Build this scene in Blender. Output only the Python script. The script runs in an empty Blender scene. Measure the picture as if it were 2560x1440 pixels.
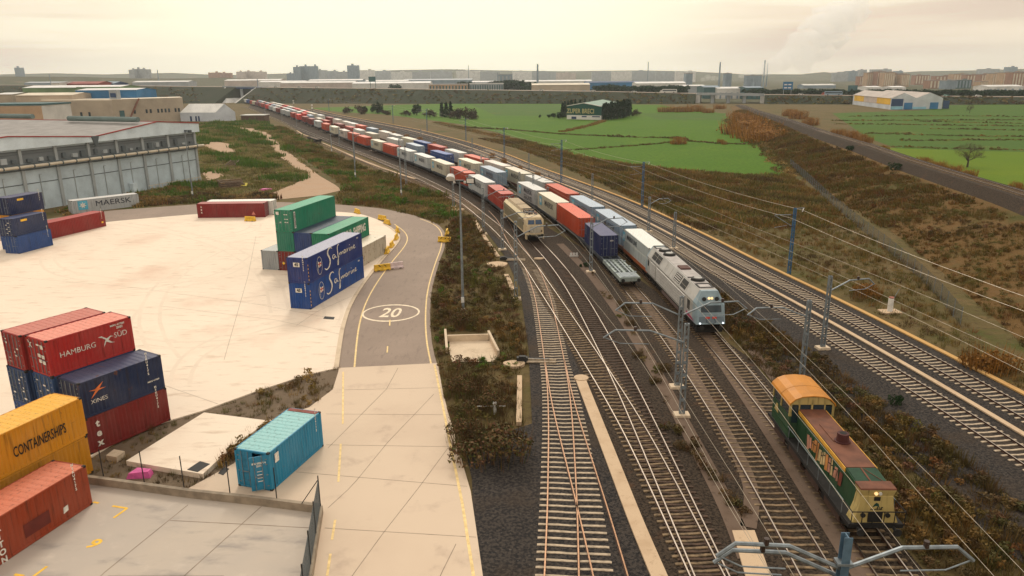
import bpy, bmesh, math, random
import numpy as np
from mathutils import Vector, Matrix
R = math.radians
SC = bpy.context.scene
COL = SC.collection
rng = random.Random(7)
nrg = np.random.default_rng(11)

# ------------------------------------------------------------------ survey of the place: camera station and sight lines
F, YH, H, ROLL = 1850., 190., 24.5, R(-0.5)
PIT = math.atan((720 - YH) / F)
_c, _s = math.cos(PIT), math.sin(PIT)
_cr, _sr = math.cos(ROLL), math.sin(ROLL)

def ray(px, py):
    x = (px - 1280) / F; y = (py - 720) / F
    x, y = x * _cr + y * _sr, -x * _sr + y * _cr
    return (x, _c - y * _s, -_s - y * _c)
def G(px, py, z=0.):
    d = ray(px, py); t = (z - H) / d[2]
    return (d[0] * t, d[1] * t)
def GY(px, py, Y):
    d = ray(px, py); t = Y / d[1]
    return (d[0] * t, Y, H + d[2] * t)
def G3(px, py, z=0.):
    x, y = G(px, py, z); return Vector((x, y, z))
def proj(X, Y, Z):
    zz = Z - H; dep = Y * _c - zz * _s; up = Y * _s + zz * _c
    x, y = F * X / dep, -F * up / dep
    return (1280 + x * _cr - y * _sr, 720 + x * _sr + y * _cr)
def on_plane(px, py, A, B):
    """sight line met with the upright plane through ground points A and B"""
    d = ray(px, py); nx, ny = B[1] - A[1], -(B[0] - A[0])
    t = (A[0] * nx + A[1] * ny) / (d[0] * nx + d[1] * ny)
    return Vector((d[0] * t, d[1] * t, H + d[2] * t))
def height_of(px, py, ptop, z=0.):
    X, Y = G(px, py, z); lo, hi = 0., 80.
    for _ in range(40):
        m = (lo + hi) / 2
        if proj(X, Y, z + m)[1] > ptop: lo = m
        else: hi = m
    return lo

# ------------------------------------------------------------------ tagging
def tag(o, label=None, cat=None, group=None, kind=None):
    if label: o['label'] = label
    if cat: o['category'] = cat
    if group: o['group'] = group
    if kind: o['kind'] = kind
    return o
def thing(name, label, cat, loc=(0, 0, 0), rz=0., group=None):
    o = bpy.data.objects.new(name, None); COL.objects.link(o)
    o.location = loc; o.rotation_euler = (0, 0, rz); o.empty_display_size = .2
    return tag(o, label, cat, group)
def link(name, data, parent=None, loc=None, rot=None, color=None):
    o = bpy.data.objects.new(name, data); COL.objects.link(o)
    if parent is not None: o.parent = parent
    if loc is not None: o.location = loc
    if rot is not None: o.rotation_euler = rot
    if color is not None: o.color = (*color, 1)
    return o
ORD = ['first', 'second', 'third', 'fourth', 'fifth', 'sixth', 'seventh', 'eighth', 'ninth', 'tenth', 'eleventh', 'twelfth', 'thirteenth', 'fourteenth',
       'fifteenth', 'sixteenth', 'seventeenth', 'eighteenth', 'nineteenth', 'twentieth']
def nth(i):
    if i < 20: return ORD[i]
    t = ['twenty', 'thirty', 'forty', 'fifty', 'sixty', 'seventy', 'eighty', 'ninety'][(i + 1) // 10 - 2]
    r = (i + 1) % 10
    return (t[:-1] + 'ieth') if r == 0 else t + '-' + ORD[r - 1]

# ------------------------------------------------------------------ mesh builder
class MB:
    def __init__(s): s.v = []; s.f = []; s.m = []; s.mi = 0
    def quad(s, a, b, c, d):
        n = len(s.v); s.v += [tuple(a), tuple(b), tuple(c), tuple(d)]; s.f.append((n, n + 1, n + 2, n + 3)); s.m.append(s.mi)
    def face(s, pts):
        n = len(s.v); s.v += [tuple(p) for p in pts]; s.f.append(tuple(range(n, n + len(pts)))); s.m.append(s.mi)
    def hexa(s, p):
        """8 corners: 0-3 bottom ccw, 4-7 top ccw"""
        n = len(s.v); s.v += [tuple(q) for q in p]
        for f in ((3, 2, 1, 0), (4, 5, 6, 7), (0, 1, 5, 4), (1, 2, 6, 5), (2, 3, 7, 6), (3, 0, 4, 7)):
            s.f.append(tuple(n + i for i in f)); s.m.append(s.mi)
    def box(s, x0, x1, y0, y1, z0, z1):
        s.hexa([(x0, y0, z0), (x1, y0, z0), (x1, y1, z0), (x0, y1, z0), (x0, y0, z1), (x1, y0, z1), (x1, y1, z1), (x0, y1, z1)])
    def bar(s, p, q, w, h=None, up=(0, 0, 1)):
        p, q = Vector(p), Vector(q); h = h or w
        d = (q - p).normalized(); u = Vector(up)
        if abs(d.dot(u)) > .97: u = Vector((1, 0, 0))
        a = d.cross(u).normalized() * w / 2; b = a.cross(d).normalized() * h / 2
        s.hexa([p - a - b, p + a - b, q + a - b, q - a - b, p - a + b, p + a + b, q + a + b, q - a + b])
    def prism(s, poly, z0, z1):
        n = len(s.v); k = len(poly)
        s.v += [(p[0], p[1], z0) for p in poly] + [(p[0], p[1], z1) for p in poly]
        s.f.append(tuple(reversed(range(n, n + k)))); s.m.append(s.mi)
        s.f.append(tuple(range(n + k, n + 2 * k))); s.m.append(s.mi)
        for i in range(k):
            j = (i + 1) % k; s.f.append((n + i, n + j, n + k + j, n + k + i)); s.m.append(s.mi)
    def loft(s, secs, caps=True, closed=True):
        n = len(s.v); k = len(secs[0])
        for c in secs: s.v += [tuple(p) for p in c]
        for a in range(len(secs) - 1):
            for i in range(k if closed else k - 1):
                j = (i + 1) % k
                s.f.append((n + a * k + i, n + a * k + j, n + (a + 1) * k + j, n + (a + 1) * k + i)); s.m.append(s.mi)
        if caps and closed:
            s.f.append(tuple(reversed(range(n, n + k)))); s.m.append(s.mi)
            e = n + (len(secs) - 1) * k; s.f.append(tuple(range(e, e + k))); s.m.append(s.mi)
    def tube(s, pts, r, n=6, caps=True):
        pts = [Vector(p) for p in pts]; secs = []
        rr = r if isinstance(r, (list, tuple)) else [r] * len(pts)
        for i, p in enumerate(pts):
            d = (pts[min(i + 1, len(pts) - 1)] - pts[max(i - 1, 0)]).normalized()
            u = Vector((0, 0, 1)) if abs(d.z) < .9 else Vector((1, 0, 0))
            a = d.cross(u).normalized(); b = a.cross(d)
            secs.append([p + (a * math.cos(t) + b * math.sin(t)) * rr[i] for t in [2 * math.pi * q / n for q in range(n)]])
        s.loft(secs, caps)
    def cyl(s, x, y, z0, z1, r, n=12, r2=None):
        r2 = r if r2 is None else r2
        s.loft([[(x + r * math.cos(2 * math.pi * q / n), y + r * math.sin(2 * math.pi * q / n), z0) for q in range(n)],
                [(x + r2 * math.cos(2 * math.pi * q / n), y + r2 * math.sin(2 * math.pi * q / n), z1) for q in range(n)]])
    def cylh(s, p, q, r, n=14):
        s.tube([p, q], r, n)
    def mesh(s, name, mats):
        me = bpy.data.meshes.new(name); me.from_pydata(s.v, [], s.f)
        for m in (mats if isinstance(mats, (list, tuple)) else [mats]): me.materials.append(m)
        if any(s.m): me.polygons.foreach_set('material_index', s.m)
        me.update(); return me
    def build(s, name, mats, parent=None, loc=None, rot=None, color=None, smooth=False):
        me = s.mesh(name, mats)
        if smooth: me.polygons.foreach_set('use_smooth', [True] * len(me.polygons))
        return link(name, me, parent, loc, rot, color)

def copy_tree(o, parent=None):
    c = o.copy(); COL.objects.link(c)
    if parent is not None: c.parent = parent
    for ch in o.children: copy_tree(ch, c)
    return c
def recolor(o, c):
    o.color = (*c, 1)
    for ch in o.children: recolor(ch, c)

# ------------------------------------------------------------------ paths on the ground
def resample(P, step):
    P = [np.array(p[:2], float) for p in P]
    seg = [np.linalg.norm(P[i + 1] - P[i]) for i in range(len(P) - 1)]
    S = np.concatenate([[0], np.cumsum(seg)]); n = max(2, int(S[-1] / step) + 1)
    t = np.linspace(0, S[-1], n); A = np.array(P)
    return np.stack([np.interp(t, S, A[:, 0]), np.interp(t, S, A[:, 1])], 1)
def smooth(P, step=2., it=60):
    A = resample(P, step)
    for _ in range(it):
        B = A.copy(); B[1:-1] = (A[:-2] + 2 * A[1:-1] + A[2:]) / 4; A = B
    return resample(A, step)
class Path:
    def __init__(s, P, step=1.5, it=60):
        s.p = smooth(P, step, it) if it else resample(P, step)
        d = np.linalg.norm(np.diff(s.p, axis=0), axis=1); s.s = np.concatenate([[0], np.cumsum(d)]); s.L = s.s[-1]
        t = np.gradient(s.p, axis=0); s.t = t / np.linalg.norm(t, axis=1)[:, None]
    def at(s, q):
        return Vector((float(np.interp(q, s.s, s.p[:, 0])), float(np.interp(q, s.s, s.p[:, 1])), 0))
    def tan(s, q):
        v = Vector((float(np.interp(q, s.s, s.t[:, 0])), float(np.interp(q, s.s, s.t[:, 1])), 0)); return v.normalized()
    def off(s, d):
        """parallel line d metres to the right (seen along the path)"""
        n = np.stack([s.t[:, 1], -s.t[:, 0]], 1); return s.p + n * d
    def near(s, x, y):
        return float(s.s[np.argmin((s.p[:, 0] - x) ** 2 + (s.p[:, 1] - y) ** 2)])
def PX(pts, z=0.): return [G(x, y, z) for x, y in pts]
def inside(pts, poly):
    x, y = pts[:, 0], pts[:, 1]; r = np.zeros(len(pts), bool); k = len(poly)
    for i in range(k):
        x0, y0 = poly[i][:2]; x1, y1 = poly[(i + 1) % k][:2]
        if y0 == y1: continue
        c = ((y0 > y) != (y1 > y)) & (x < (x1 - x0) * (y - y0) / (y1 - y0) + x0); r ^= c
    return r
def sheet(name, poly, z, mat, label=None, kind='structure', skirt=0.):
    m = MB(); m.face([(p[0], p[1], z) for p in poly])
    if skirt:
        for i in range(len(poly)):
            a, b = poly[i], poly[(i + 1) % len(poly)]
            m.quad((a[0], a[1], z), (b[0], b[1], z), (b[0], b[1], z - skirt), (a[0], a[1], z - skirt))
    me = m.mesh(name, mat); bm = bmesh.new(); bm.from_mesh(me); bmesh.ops.triangulate(bm, faces=[f for f in bm.faces if len(f.verts) > 4])
    for f in bm.faces:
        f.normal_update()
        if abs(f.normal.z) > .5 and f.normal.z < 0: f.normal_flip()
    bm.to_mesh(me); bm.free()
    return tag(link(name, me), label, None, None, kind)
def ribbon(m, A, B, z, z2=None):
    """strip between two point rows"""
    z2 = z if z2 is None else z2
    for i in range(len(A) - 1):
        m.quad((A[i][0], A[i][1], z), (B[i][0], B[i][1], z2), (B[i + 1][0], B[i + 1][1], z2), (A[i + 1][0], A[i + 1][1], z))
SKY_K, SUN_E, HAZE_D, EXPO = 1.0, 2.2, 0.00010, -0.45
# ------------------------------------------------------------------ materials
def _nt(name):
    m = bpy.data.materials.new(name); m.use_nodes = True; nt = m.node_tree
    b = nt.nodes['Principled BSDF']; return m, nt, b
def N(nt, t, **k):
    n = nt.nodes.new(t)
    for a, v in k.items():
        if a in n.inputs: n.inputs[a].default_value = v
        else: setattr(n, a, v)
    return n
def L(nt, a, b): nt.links.new(a, b)
def mixc(nt, fac, a, b, mode='MIX'):
    n = nt.nodes.new('ShaderNodeMix'); n.data_type = 'RGBA'; n.blend_type = mode; n.clamp_factor = True
    for i, v in ((0, fac), (6, a), (7, b)):
        if hasattr(v, 'is_output'): L(nt, v, n.inputs[i])
        elif isinstance(v, (int, float)): n.inputs[i].default_value = v
        else: n.inputs[i].default_value = (*v, 1)
    return n.outputs[2]
def ramp(nt, src, lo, hi):
    n = nt.nodes.new('ShaderNodeMapRange'); n.inputs[1].default_value = lo; n.inputs[2].default_value = hi; n.interpolation_type = 'SMOOTHSTEP'
    L(nt, src, n.inputs[0]); return n.outputs[0]
def noise(nt, vec, scale, detail=4, rough=.55, dist=0.):
    n = N(nt, 'ShaderNodeTexNoise'); n.inputs['Scale'].default_value = scale; n.inputs['Detail'].default_value = detail
    n.inputs['Roughness'].default_value = rough; n.inputs['Distortion'].default_value = dist
    if vec is not None: L(nt, vec, n.inputs['Vector'])
    return n.outputs['Fac']
def coords(nt, kind='Object', scale=None, rot=None, rand=False):
    tc = N(nt, 'ShaderNodeTexCoord'); v = tc.outputs[kind]
    if rand:
        oi = N(nt, 'ShaderNodeObjectInfo'); mu = N(nt, 'ShaderNodeVectorMath', operation='SCALE'); cx = N(nt, 'ShaderNodeCombineXYZ')
        L(nt, oi.outputs['Random'], cx.inputs[0]); L(nt, oi.outputs['Random'], cx.inputs[1]); L(nt, cx.outputs[0], mu.inputs[0]); mu.inputs['Scale'].default_value = 97.
        ad = N(nt, 'ShaderNodeVectorMath', operation='ADD'); L(nt, v, ad.inputs[0]); L(nt, mu.outputs[0], ad.inputs[1]); v = ad.outputs[0]
    if scale or rot:
        mp = N(nt, 'ShaderNodeMapping'); L(nt, v, mp.inputs[0])
        if scale: mp.inputs['Scale'].default_value = scale
        if rot: mp.inputs['Rotation'].default_value = rot
        v = mp.outputs[0]
    return v
def bump(nt, b, src, strength, dist):
    n = N(nt, 'ShaderNodeBump'); n.inputs['Strength'].default_value = strength; n.inputs['Distance'].default_value = dist
    L(nt, src, n.inputs['Height']); L(nt, n.outputs[0], b.inputs['Normal'])

def plain(name, col, rough=.7, metal=0., vary=.25, scale=1.5, spec=.4, emit=None):
    """one colour with uneven dirt"""
    m, nt, b = _nt(name); v = coords(nt, rand=True)
    f = ramp(nt, noise(nt, v, scale, 5), .3, .75)
    c = mixc(nt, f, tuple(x * (1 + vary * .5) for x in col), tuple(x * (1 - vary) for x in col))
    L(nt, c, b.inputs['Base Color']); b.inputs['Roughness'].default_value = rough; b.inputs['Metallic'].default_value = metal
    b.inputs['Specular IOR Level'].default_value = spec
    if emit: b.inputs['Emission Color'].default_value = (*emit[0], 1); b.inputs['Emission Strength'].default_value = emit[1]
    return m
def ground(name, layers, base, rough=.9, bumpy=(3., .5, .05), spec=.25):
    """base colour with stain layers (colour, scale, lo, hi, [stretch])"""
    m, nt, b = _nt(name); col = None
    for i, ly in enumerate(layers):
        c, sc, lo, hi = ly[:4]; v = coords(nt, scale=ly[4] if len(ly) > 4 else None, rot=ly[5] if len(ly) > 5 else None)
        f = ramp(nt, noise(nt, v, sc, 6, .6), lo, hi)
        col = mixc(nt, f, base if col is None else col, c)
    L(nt, col, b.inputs['Base Color']); b.inputs['Roughness'].default_value = rough; b.inputs['Specular IOR Level'].default_value = spec
    if bumpy:
        bump(nt, b, noise(nt, coords(nt), bumpy[0], 5, .65), bumpy[1], bumpy[2])
    return m
def paint(name, rust=.5, rough=.45, own=None):
    """weathered coach paint in the object's own colour: fading, vertical dirt runs, rust patches"""
    m, nt, b = _nt(name); oi = N(nt, 'ShaderNodeObjectInfo'); v = coords(nt, rand=True)
    base = oi.outputs['Color'] if own is None else own
    f1 = ramp(nt, noise(nt, v, .35, 4), .3, .75)
    faded = mixc(nt, .06, base, (.62, .55, .47))
    c = mixc(nt, f1, base, faded)
    vs = coords(nt, rand=True, scale=(3.2, 3.2, .22)); f2 = ramp(nt, noise(nt, vs, 1.6, 5, .6), .5, .78)
    c = mixc(nt, f2, c, mixc(nt, .6, base, (.03, .02, .012)))
    f3 = ramp(nt, noise(nt, v, 1.3, 7, .68, .4), .70 - .1 * rust, .80 - .06 * rust)
    c = mixc(nt, f3, c, (.16, .06, .025))
    L(nt, c, b.inputs['Base Color']); b.inputs['Specular IOR Level'].default_value = .45
    rr = N(nt, 'ShaderNodeMapRange'); L(nt, f3, rr.inputs[0]); b.inputs['Specular IOR Level'].default_value = .28; rr.inputs[3].default_value = rough + .1; rr.inputs[4].default_value = .85
    L(nt, rr.outputs[0], b.inputs['Roughness'])
    bump(nt, b, noise(nt, v, 2.2, 4), .12, .03)
    return m
def leafy(name, rough=.75, trans=.0):
    """plants: each tuft carries its own leaf colour"""
    m, nt, b = _nt(name); a = N(nt, 'ShaderNodeAttribute'); a.attribute_name = 'leaf'
    f = noise(nt, coords(nt), 2.5, 3)
    c = mixc(nt, ramp(nt, f, .3, .7), a.outputs['Color'], mixc(nt, .18, a.outputs['Color'], (.03, .03, .01)))
    L(nt, c, b.inputs['Base Color']); b.inputs['Roughness'].default_value = rough; b.inputs['Specular IOR Level'].default_value = .15
    return m

M = {}
M['paint'] = paint('container_paint', .75)
M['rustpaint'] = paint('rusty_paint', 1.6, .6)
M['white_letter'] = plain('white_lettering', (.74, .70, .62), .55, vary=.3, scale=4)
M['navy_letter'] = plain('navy_lettering', (.012, .017, .035), .5, vary=.3)
M['black_letter'] = plain('black_lettering', (.012, .011, .010), .6)
M['sky_emblem'] = plain('pale_blue_emblem', (.10, .42, .58), .5, vary=.2)
M['red_letter'] = plain('red_marking', (.5, .04, .03), .5)
M['orange_letter'] = plain('orange_marking', (.75, .2, .05), .5)
M['steel'] = plain('galvanised_steel', (.22, .25, .27), .5, .35, .3, 3)
M['beamsteel'] = plain('blue_grey_beam', (.10, .17, .24), .5, .15, .3, 2)
M['bluesteel'] = plain('blue_mast_paint', (.035, .12, .24), .5, .1, .35, 2)
M['dark'] = plain('dark_steel', (.025, .024, .023), .7, .2, .3)
M['black'] = plain('grimy_underframe', (.014, .012, .011), .85, 0, .4)
M['rubber'] = plain('black_rubber', (.01, .01, .01), .8)
M['glass'] = plain('dark_glass', (.02, .035, .045), .08, 0, .1, 2, .6)
M['white'] = plain('white_paint', (.72, .70, .66), .6, 0, .18, 1.2)
M['insul'] = plain('insulator', (.05, .03, .025), .35)
M['insulw'] = plain('white_insulator', (.75, .72, .68), .3)
M['wire'] = plain('copper_wire', (.42, .36, .28), .4, .4)
M['rail'] = plain('rusty_rail', (.06, .026, .014), .75, .1, .4, 6)
M['railtop'] = plain('polished_rail', (.46, .39, .33), .36, 1., .15, 3)
M['railrust'] = plain('dull_rail_head', (.30, .16, .085), .45, .55, .25, 4)
M['sleeper'] = plain('concrete_sleeper', (.46, .36, .255), .9, 0, .35, 5)
M['sleeperd'] = plain('stained_sleeper', (.20, .135, .075), .9, 0, .6, 3)
M['timber'] = plain('timber_sleeper', (.075, .043, .026), .9, 0, .55, 3)
M['yellowconc'] = plain('yellow_painted_concrete', (.72, .43, .035), .75, 0, .3, 3)
M['conc'] = ground('pale_concrete', [((.42, .32, .22), .5, .45, .8), ((.68, .55, .40), 3., .5, .8)], (.62, .49, .35), bumpy=(8, .3, .01))
M['yard'] = ground('yard_concrete', [((.80, .67, .53), .05, .35, .7), ((.66, .47, .35), .09, .5, .78), ((.60, .46, .34), .35, .52, .75, (1, 3.5, 1), (0, 0, .5)), ((.47, .36, .28), .5, .64, .74, (.3, 3, 1), (0, 0, 1.1)),
                                     ((.50, .38, .29), .9, .62, .8, (1, 4, 1), (0, 0, .35)), ((.30, .22, .16), .22, .74, .84, (1, 2.6, 1), (0, 0, -.5))], (.76, .625, .49), .8, (14, .25, .006), .3)
M['drive'] = ground('driveway_concrete', [((.55, .42, .31), .08, .4, .75), ((.44, .33, .25), .4, .54, .8), ((.38, .31, .24), 1.6, .66, .9)], (.62, .485, .36), .85, (16, .25, .006), .3)
M['lower'] = ground('grey_yard_concrete', [((.50, .42, .34), .1, .42, .7), ((.24, .215, .20), .22, .5, .78, (1, 2.6, 1), (0, 0, .5)), ((.56, .48, .40), .7, .55, .85)], (.45, .385, .325), .85, (14, .25, .006), .3)
M['tyre'] = ground('tyre_marked_concrete', [((.70, .575, .45), .6, .4, .65), ((.76, .625, .49), .25, .45, .7)], (.73, .60, .47), .85, None, .3)
M['asphalt'] = ground('worn_asphalt', [((.31, .235, .185), .15, .4, .75), ((.20, .15, .12), .5, .5, .8, (4, 1, 1)), ((.38, .29, .23), 9, .55, .8)], (.265, .20, .157), .85, (60, .4, .008), .3)
M['ballast'] = ground('grey_ballast', [((.022, .020, .020), 5.5, .40, .6), ((.17, .155, .145), 7.5, .62, .76), ((.065, .045, .03), .12, .5, .75)], (.066, .054, .046), .95, (7, 1., .12), .15)
M['ballastb'] = ground('brown_ballast', [((.02, .014, .010), 5.5, .42, .62), ((.14, .10, .07), 7., .62, .78), ((.045, .03, .02), .2, .5, .75), ((.10, .05, .025), .35, .58, .75)], (.065, .046, .032), .95, (7, 1., .1), .15)
M['walk'] = ground('trodden_earth', [((.12, .08, .056), .7, .45, .75), ((.07, .048, .034), 2.5, .55, .8)], (.145, .10, .073), .95, (12, .5, .02), .15)
M['trough'] = ground('cable_trough_lids', [((.46, .32, .20), .5, .45, .75), ((.36, .24, .15), 3, .55, .8)], (.56, .41, .27), .9, (5, .3, .01), .2)
M['troughy'] = ground('ochre_trough_lids', [((.46, .26, .10), .3, .45, .75), ((.52, .36, .2), 2., .55, .8)], (.56, .33, .12), .9, (5, .3, .01), .2)
M['rough'] = ground('rough_earth', [((.12, .085, .055), .4, .45, .75), ((.22, .16, .11), 1.5, .55, .8), ((.07, .055, .035), 4, .55, .75)], (.165, .12, .08), .95, (6, .8, .05), .15)
M['scrub'] = ground('dry_scrub_soil', [((.10, .085, .03), .06, .42, .7), ((.18, .12, .055), .35, .5, .75), ((.07, .08, .02), .07, .54, .72), ((.075, .05, .025), 1.3, .5, .75)], (.135, .096, .042), .95, (3, 1, .15), .1)
M['slope'] = ground('embankment_soil', [((.15, .085, .033), .12, .42, .7), ((.11, .08, .03), .5, .5, .72), ((.36, .22, .11), .16, .64, .72, (1, 2, 1)), ((.075, .07, .02), .09, .5, .7)], (.14, .08, .028), .95, (2.5, 1, .2), .1)
M['dirt'] = ground('sandy_track', [((.42, .27, .17), .25, .45, .75), ((.28, .19, .11), 1., .55, .8)], (.42, .29, .195), .95, (6, .5, .03), .15)
M['field'] = ground('young_crop', [((.055, .135, .004), .02, .35, .7), ((.09, .165, .006), .05, .5, .75), ((.04, .09, .004), .9, .45, .7), ((.095, .16, .008), .55, .5, .72, (1, 7, 1), (0, 0, .9)), ((.085, .11, .012), .03, .58, .75)], (.066, .145, .004), .9, (2.5, 1., .12), .1)
M['fieldy'] = ground('yellow_green_crop', [((.12, .175, .006), .03, .35, .7), ((.09, .155, .006), .9, .5, .75), ((.10, .13, .01), .04, .6, .75)], (.095, .16, .006), .9, (2.5, 1., .12), .1)
M['fieldd'] = ground('dull_green_crop', [((.055, .115, .018), .015, .35, .7, (1, 5, 1)), ((.10, .12, .02), .06, .52, .75), ((.035, .075, .008), .9, .5, .75)], (.06, .115, .010), .9, (2.5, 1., .12), .1)
M['grassbank'] = ground('bank_grass', [((.05, .048, .03), .03, .4, .7), ((.022, .032, .018), .12, .48, .7), ((.085, .065, .04), .06, .6, .8)], (.036, .042, .024), .95, (1.2, 1, .3), .1)
M['land'] = ground('far_land', [((.07, .075, .035), .006, .4, .65), ((.14, .11, .07), .012, .55, .7), ((.05, .055, .03), .05, .5, .75)], (.09, .08, .045), .95, (1, .6, .2), .1)
M['veg'] = leafy('scrub_leaves')
M['bark'] = plain('bark', (.07, .05, .038), .9, 0, .4, 6)
M['line'] = plain('yellow_road_paint', (.78, .56, .25), .75, 0, .25, 3)
M['linew'] = plain('cream_road_paint', (.80, .66, .48), .75, 0, .22, 2)
M['lineo'] = plain('bright_yellow_paint', (.85, .50, .05), .7, 0, .2, 3)
M['joint'] = plain('joint_dirt', (.26, .20, .15), .95, 0, .4, 1.)
M['brick'] = plain('brick_wall', (.12, .07, .052), .9, 0, .3, 1)
M['wood'] = plain('old_timber', (.16, .11, .075), .9, 0, .5, 3)
M['pink'] = plain('pink_plastic', (.62, .10, .30), .5, 0, .25, 3)
def wallmat(name, col, **k): return plain(name, col, .75, 0., k.get('vary', .18), k.get('scale', .12))
# ------------------------------------------------------------------ land, yard, road
tag(sheet('terrain', [(-6000, -300), (6000, -300), (6000, 12000), (-6000, 12000)], -.12, M['land']), 'flat land running out to the horizon')
near_land = [(-220, -5), (260, -5), (330, 590), (120, 690), (-250, 800), (-420, 830), (-420, 100)]
sheet('scrub_ground', near_land, -.06, M['scrub'])

road_out = PX([(-160, 600), (90, 552), (265, 527), (492, 511), (690, 505), (840, 511), (952, 521), (1027, 536), (1095, 560), (1114, 582), (1112, 620), (1100, 650), (1085, 700), (1077, 740), (1075, 802), (1080, 865), (1092, 909)])
road_in = PX([(-160, 640), (90, 585), (265, 556), (492, 536), (690, 527), (840, 530), (900, 535), (950, 552), (976, 568), (998, 584), (1003, 599), (988, 620), (957, 652), (935, 681), (913, 709), (890, 745), (875, 775), (860, 827), (850, 897), (847, 921)])
RO = smooth(road_out, 1., 6); RI = smooth(road_in, 1., 6)
YARD = [tuple(p) for p in RI] + PX([(765, 940), (640, 981), (505, 1030), (400, 1061), (287, 1110), (217, 1152), (60, 1225), (-400, 1420)]) + PX([(-500, 700)])
sheet('yard', YARD, .10, M['yard'], skirt=.25)
sheet('road', [tuple(p) for p in RO] + [tuple(p) for p in RI[::-1]], .03, M['asphalt'])
# kerb strip between yard and road
m = MB(); k0 = np.array(RI); t = np.gradient(k0, axis=0); t /= np.linalg.norm(t, axis=1)[:, None]
nrm = np.stack([t[:, 1], -t[:, 0]], 1)
sel = [i for i in range(len(k0)) if k0[i][0] > -22]
A = k0[sel]; B = A + nrm[sel] * .42
ribbon(m, A, B, .135); ribbon(m, A, A, .135, 0)
m2 = MB(); ribbon(m2, B, B, .135, .03)
m.v += m2.v; n0 = len(m.v) - len(m2.v); m.f += [tuple(q + n0 for q in f) for f in m2.f]; m.m += m2.m
tag(m.build('kerb', M['conc']), None, None, None, 'structure')
DRIVE = PX([(847, 921), (1092, 909), (1095, 912), (1105, 970), (1120, 1032), (1140, 1098), (1155, 1155), (1177, 1230), (1195, 1355), (1207, 1440), (1240, 1640)]) + \
    PX([(720, 1640), (778, 1440), (800, 1268), (640, 1246), (480, 1228), (472, 1222), (585, 1160), (672, 1052), (772, 1020), (832, 975), (846, 930)])
sheet('driveway', DRIVE, .05, M['drive'], skirt=.2)
LOWER = PX([(-500, 1130), (222, 1196), (480, 1230), (640, 1248), (797, 1268), (770, 1440), (715, 1700), (-500, 1700)])
sheet('lower_yard', LOWER, .045, M['lower'])
m = MB()
def strip(m, pts, w, z):
    P = resample(pts, 1.) if len(pts) > 2 else np.array(pts)
    t = np.gradient(P, axis=0); t /= np.linalg.norm(t, axis=1)[:, None]; n = np.stack([t[:, 1], -t[:, 0]], 1)
    ribbon(m, P - n * w / 2, P + n * w / 2, z)
for a in ([(995, 765 + 155), (966, 973)], [(848, 975), (1104, 969)], [(815, 1035), (1122, 1037)], [(815, 1112), (1140, 1117)], [(740, 1180), (1168, 1216)], [(812, 1320), (1190, 1343)],
          [(966, 973), (830, 1110), (820, 1270 - 150)], [(1085, 985), (970, 1105), (880, 1215), (820, 1270)], [(1120, 1120), (1050, 1215), (960, 1330), (880, 1440), (800, 1560)], [(1140, 1360), (1100, 1440), (1050, 1560)]):
    strip(m, PX(a, .05), .035, .056)
tag(m.build('driveway_joints', M['joint']), None, None, None, 'structure')
m = MB()
for a in ([(470, 1262), (250, 1440), (150, 1540)], [(660, 1260), (460, 1440), (360, 1540)], [(425, 1301), (640, 1312), (780, 1320)], [(270, 1440), (560, 1440)]):
    strip(m, PX(a, .05), .05, .051)
tag(m.build('lower_yard_joints', M['joint']), None, None, None, 'structure')
m = MB()
for a in ([(400, 765), (690, 800), (870, 840)], [(880, 690 + 50), (790, 780), (740, 815)], [(0, 690), (300, 715), (640, 760), (850, 800)], [(545, 1010), (300, 925)], [(640, 590), (620, 690), (560, 900)]):
    strip(m, PX(a, .1), .03, .106)
tag(m.build('yard_joints', M['joint']), None, None, None, 'structure')
m = MB()
for i_, (a, cv) in enumerate([(((120, 640), (520, 700)), 6), (((300, 560), (700, 780)), -7), (((560, 620), (420, 900)), 5), (((640, 850), (330, 780)), -6), (((100, 740), (640, 640)), 8), (((450, 960), (760, 800)), -4), (((820, 820), (640, 700)), 4), (((500, 600), (640, 560)), 3)]):
    p0, p1 = np.array(G(*a[0])), np.array(G(*a[1])); d = p1 - p0; n = np.array([d[1], -d[0]]) / np.linalg.norm(d)
    for o in (-1.0, 1.0): strip(m, [p0 + d * t + n * (cv * 4 * t * (1 - t) + o) for t in np.linspace(0, 1, 9)], .38, .1025 + .0004 * i_)
tag(m.build('tyre_marks', M['tyre']), None, None, None, 'structure')
# road markings
m = MB()
w_in = np.array(RI); t = np.gradient(w_in, axis=0); t /= np.linalg.norm(t, axis=1)[:, None]; nn = np.stack([t[:, 1], -t[:, 0]], 1)
inner = w_in - nn * 1.35
k = [i for i in range(len(inner)) if inner[i][0] > -30 and G(900, 560)[1] > inner[i][1]]
strip(m, smooth(inner[k], 1., 25), .16, .036)
w_o = np.array(RO); t = np.gradient(w_o, axis=0); t /= np.linalg.norm(t, axis=1)[:, None]; nn = np.stack([t[:, 1], -t[:, 0]], 1)
outer = w_o + nn * .5
k = [i for i in range(len(outer)) if outer[i][1] < G(1040, 545)[1] and outer[i][0] > -20]
strip(m, smooth(outer[k], 1., 10), .15, .036)
strip(m, PX([(1086, 912), (1098, 970), (1113, 1045), (1122, 1095), (1140, 1180), (1157, 1265), (1172, 1365), (1184, 1440), (1200, 1560)], .05), .17, .058)
for a in ([(969, 866), (968, 882)], [(975, 800), (974, 815)], [(858, 930), (857, 1060)], [(852, 1110), (846, 1205)], [(838, 1300), (830, 1350)], [(826, 1385), (818, 1440)]):
    strip(m, PX(a, .04), .14, .062)
tag(m.build('road_lines', M['line']), None, None, None, 'structure')
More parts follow.
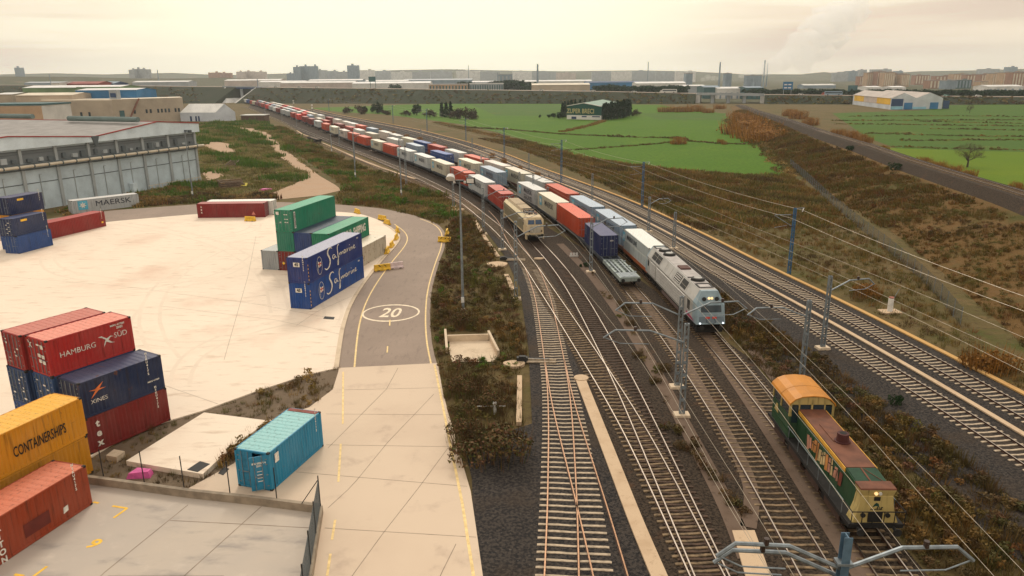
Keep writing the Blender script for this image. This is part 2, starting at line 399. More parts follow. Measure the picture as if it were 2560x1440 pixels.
# painted speed roundel: ring and figures lying on the road
cx, cy = G(977.5, 782, .03)
def flat_text(name, txt, size, mat, loc, rot, parent=None, sx=1., shear=0., bold=0., align='CENTER', space=1.):
    cu = bpy.data.curves.new(name, 'FONT'); cu.body = txt; cu.size = size; cu.align_x = align; cu.align_y = 'CENTER'; cu.shear = shear; cu.offset = bold
    cu.space_character = space; cu.resolution_u = 3
    o = bpy.data.objects.new(name, cu); COL.objects.link(o); dg = bpy.context.evaluated_depsgraph_get()
    me = bpy.data.meshes.new_from_object(o.evaluated_get(dg)); COL.objects.unlink(o); bpy.data.objects.remove(o); bpy.data.curves.remove(cu)
    for v in me.vertices: v.co.x *= sx
    me.materials.clear(); me.materials.append(mat); me.name = name
    return link(name, me, parent, loc, rot)
m = MB(); px = G(906, 782, .03); rx = (G(1049, 782, .03)[0] - px[0]) / 2; ry = (G(977, 761, .03)[1] - G(977, 804, .03)[1]) / 2
ring = [(cx + rx * math.cos(a), cy + ry * math.sin(a)) for a in np.linspace(0, 2 * math.pi, 49)]
ring2 = [(cx + (rx - .2) * math.cos(a), cy + (ry - .35) * math.sin(a)) for a in np.linspace(0, 2 * math.pi, 49)]
ribbon(m, ring, ring2, .037)
tag(m.build('speed_roundel', M['linew']), None, None, None, 'structure')
t20 = flat_text('speed_figures', '20', 3.6, M['linew'], (cx, cy - .1, .038), (0, 0, R(-2)), sx=.62, bold=.05)
t20.scale = (1, 1.25, 1); tag(t20, None, None, None, 'structure')
# lower yard paint
a = G(238, 1358, .045)
tag(flat_text('bay_number', '6', 1.15, M['lineo'], (a[0], a[1], .053), (0, 0, R(158)), sx=1.1, bold=.03), None, None, None, 'structure')
m = MB()
for a in ([(281, 1265), (318, 1271), (284, 1295)], [(233, 1255), (247, 1258)], [(118, 1416), (78, 1445)], [(36, 1436), (60, 1440)]):
    strip(m, [np.array(q) for q in PX(a, .045)] if len(a) == 2 else PX(a[:2], .045), .16, .053)
    if len(a) > 2: strip(m, PX(a[1:], .045), .16, .054)
tag(m.build('bay_marks', M['lineo']), None, None, None, 'structure')
# raised slab in the rough triangle, rough ground
TRI = PX([(222, 1190), (217, 1152), (287, 1110), (400, 1061), (505, 1030), (640, 981), (765, 940), (847, 905), (846, 930), (832, 975), (772, 1020), (672, 1052), (585, 1160), (472, 1222)])
sheet('rough_ground', TRI, .0, M['rough'])
SLAB = PX([(315, 1152), (507, 1185), (542, 1152), (668, 1051), (510, 1031)], .35)
m = MB(); m.prism(SLAB, -.05, .35); tag(m.build('concrete_slab', M['yard']), 'pale raised concrete slab in the rough ground behind the fence posts', 'slab')
m = MB(); m.prism(PX([(468, 1174), (494, 1180), (525, 1160), (500, 1153)], .36), .35, .372); tag(m.build('manhole_cover', M['dark']), 'dark square manhole cover on the raised concrete slab corner', 'manhole cover')
m = MB(); m.prism(PX([(808, 797), (834, 799), (837, 793), (812, 791)], .1), .10, .118); tag(m.build('drain_grate', M['dark']), 'grey drain grate in the yard beside the kerb near the painted 20', 'drain')
m = MB(); m.prism(PX([(265, 1138), (291, 1143), (312, 1128), (285, 1123)], .4), 0, .4); tag(m.build('inspection_chamber', M['conc']), 'small concrete inspection chamber in scrub beside the red stack', 'concrete box')
m = MB(); m.prism(PX([(545, 1183), (558, 1188), (573, 1172), (560, 1168)], .06), .03, .075); tag(m.build('manhole_cover', M['dark']), 'small dark cover beside the blue open container doors', 'manhole cover')
# dirt track across the waste land
left = [(855, 475), (838, 462), (800, 440), (760, 410), (722, 380), (690, 350), (668, 330), (640, 327)]
right = [(640, 336), (655, 345), (680, 368), (700, 392), (738, 420), (770, 432), (765, 445), (735, 460), (690, 478), (660, 490), (700, 498), (800, 488)]
sheet('dirt_track', PX(left + right), -.02, M['dirt'])
for i, pl in enumerate(([(505, 365), (530, 352), (580, 360), (590, 380), (560, 388)], [(505, 432), (545, 425), (560, 440), (520, 452)], [(590, 318), (640, 322), (690, 352), (660, 340), (600, 328)])):
    sheet('bare_earth', PX(pl), -.03 + .004 * i, M['dirt'])

# ------------------------------------------------------------------ fields
FIELD = PX([(770, 270), (900, 266), (1000, 262), (1120, 259), (1480, 260), (1650, 262), (1720, 275), (1800, 282), (1835, 300), (1850, 330), (1905, 366), (1950, 405), (1976, 438), (1850, 436), (1700, 424), (1560, 408), (1440, 388), (1320, 352), (1240, 330), (1150, 310), (1060, 298), (960, 286), (850, 280)])
sheet('crop_field', FIELD, -.02, M['field'])
sheet('crop_field', PX([(1180, 262), (1400, 262), (1400, 290), (1240, 289)]), -.012, M['fieldd'])
sheet('crop_field', PX([(1600, 283), (1815, 283), (1810, 301), (1640, 298)]), -.012, M['fieldd'])
sheet('crop_field', PX([(2080, 283), (2300, 276), (2370, 263), (2700, 258), (2900, 420), (2560, 476), (2470, 450), (2380, 425), (2280, 385), (2170, 345)]), -.02, M['fieldd'])
sheet('crop_field', PX([(2130, 352), (2240, 371), (2400, 376), (2560, 380), (2800, 385), (2800, 560), (2560, 470), (2470, 452), (2330, 415)]), -.012, M['fieldy'])
# ------------------------------------------------------------------ railway
ZT = .215      # rail top
GA = 1.74     # between rail heads
def lefts(pts, off=GA / 2, z=.35):
    P = np.array(PX(pts, z)); t = np.gradient(P, axis=0); t /= np.linalg.norm(t, axis=1)[:, None]
    return [tuple(p) for p in P + np.stack([t[:, 1], -t[:, 0]], 1) * off]
ZTOP = 4.15
rowA = [(1255, 486), (1211, 455), (1117, 412), (1030, 381), (955, 357), (865, 329), (784, 300), (715, 277), (647, 257), (604, 246.5)]
rowB = [(1506, 591), (1452, 547), (1390, 506), (1337, 475), (1282, 449), (1195, 412), (1135, 392), (1069, 374), (1011, 356), (961, 342), (907, 329), (861, 314), (802, 299), (752, 281), (689, 263), (642, 250)]
rowC = [(1615, 612), (1547, 560), (1482, 519), (1415, 484), (1360, 456), (1302, 434), (1255, 414), (1155, 385), (1067, 359), (997, 341), (942, 325), (865, 305), (768, 280), (722, 266), (677, 255)]
def edge(row): return lefts(row, 1.22, ZTOP)
# all paths run from the camera's end outward; "right" is then the right-hand side of the picture
T = {}
T['A'] = Path(lefts([(1790, 1560), (1739, 1440), (1583, 1060), (1518, 900), (1458, 806), (1436, 740), (1407.5, 699), (1385, 667.5), (1364, 640), (1332.5, 609)]) + edge(rowA), 1.5, 90)
T['B'] = Path(lefts([(2070, 1560), (2010, 1440), (1920, 1267), (1815, 1080), (1715, 923), (1657, 840), (1615, 782), (1577, 740)]) + edge(rowB), 1.5, 90)
T['C'] = Path(lefts([(2280, 1560), (2200, 1440), (1970, 1095), (1920, 1033), (1792, 880)]) + edge(rowC), 1.5, 90)
T['T1'] = Path(lefts([(1350, 1640), (1361, 1440), (1369, 1260), (1372, 1060), (1369, 960), (1362, 900), (1348, 800), (1338, 740), (1322, 690), (1311, 663)]), 1., 8)
T['T1b'] = Path(lefts([(1530, 1640), (1485, 1440), (1445, 1267), (1397.5, 1080), (1392.5, 1060), (1380, 1005), (1372, 960), (1364, 905), (1362, 896)]), 1., 6)
T['T2'] = Path(lefts([(1800, 1600), (1730, 1440), (1564, 1080), (1554, 1060), (1459, 900), (1388, 785), (1360, 740), (1346, 720), (1310, 661), (1292, 637), (1260, 599), (1240, 579), (1223, 560), (1207, 550), (1159, 509), (1139, 495), (1114, 480), (1085, 465), (1047, 446), (1020, 434),
                      (960, 408), (900, 384), (840, 361), (780, 336), (740, 320), (690, 300), (640, 279), (605, 266)]), 1.5, 20)
T['T2b'] = Path(lefts([(1295, 640), (1277, 614), (1260, 584), (1251, 560), (1241, 545), (1222, 525)]), 1., 4)
T['T0'] = Path(lefts([(1185, 530), (1153, 508), (1126, 494), (1065, 467), (1002, 443), (960, 427), (900, 400), (850, 380), (801, 360), (742.5, 338), (727.5, 326), (712, 313)]), 1.5, 15)
T7r = [(3300, 1420), (2680, 1070), (2560, 1003), (2437.5, 939), (2328, 882.5), (2219, 828), (2096, 760), (2001, 716.6), (1870, 653), (1761, 594), (1651, 541.6), (1561.5, 500), (1477.5, 468), (1320, 411), (1259, 385), (1162.5, 354), (1040, 322.7), (941, 304), (880, 293), (832, 284), (780, 272)]
T['T7'] = Path(lefts(T7r, -GA / 2), 1.5, 50)
T['T6'] = Path([tuple(p) for p in T['T7'].off(-5.0)], 1.5, 10)
E8 = [(4300, 1160, 6), (3300, 770, 6), (2760, 560, 6), (2560, 487, 6), (2402, 440, 6), (2290, 406, 6), (2177, 366, 6), (2065, 333, 5.6), (1990, 307, 4.6), (1938, 290.6, 3.6), (1890, 277, 2.6), (1850, 262, 1.4)]
T['T8'] = Path([G(x, y, h) for x, y, h in E8], 2., 15)
h8s = [T['T8'].near(*G(x, y, h)) for x, y, h in E8]
def h8(s): return float(np.interp(s, h8s, [e[2] for e in E8]))

# ballast
def ballast(m, p, w0, w1, z0, z1):
    A, B, C_, D = p.off(-w1), p.off(-w0), p.off(w0), p.off(w1)
    ribbon(m, A, B, z0, z1); ribbon(m, B, C_, z1); ribbon(m, C_, D, z1, z0)
NEARB = PX([(1192, 1640), (1180, 1200), (1165, 1130), (1240, 1090), (1330, 1060), (1322, 880), (1300, 720), (1262, 640), (1190, 545), (1160, 515), (1000, 430), (900, 388), (760, 335), (700, 300), (620, 268), (640, 256), (700, 272),
             (860, 330), (1000, 380), (1130, 425), (1260, 500), (1420, 600), (1600, 700), (1880, 900), (2060, 1130), (2320, 1440), (2460, 1640)])
sheet('ballast_bed', NEARB, .02, M['ballastb'])
WB = PX([(1192, 1640), (1180, 1200), (1165, 1130), (1240, 1090), (1330, 1060), (1322, 880), (1300, 720), (1262, 640), (1225, 590), (1262, 600), (1330, 680), (1420, 860), (1560, 1200), (1700, 1640)])
sheet('ballast_bed', WB, .045, M['ballast'])
m = MB()
for k_ in ('T6', 'T7'): ballast(m, T[k_], 1.7, 2.9, -.05, .03)
ribbon(m, T['T6'].off(2.0), T['T7'].off(-2.0), .02)
tag(m.build('ballast_bed', M['ballast']), None, None, None, 'structure')
m = MB(); ribbon(m, T['T6'].off(-8.2), T['T6'].off(-2.4), .0, .03); tag(m.build('ballast_bed', M['ballast']), None, None, None, 'structure')

RAILM = [M['rail'], M['railtop'], M['railrust']]
SECT = [(-.07, -.17, 0), (-.07, -.15, 0), (-.012, -.13, 0), (-.012, -.04, 0), (-.038, -.035, 0), (-.038, 0, 1), (.038, 0, 0), (.038, -.035, 0), (.012, -.04, 0), (.012, -.13, 0), (.07, -.15, 0), (.07, -.17, 0)]
def rail_mesh(p, off, z0, top, zs=None, s0=None, s1=None):
    m = MB(); P = p.off(off); n = np.stack([p.t[:, 1], -p.t[:, 0]], 1); k = len(SECT)
    idx = [i for i in range(len(P)) if (s0 is None or p.s[i] >= s0) and (s1 is None or p.s[i] <= s1)]
    for i in idx:
        z = z0 if zs is None else zs(p.s[i])
        for a, b, _ in SECT: m.v.append((P[i][0] + n[i][0] * a, P[i][1] + n[i][1] * a, z + b))
    for j in range(len(idx) - 1):
        for q in range(k - 1):
            m.f.append((j * k + q, j * k + q + 1, (j + 1) * k + q + 1, (j + 1) * k + q)); m.m.append(top if SECT[q][2] else 0)
    return m
def sleeper_mesh(w, mat, name='sleeper'):
    m = MB()
    secs = []
    for x, z in ((-w / 2, .03), (-w / 2 + .12, .045), (-.55, .04), (0, .005), (.55, .04), (w / 2 - .12, .045), (w / 2, .03)):
        secs.append([(x, -.10, -.12), (x, .10, -.12), (x, .085, z), (x, -.085, z)])
    m.loft(secs)
    return m.mesh(name, mat)
SLM = {'c': sleeper_mesh(2.6, M['sleeper']), 'd': sleeper_mesh(2.6, M['sleeperd']), 't': sleeper_mesh(2.7, M['timber'])}
def make_track(key, label, kind='c', top=1, z=ZT, zs=None, s_near=0., s_far=None, far_step=.64, wide=None, far_kind=None, rails=True):
    p = T[key]; t0 = p.at(p.L * .1); root = thing('railway_track', label, 'railway track', (0, 0, 0), 0, 'railway tracks of the yard')
    if rails:
        for sgn in (-1, 1): rail_mesh(p, sgn * GA / 2, z, top, zs).build('rail', RAILM, root)
    end = p.L if s_far is None else s_far; q = s_near; cnt = 0; bulk = MB()
    while q < end:
        a = p.at(q); d = p.tan(q); zz = (z if zs is None else zs(q)) - .17
        yaw = math.atan2(d.y, d.x) - math.pi / 2
        v = proj(a.x, a.y, zz); vis = -60 < v[0] < 2620 and v[1] < 1500
        if vis and cnt < 100:
            w = 1. if wide is None else wide(q)
            o = link('sleeper', SLM[kind], root, (a.x + (w - 1) * 1.2 * d.y, a.y - (w - 1) * 1.2 * d.x, zz), (0, 0, yaw + rng.uniform(-.01, .01)))
            o.scale = (w, 1, 1); cnt += 1
        elif vis:
            n = Vector((d.y, -d.x, 0)) * 1.3; e = d * .12
            if a.y < 260: bulk.quad((a.x - n.x - e.x, a.y - n.y - e.y, zz + .04), (a.x + n.x - e.x, a.y + n.y - e.y, zz + .04), (a.x + n.x + e.x, a.y + n.y + e.y, zz + .04), (a.x - n.x + e.x, a.y - n.y + e.y, zz + .04))
        q += far_step
    if bulk.v: tag(bulk.build('distant_sleepers', SLM[kind].materials[0], root), kind='stuff')
    return root
swy = T['T1'].near(*G(1368, 905))
make_track('T1', 'rusty railway track on pale concrete sleepers nearest the concrete driveway', 'c', 2, wide=lambda q: 1.0 + .65 * max(0, 1 - q / (swy)) if q < swy else 1.)
make_track('T1b', 'rusty diverging switch rails crossing the track nearest the driveway', 'c', 2, s_near=999)
make_track('T2', 'railway track crossing between the driveway track and the beige locomotive track', 'd', 1, zs=lambda s: ZT + .002)
make_track('T2b', 'short curved turnout track leaving the beige locomotive track', 'd', 2, s_near=999, zs=lambda s: ZT + .001)
make_track('T0', 'dull siding track carrying an old empty wagon beside the dry grass', 'd', 2)
make_track('A', 'railway track with stained timber sleepers under the beige locomotive', 't', 1, zs=lambda s: ZT - .002)
make_track('B', 'railway track in front of the empty flat wagon end', 'd', 1)
make_track('C', 'railway track under the grey diesel and the green shunter', 'd', 1)
make_track('T6', 'left track of the double main line on pale sleepers', 'c', 1)
make_track('T7', 'right track of the double main line on pale sleepers', 'c', 1)
make_track('T8', 'single railway track on top of the high embankment', 'd', 1, zs=lambda s: h8(s) + .3)

# cable troughs and walkways
def strip_path(name, P, w, z, mat, h=.0, label=None, kind='structure'):
    P = smooth(P, 1.5, 6); t = np.gradient(P, axis=0); t /= np.linalg.norm(t, axis=1)[:, None]; n = np.stack([t[:, 1], -t[:, 0]], 1)
    m = MB(); A, B = P - n * w / 2, P + n * w / 2; ribbon(m, A, B, z + h)
    if h: ribbon(m, A + 0, A, z + h, z); ribbon(m, B, B, z + h, z); [m.quad((A[i][0], A[i][1], z), (A[i][0], A[i][1], z + h), (B[i][0], B[i][1], z + h), (B[i][0], B[i][1], z)) for i in (0, len(A) - 1)]
    return tag(m.build(name, mat), label, None, None, kind)
tr = lambda pts, z=.1: PX(pts, z)
def trough(pts, w, z, h, mat, label):
    o = strip_path('cable_trough', tr(pts, z + h), w, z, mat, h, label, None); o['category'] = 'cable trough'; del_k = o.pop('kind', None) if 'kind' in o else None
    return o
trough([(1452, 948), (1500, 1070), (1557, 1216), (1600, 1330), (1650, 1440), (1700, 1560)], .85, .03, .12, M['trough'], 'wide straight concrete cable trough between the driveway track and timber sleeper track')
o = link('trough_end', MB.mesh((lambda m: (m.cyl(*G(1453, 943, .2), .02, .2, .62, 14), m)[1])(MB()), 'trough_end', M['trough'])); tag(o, 'rounded concrete head of the wide cable trough', 'concrete pad')
trough([(1187, 550), (1210, 590), (1225, 612), (1245, 640)], .55, .0, .15, M['trough'], 'pale trough wall from lamp post to the round concrete pad')
trough([(1265, 685), (1277, 705), (1284, 735), (1286, 745)], .55, .0, .15, M['trough'], 'pale trough wall curving down past the round concrete pad')
trough([(1299, 938), (1299, 1000), (1297, 1055)], .4, .0, .3, M['trough'], 'short straight pale concrete edging beside the ballast and dark bushes')
trough([(742, 326), (756, 335), (770, 340)], .6, .05, .1, M['trough'], 'pale trough piece behind the old empty wagon')
trough([(806, 357), (830, 367), (860, 380), (886, 392), (930, 410), (980, 428), (1020, 441), (1037, 446)], .7, .05, .1, M['trough'], 'long pale cable trough beside the siding from the old wagon')
P6 = T['T6']; q0 = P6.near(*G(2700, 1200)); mid = P6.off(2.35)
o = strip_path('cable_trough', [tuple(p) for p in mid], .45, .06, M['trough'], .1, 'long pale trough running between the two main line tracks', None); o['category'] = 'cable trough'
o = strip_path('cable_trough', [tuple(p) for p in T['T7'].off(2.7)], .5, .0, M['troughy'], .12, 'ochre cable trough along the far side of the main line', None); o['category'] = 'cable trough'
strip_path('walkway', PX([(1400, 610), (1480, 690), (1560, 800), (1640, 930), (1720, 1080), (1800, 1230), (1850, 1330), (1870, 1400)]), 1.1, .055, M['walk'])
strip_path('walkway', PX([(1500, 640), (1600, 740), (1680, 850), (1760, 985), (1840, 1130), (1900, 1240), (1870, 1320)]), .9, .055, M['walk'])
strip_path('walkway', PX([(1620, 640), (1700, 740), (1790, 880), (1880, 1010), (1960, 1130), (2050, 1270), (2120, 1380), (2170, 1460)]), 1.25, .06, M['walk'])
strip_path('walkway', PX([(1860, 850), (1940, 950), (2000, 1020)]), 1.0, .06, M['walk'])
m = MB(); m.prism(PX([(1830, 1330), (1886, 1330), (1925, 1440), (1945, 1500), (1880, 1500)]), .0, .12); tag(m.build('concrete_slab', M['trough']), 'brownish flat slab at the end of the trodden walkway', 'slab')

# embankment under T8
p = T['T8']; m = MB(); secs = []
for i in range(len(p.p)):
    hh = h8(p.s[i]); c = p.p[i]; n = np.array([p.t[i][1], -p.t[i][0]])
    run = hh * 2.4 + 1.
    pr = [(-3.6 - run, -.15), (-3.6 - run * .55, hh * .40), (-3.9, hh - max(0, min(1.5, hh * .4))), (-2.3, hh + .1), (2.3, hh + .1), (3.2, hh - .2), (3.2 + hh * 1.6, -.15)]
    secs.append([(c[0] + n[0] * a, c[1] + n[1] * a, z) for a, z in pr])
for i in range(len(secs) - 1):
    for q in range(6):
        m.mi = 1 if q in (2, 3, 4) else 0
        m.quad(secs[i][q], secs[i][q + 1], secs[i + 1][q + 1], secs[i + 1][q])
tag(m.build('railway_embankment', [M['slope'], M['ballastb']]), 'tall embankment carrying a single railway track', None, None, 'structure')
def slope_point(s_, u):
    """u 0 at the foot, 1 at the crest of the left slope"""
    c = p8.at(s_); d = p8.tan(s_); n = Vector((d.y, -d.x, 0)); hh = h8(s_); run = hh * 2.4 + 1.
    a = -3.9 - (run - .3) * (1 - u) if u > .45 else -3.6 - run * (1 - u); z = (-.15 + u / .45 * (hh * .40 + .15)) if u < .45 else (hh * .40 + (u - .45) / .55 * (hh * .60 - max(0, min(1.5, hh * .4)) - .05))
    return c + n * a + Vector((0, 0, z))
p8 = T['T8']
# ------------------------------------------------------------------ shipping containers
def corr_side(m, x0, x1, y, z0, z1, out, pitch=.28, depth=.04):
    """corrugated wall along x at y; OUT is +1/-1, the side it faces"""
    n = max(2, int((x1 - x0) / pitch)); p = (x1 - x0) / n; pts = []
    for i in range(n):
        x = x0 + i * p
        pts += [(x, y), (x + p * .27, y), (x + p * .5, y - out * depth), (x + p * .77, y - out * depth)]
    pts.append((x1, y))
    for a, b in zip(pts, pts[1:]):
        q = [(a[0], a[1], z0), (b[0], b[1], z0), (b[0], b[1], z1), (a[0], a[1], z1)]
        m.quad(*(q if out < 0 else q[::-1]))
def corr_end(m, y0, y1, x, z0, z1, out):
    m2 = MB(); corr_side(m2, y0, y1, 0, z0, z1, 1, .27, .045)
    for f in m2.f:
        q = [(x + m2.v[i][1] * out, m2.v[i][0], m2.v[i][2]) for i in f]
        m.face(q if out > 0 else q[::-1])
_cm = {}
def cont_meshes(Lc, Hc, W=2.44):
    k = (Lc, Hc)
    if k in _cm: return _cm[k]
    x, y = Lc / 2, W / 2; pw = .16
    m = MB()
    for sy in (-1, 1): corr_side(m, -x + pw, x - pw, sy * (y - .015), .16, Hc - .08, sy)
    corr_end(m, -y + pw, y - pw, -x + .02, .16, Hc - .1, -1)
    m.box(-x + .02, x - .1, -y + .03, y - .03, .05, .155)
    for sx in (-1, 1):
        for sy in (-1, 1):
            a, b = (sx * x, sx * (x - pw)), (sy * y, sy * (y - pw))
            m.box(min(a), max(a), min(b), max(b), 0, Hc - .0)
    for sy in (-1, 1):
        b = (sy * y, sy * (y - .07)); m.box(-x + pw, x - pw, min(b), max(b), Hc - .11, Hc - .012); m.box(-x + pw, x - pw, min(b), max(b), .02, .17)
    for sx in (-1, 1):
        a = (sx * x, sx * (x - .09)); m.box(min(a), max(a), -y + pw, y - pw, Hc - .14, Hc - .01); m.box(min(a), max(a), -y + pw, y - pw, .02, .17)
    m.mi = 1
    for sx in (-1, 1):
        for sy in (-1, 1):
            for zz in (0, Hc):
                a, b = (sx * (x + .004), sx * (x - .17)), (sy * (y + .004), sy * (y - .165)); m.box(min(a), max(a), min(b), max(b), zz - (.118 if zz else .004), zz + (.006 if zz else .118))
    body = m.mesh('container_body', [M['paint'], M['dark']])
    m = MB(); n = int((Lc - .5) / .42); p = (Lc - .5) / n; pts = []
    for i in range(n):
        u = -x + .25 + i * p; pts += [(u, -.03), (u + p * .3, -.03), (u + p * .42, -.012), (u + p * .88, -.012)]
    pts.append((x - .25, -.03)); pts = [(-x + .1, -.014)] + pts + [(x - .1, -.014)]
    for a, b in zip(pts, pts[1:]): m.quad((a[0], -y + .07, Hc + a[1]), (b[0], -y + .07, Hc + b[1]), (b[0], y - .07, Hc + b[1]), (a[0], y - .07, Hc + a[1]))
    roof = m.mesh('container_roof', M['paint'])
    # one door leaf: hinged at y = 0, reaches to y = w
    w = y - pw - .005; m = MB(); h0, h1 = .18, Hc - .15
    m.mi = 0; m.box(-.05, 0, .0, w, h0, h1)
    for k2 in range(5):
        zz = h0 + .12 + k2 * (h1 - h0 - .2) / 5; m.box(-.0, .018, .1, w - .08, zz, zz + (h1 - h0) / 5 - .2)
    m.mi = 1
    for yy in (w * .30, w * .74):
        m.tube([(.05, yy, h0 - .04), (.05, yy, h1 + .05)], .022, 6)
        m.bar((.055, yy, h0 + .95), (.055, yy + .38 * (1 if yy < w * .5 else -1), h0 + .93), .04)
    for zz in (.35, 1.1, 1.8, h1 - .3): m.box(-.01, .03, -.03, .13, zz, zz + .06)
    door = m.mesh('container_door', [M['paint'], M['steel']])
    _cm[k] = (body, roof, door); return _cm[k]
def fade(c, f=.28): k = .07 if max(c) > 3 * min(c) else f; return tuple(min(.8, a * 1.55 * (1 - k) + b * k) for a, b in zip(c, (.72, .62, .52)))  # roof colour: sun-faded paint, brightened further with painted-in sky sheen
GRP_T = 'shipping containers'
def container(label, col, Lc=12.19, Hc=2.59, loc=(0, 0, 0), yaw=0., group=None, rf=.25, doors=True, casts=False, open_door=0., roofcol=None):
    """local +x is the door end"""
    body, roof, door = cont_meshes(Lc, Hc)
    r = thing('shipping_container', label, 'container', loc, yaw, group)
    link('body', body, r, color=col); link('roof', roof, r, color=roofcol or fade(col, rf))  # roof lighter than the walls, sky sheen included in its colour
    y = 1.22 - .16
    for sy in (-1, 1):
        d = link('door', door, r, (Lc / 2 - .03, sy * y, 0), color=col)
        if sy > 0: d.scale = (1, -1, 1)
        if open_door and sy > 0: d.rotation_euler = (0, 0, open_door); d['label'] = 'door leaf standing open'
    return r
_txt = {}
def text_mesh(txt, size, mat, sx=1., bold=0., shear=0., space=1., align='CENTER'):
    k = (txt, size, mat.name, sx, bold, shear, align)
    if k not in _txt:
        o = flat_text('lettering', txt, size, mat, (0, 0, 0), (0, 0, 0), None, sx, shear, bold, align, space); _txt[k] = o.data; COL.objects.unlink(o); bpy.data.objects.remove(o)
    return _txt[k]
def on_side(r, me, x, z, side, W=2.44, name='lettering', rot=0., out=.012, size=1.):
    """fix a flat marking to a long side; SIDE is +1/-1 in local y"""
    o = link(name, me, r, (x, side * (W / 2 + out), z), (math.pi / 2, rot if side < 0 else -rot, 0 if side < 0 else math.pi)); o.scale = (size, size, size); return o
def on_end(r, me, y, z, Lc, end=1, name='lettering', out=.075):
    return link(name, me, r, (end * (Lc / 2 + out), y, z), (math.pi / 2, 0, end * math.pi / 2))
def rect_mesh(name, w, h, mat):
    m = MB(); m.quad((-w / 2, -h / 2, 0), (w / 2, -h / 2, 0), (w / 2, h / 2, 0), (-w / 2, h / 2, 0)); return m.mesh(name, mat)
def poly_mesh(name, pts, mat):
    m = MB(); m.face([(p[0], p[1], 0) for p in pts]); return m.mesh(name, mat)
def stroke_mesh(name, strokes, mat, z=0.):
    """hand-lettered strokes: list of ([(x, y, width)...])"""
    m = MB()
    for st in strokes:
        P = np.array([(a[0], a[1]) for a in st], float); Wd = np.array([a[2] for a in st])
        S = np.concatenate([[0], np.cumsum(np.linalg.norm(np.diff(P, axis=0), axis=1))]); tt = np.linspace(0, S[-1], max(4, len(st) * 4))
        for _ in range(1): X = np.stack([np.interp(tt, S, P[:, 0]), np.interp(tt, S, P[:, 1])], 1); Wq = np.interp(tt, S, Wd)
        for _ in range(4): X[1:-1] = (X[:-2] + 2 * X[1:-1] + X[2:]) / 4
        t = np.gradient(X, axis=0); t /= np.linalg.norm(t, axis=1)[:, None] + 1e-9; n = np.stack([-t[:, 1], t[:, 0]], 1) * Wq[:, None] / 2
        A, B = X + n, X - n
        for i in range(len(X) - 1): m.quad((*A[i], z), (*B[i], z), (*B[i + 1], z), (*A[i + 1], z))
    return m.mesh(name, mat)
def star_pts(r, k=7, q=.42): return [((r if i % 2 == 0 else r * q) * math.sin(math.pi * i / k), (r if i % 2 == 0 else r * q) * math.cos(math.pi * i / k)) for i in range(2 * k)]
def join_emblem():
    m = MB(); m.mi = 0; m.quad((-.78, -.78, 0), (.78, -.78, 0), (.78, .78, 0), (-.78, .78, 0)); m.mi = 1; m.face([(a, b, .004) for a, b in star_pts(.62)])
    return m.mesh('star_emblem', [M['sky_emblem'], M['white_letter']])
STAR = join_emblem()
MAERSK = text_mesh('MAERSK', 1.34, M['navy_letter'], 1.14, .006)
MAERSK_S = text_mesh('SEALAND', 1.25, M['navy_letter'], 1.05, .006)
def code_mesh(n=4, vertical=False):
    m = MB()
    for i in range(n):
        if vertical: m.quad((-.06, -i * .22, 0), (.06, -i * .22, 0), (.06, -i * .22 + .15, 0), (-.06, -i * .22 + .15, 0))
        else: m.quad((i * .2, -.07, 0), (i * .2 + .14, -.07, 0), (i * .2 + .14, .07, 0), (i * .2, .07, 0))
    return m
CODE_V = text_mesh('M\nS\nK\nU\n4\n1\n7\n2', .22, M['white_letter'], 1., .01)
CODE_H = text_mesh('MSKU 417260', .26, M['white_letter'], 1., .01)
PLATE = text_mesh('22G1', .22, M['white_letter'], 1., .01)

# paint colours
ORED, RED, DRED, BRED = (.44, .055, .018), (.35, .030, .016), (.18, .018, .014), (.60, .030, .022)
MGREY, MCREAM, WHITE, PINKW = (.44, .46, .46), (.54, .50, .39), (.60, .60, .57), (.62, .54, .49)
NAVY, BLUE, BLUEG, GREEN, YELLOW, CYAN = (.009, .018, .085), (.014, .06, .23), (.24, .32, .41), (.010, .19, .10), (.60, .25, .008), (.015, .215, .37)
PUR = (.16, .03, .06)

# ---- wagons
def wagon_meshes():
    m = MB()
    for sy in (-1, 1): m.box(-7.7, 7.7, sy * 1.12 - .12, sy * 1.12 + .12, .78, 1.22)
    m.box(-7.7, 7.7, -.16, .16, .75, 1.18)
    for i in range(9): x = -7.5 + i * 15 / 8; m.box(x - .13, x + .13, -1.2, 1.2, .85, 1.2)
    for sx in (-1, 1): m.box(sx * 7.7 - .12, sx * 7.7 + .12, -1.25, 1.25, .72, 1.2)
    fr = m.mesh('wagon_frame', M['paint'])
    m = MB()
    for sy in (-1, 1):
        m.box(-1.35, 1.35, sy * 1.05 - .07, sy * 1.05 + .07, .42, .66)
        for sx in (-1, 1): m.box(sx * .9 - .22, sx * .9 + .22, sy * 1.05 - .11, sy * 1.05 + .11, .3, .62)
    m.box(-.3, .3, -1.1, 1.1, .45, .76)
    bo = m.mesh('bogie', M['black'])
    m = MB()
    for sy in (-1, 1): m.cylh((0, sy * .87 - .065, 0), (0, sy * .87 + .065, 0), .46, 16)
    m.cylh((0, -.9, 0), (0, .9, 0), .08, 8); wh = m.mesh('wheelset', M['dark'])
    m = MB(); m.cylh((0, 0, 0), (.45, 0, 0), .09, 8); m.cylh((.45, 0, 0), (.53, 0, 0), .22, 12); bf = m.mesh('buffer', M['dark'])
    return fr, bo, wh, bf
WG = wagon_meshes()
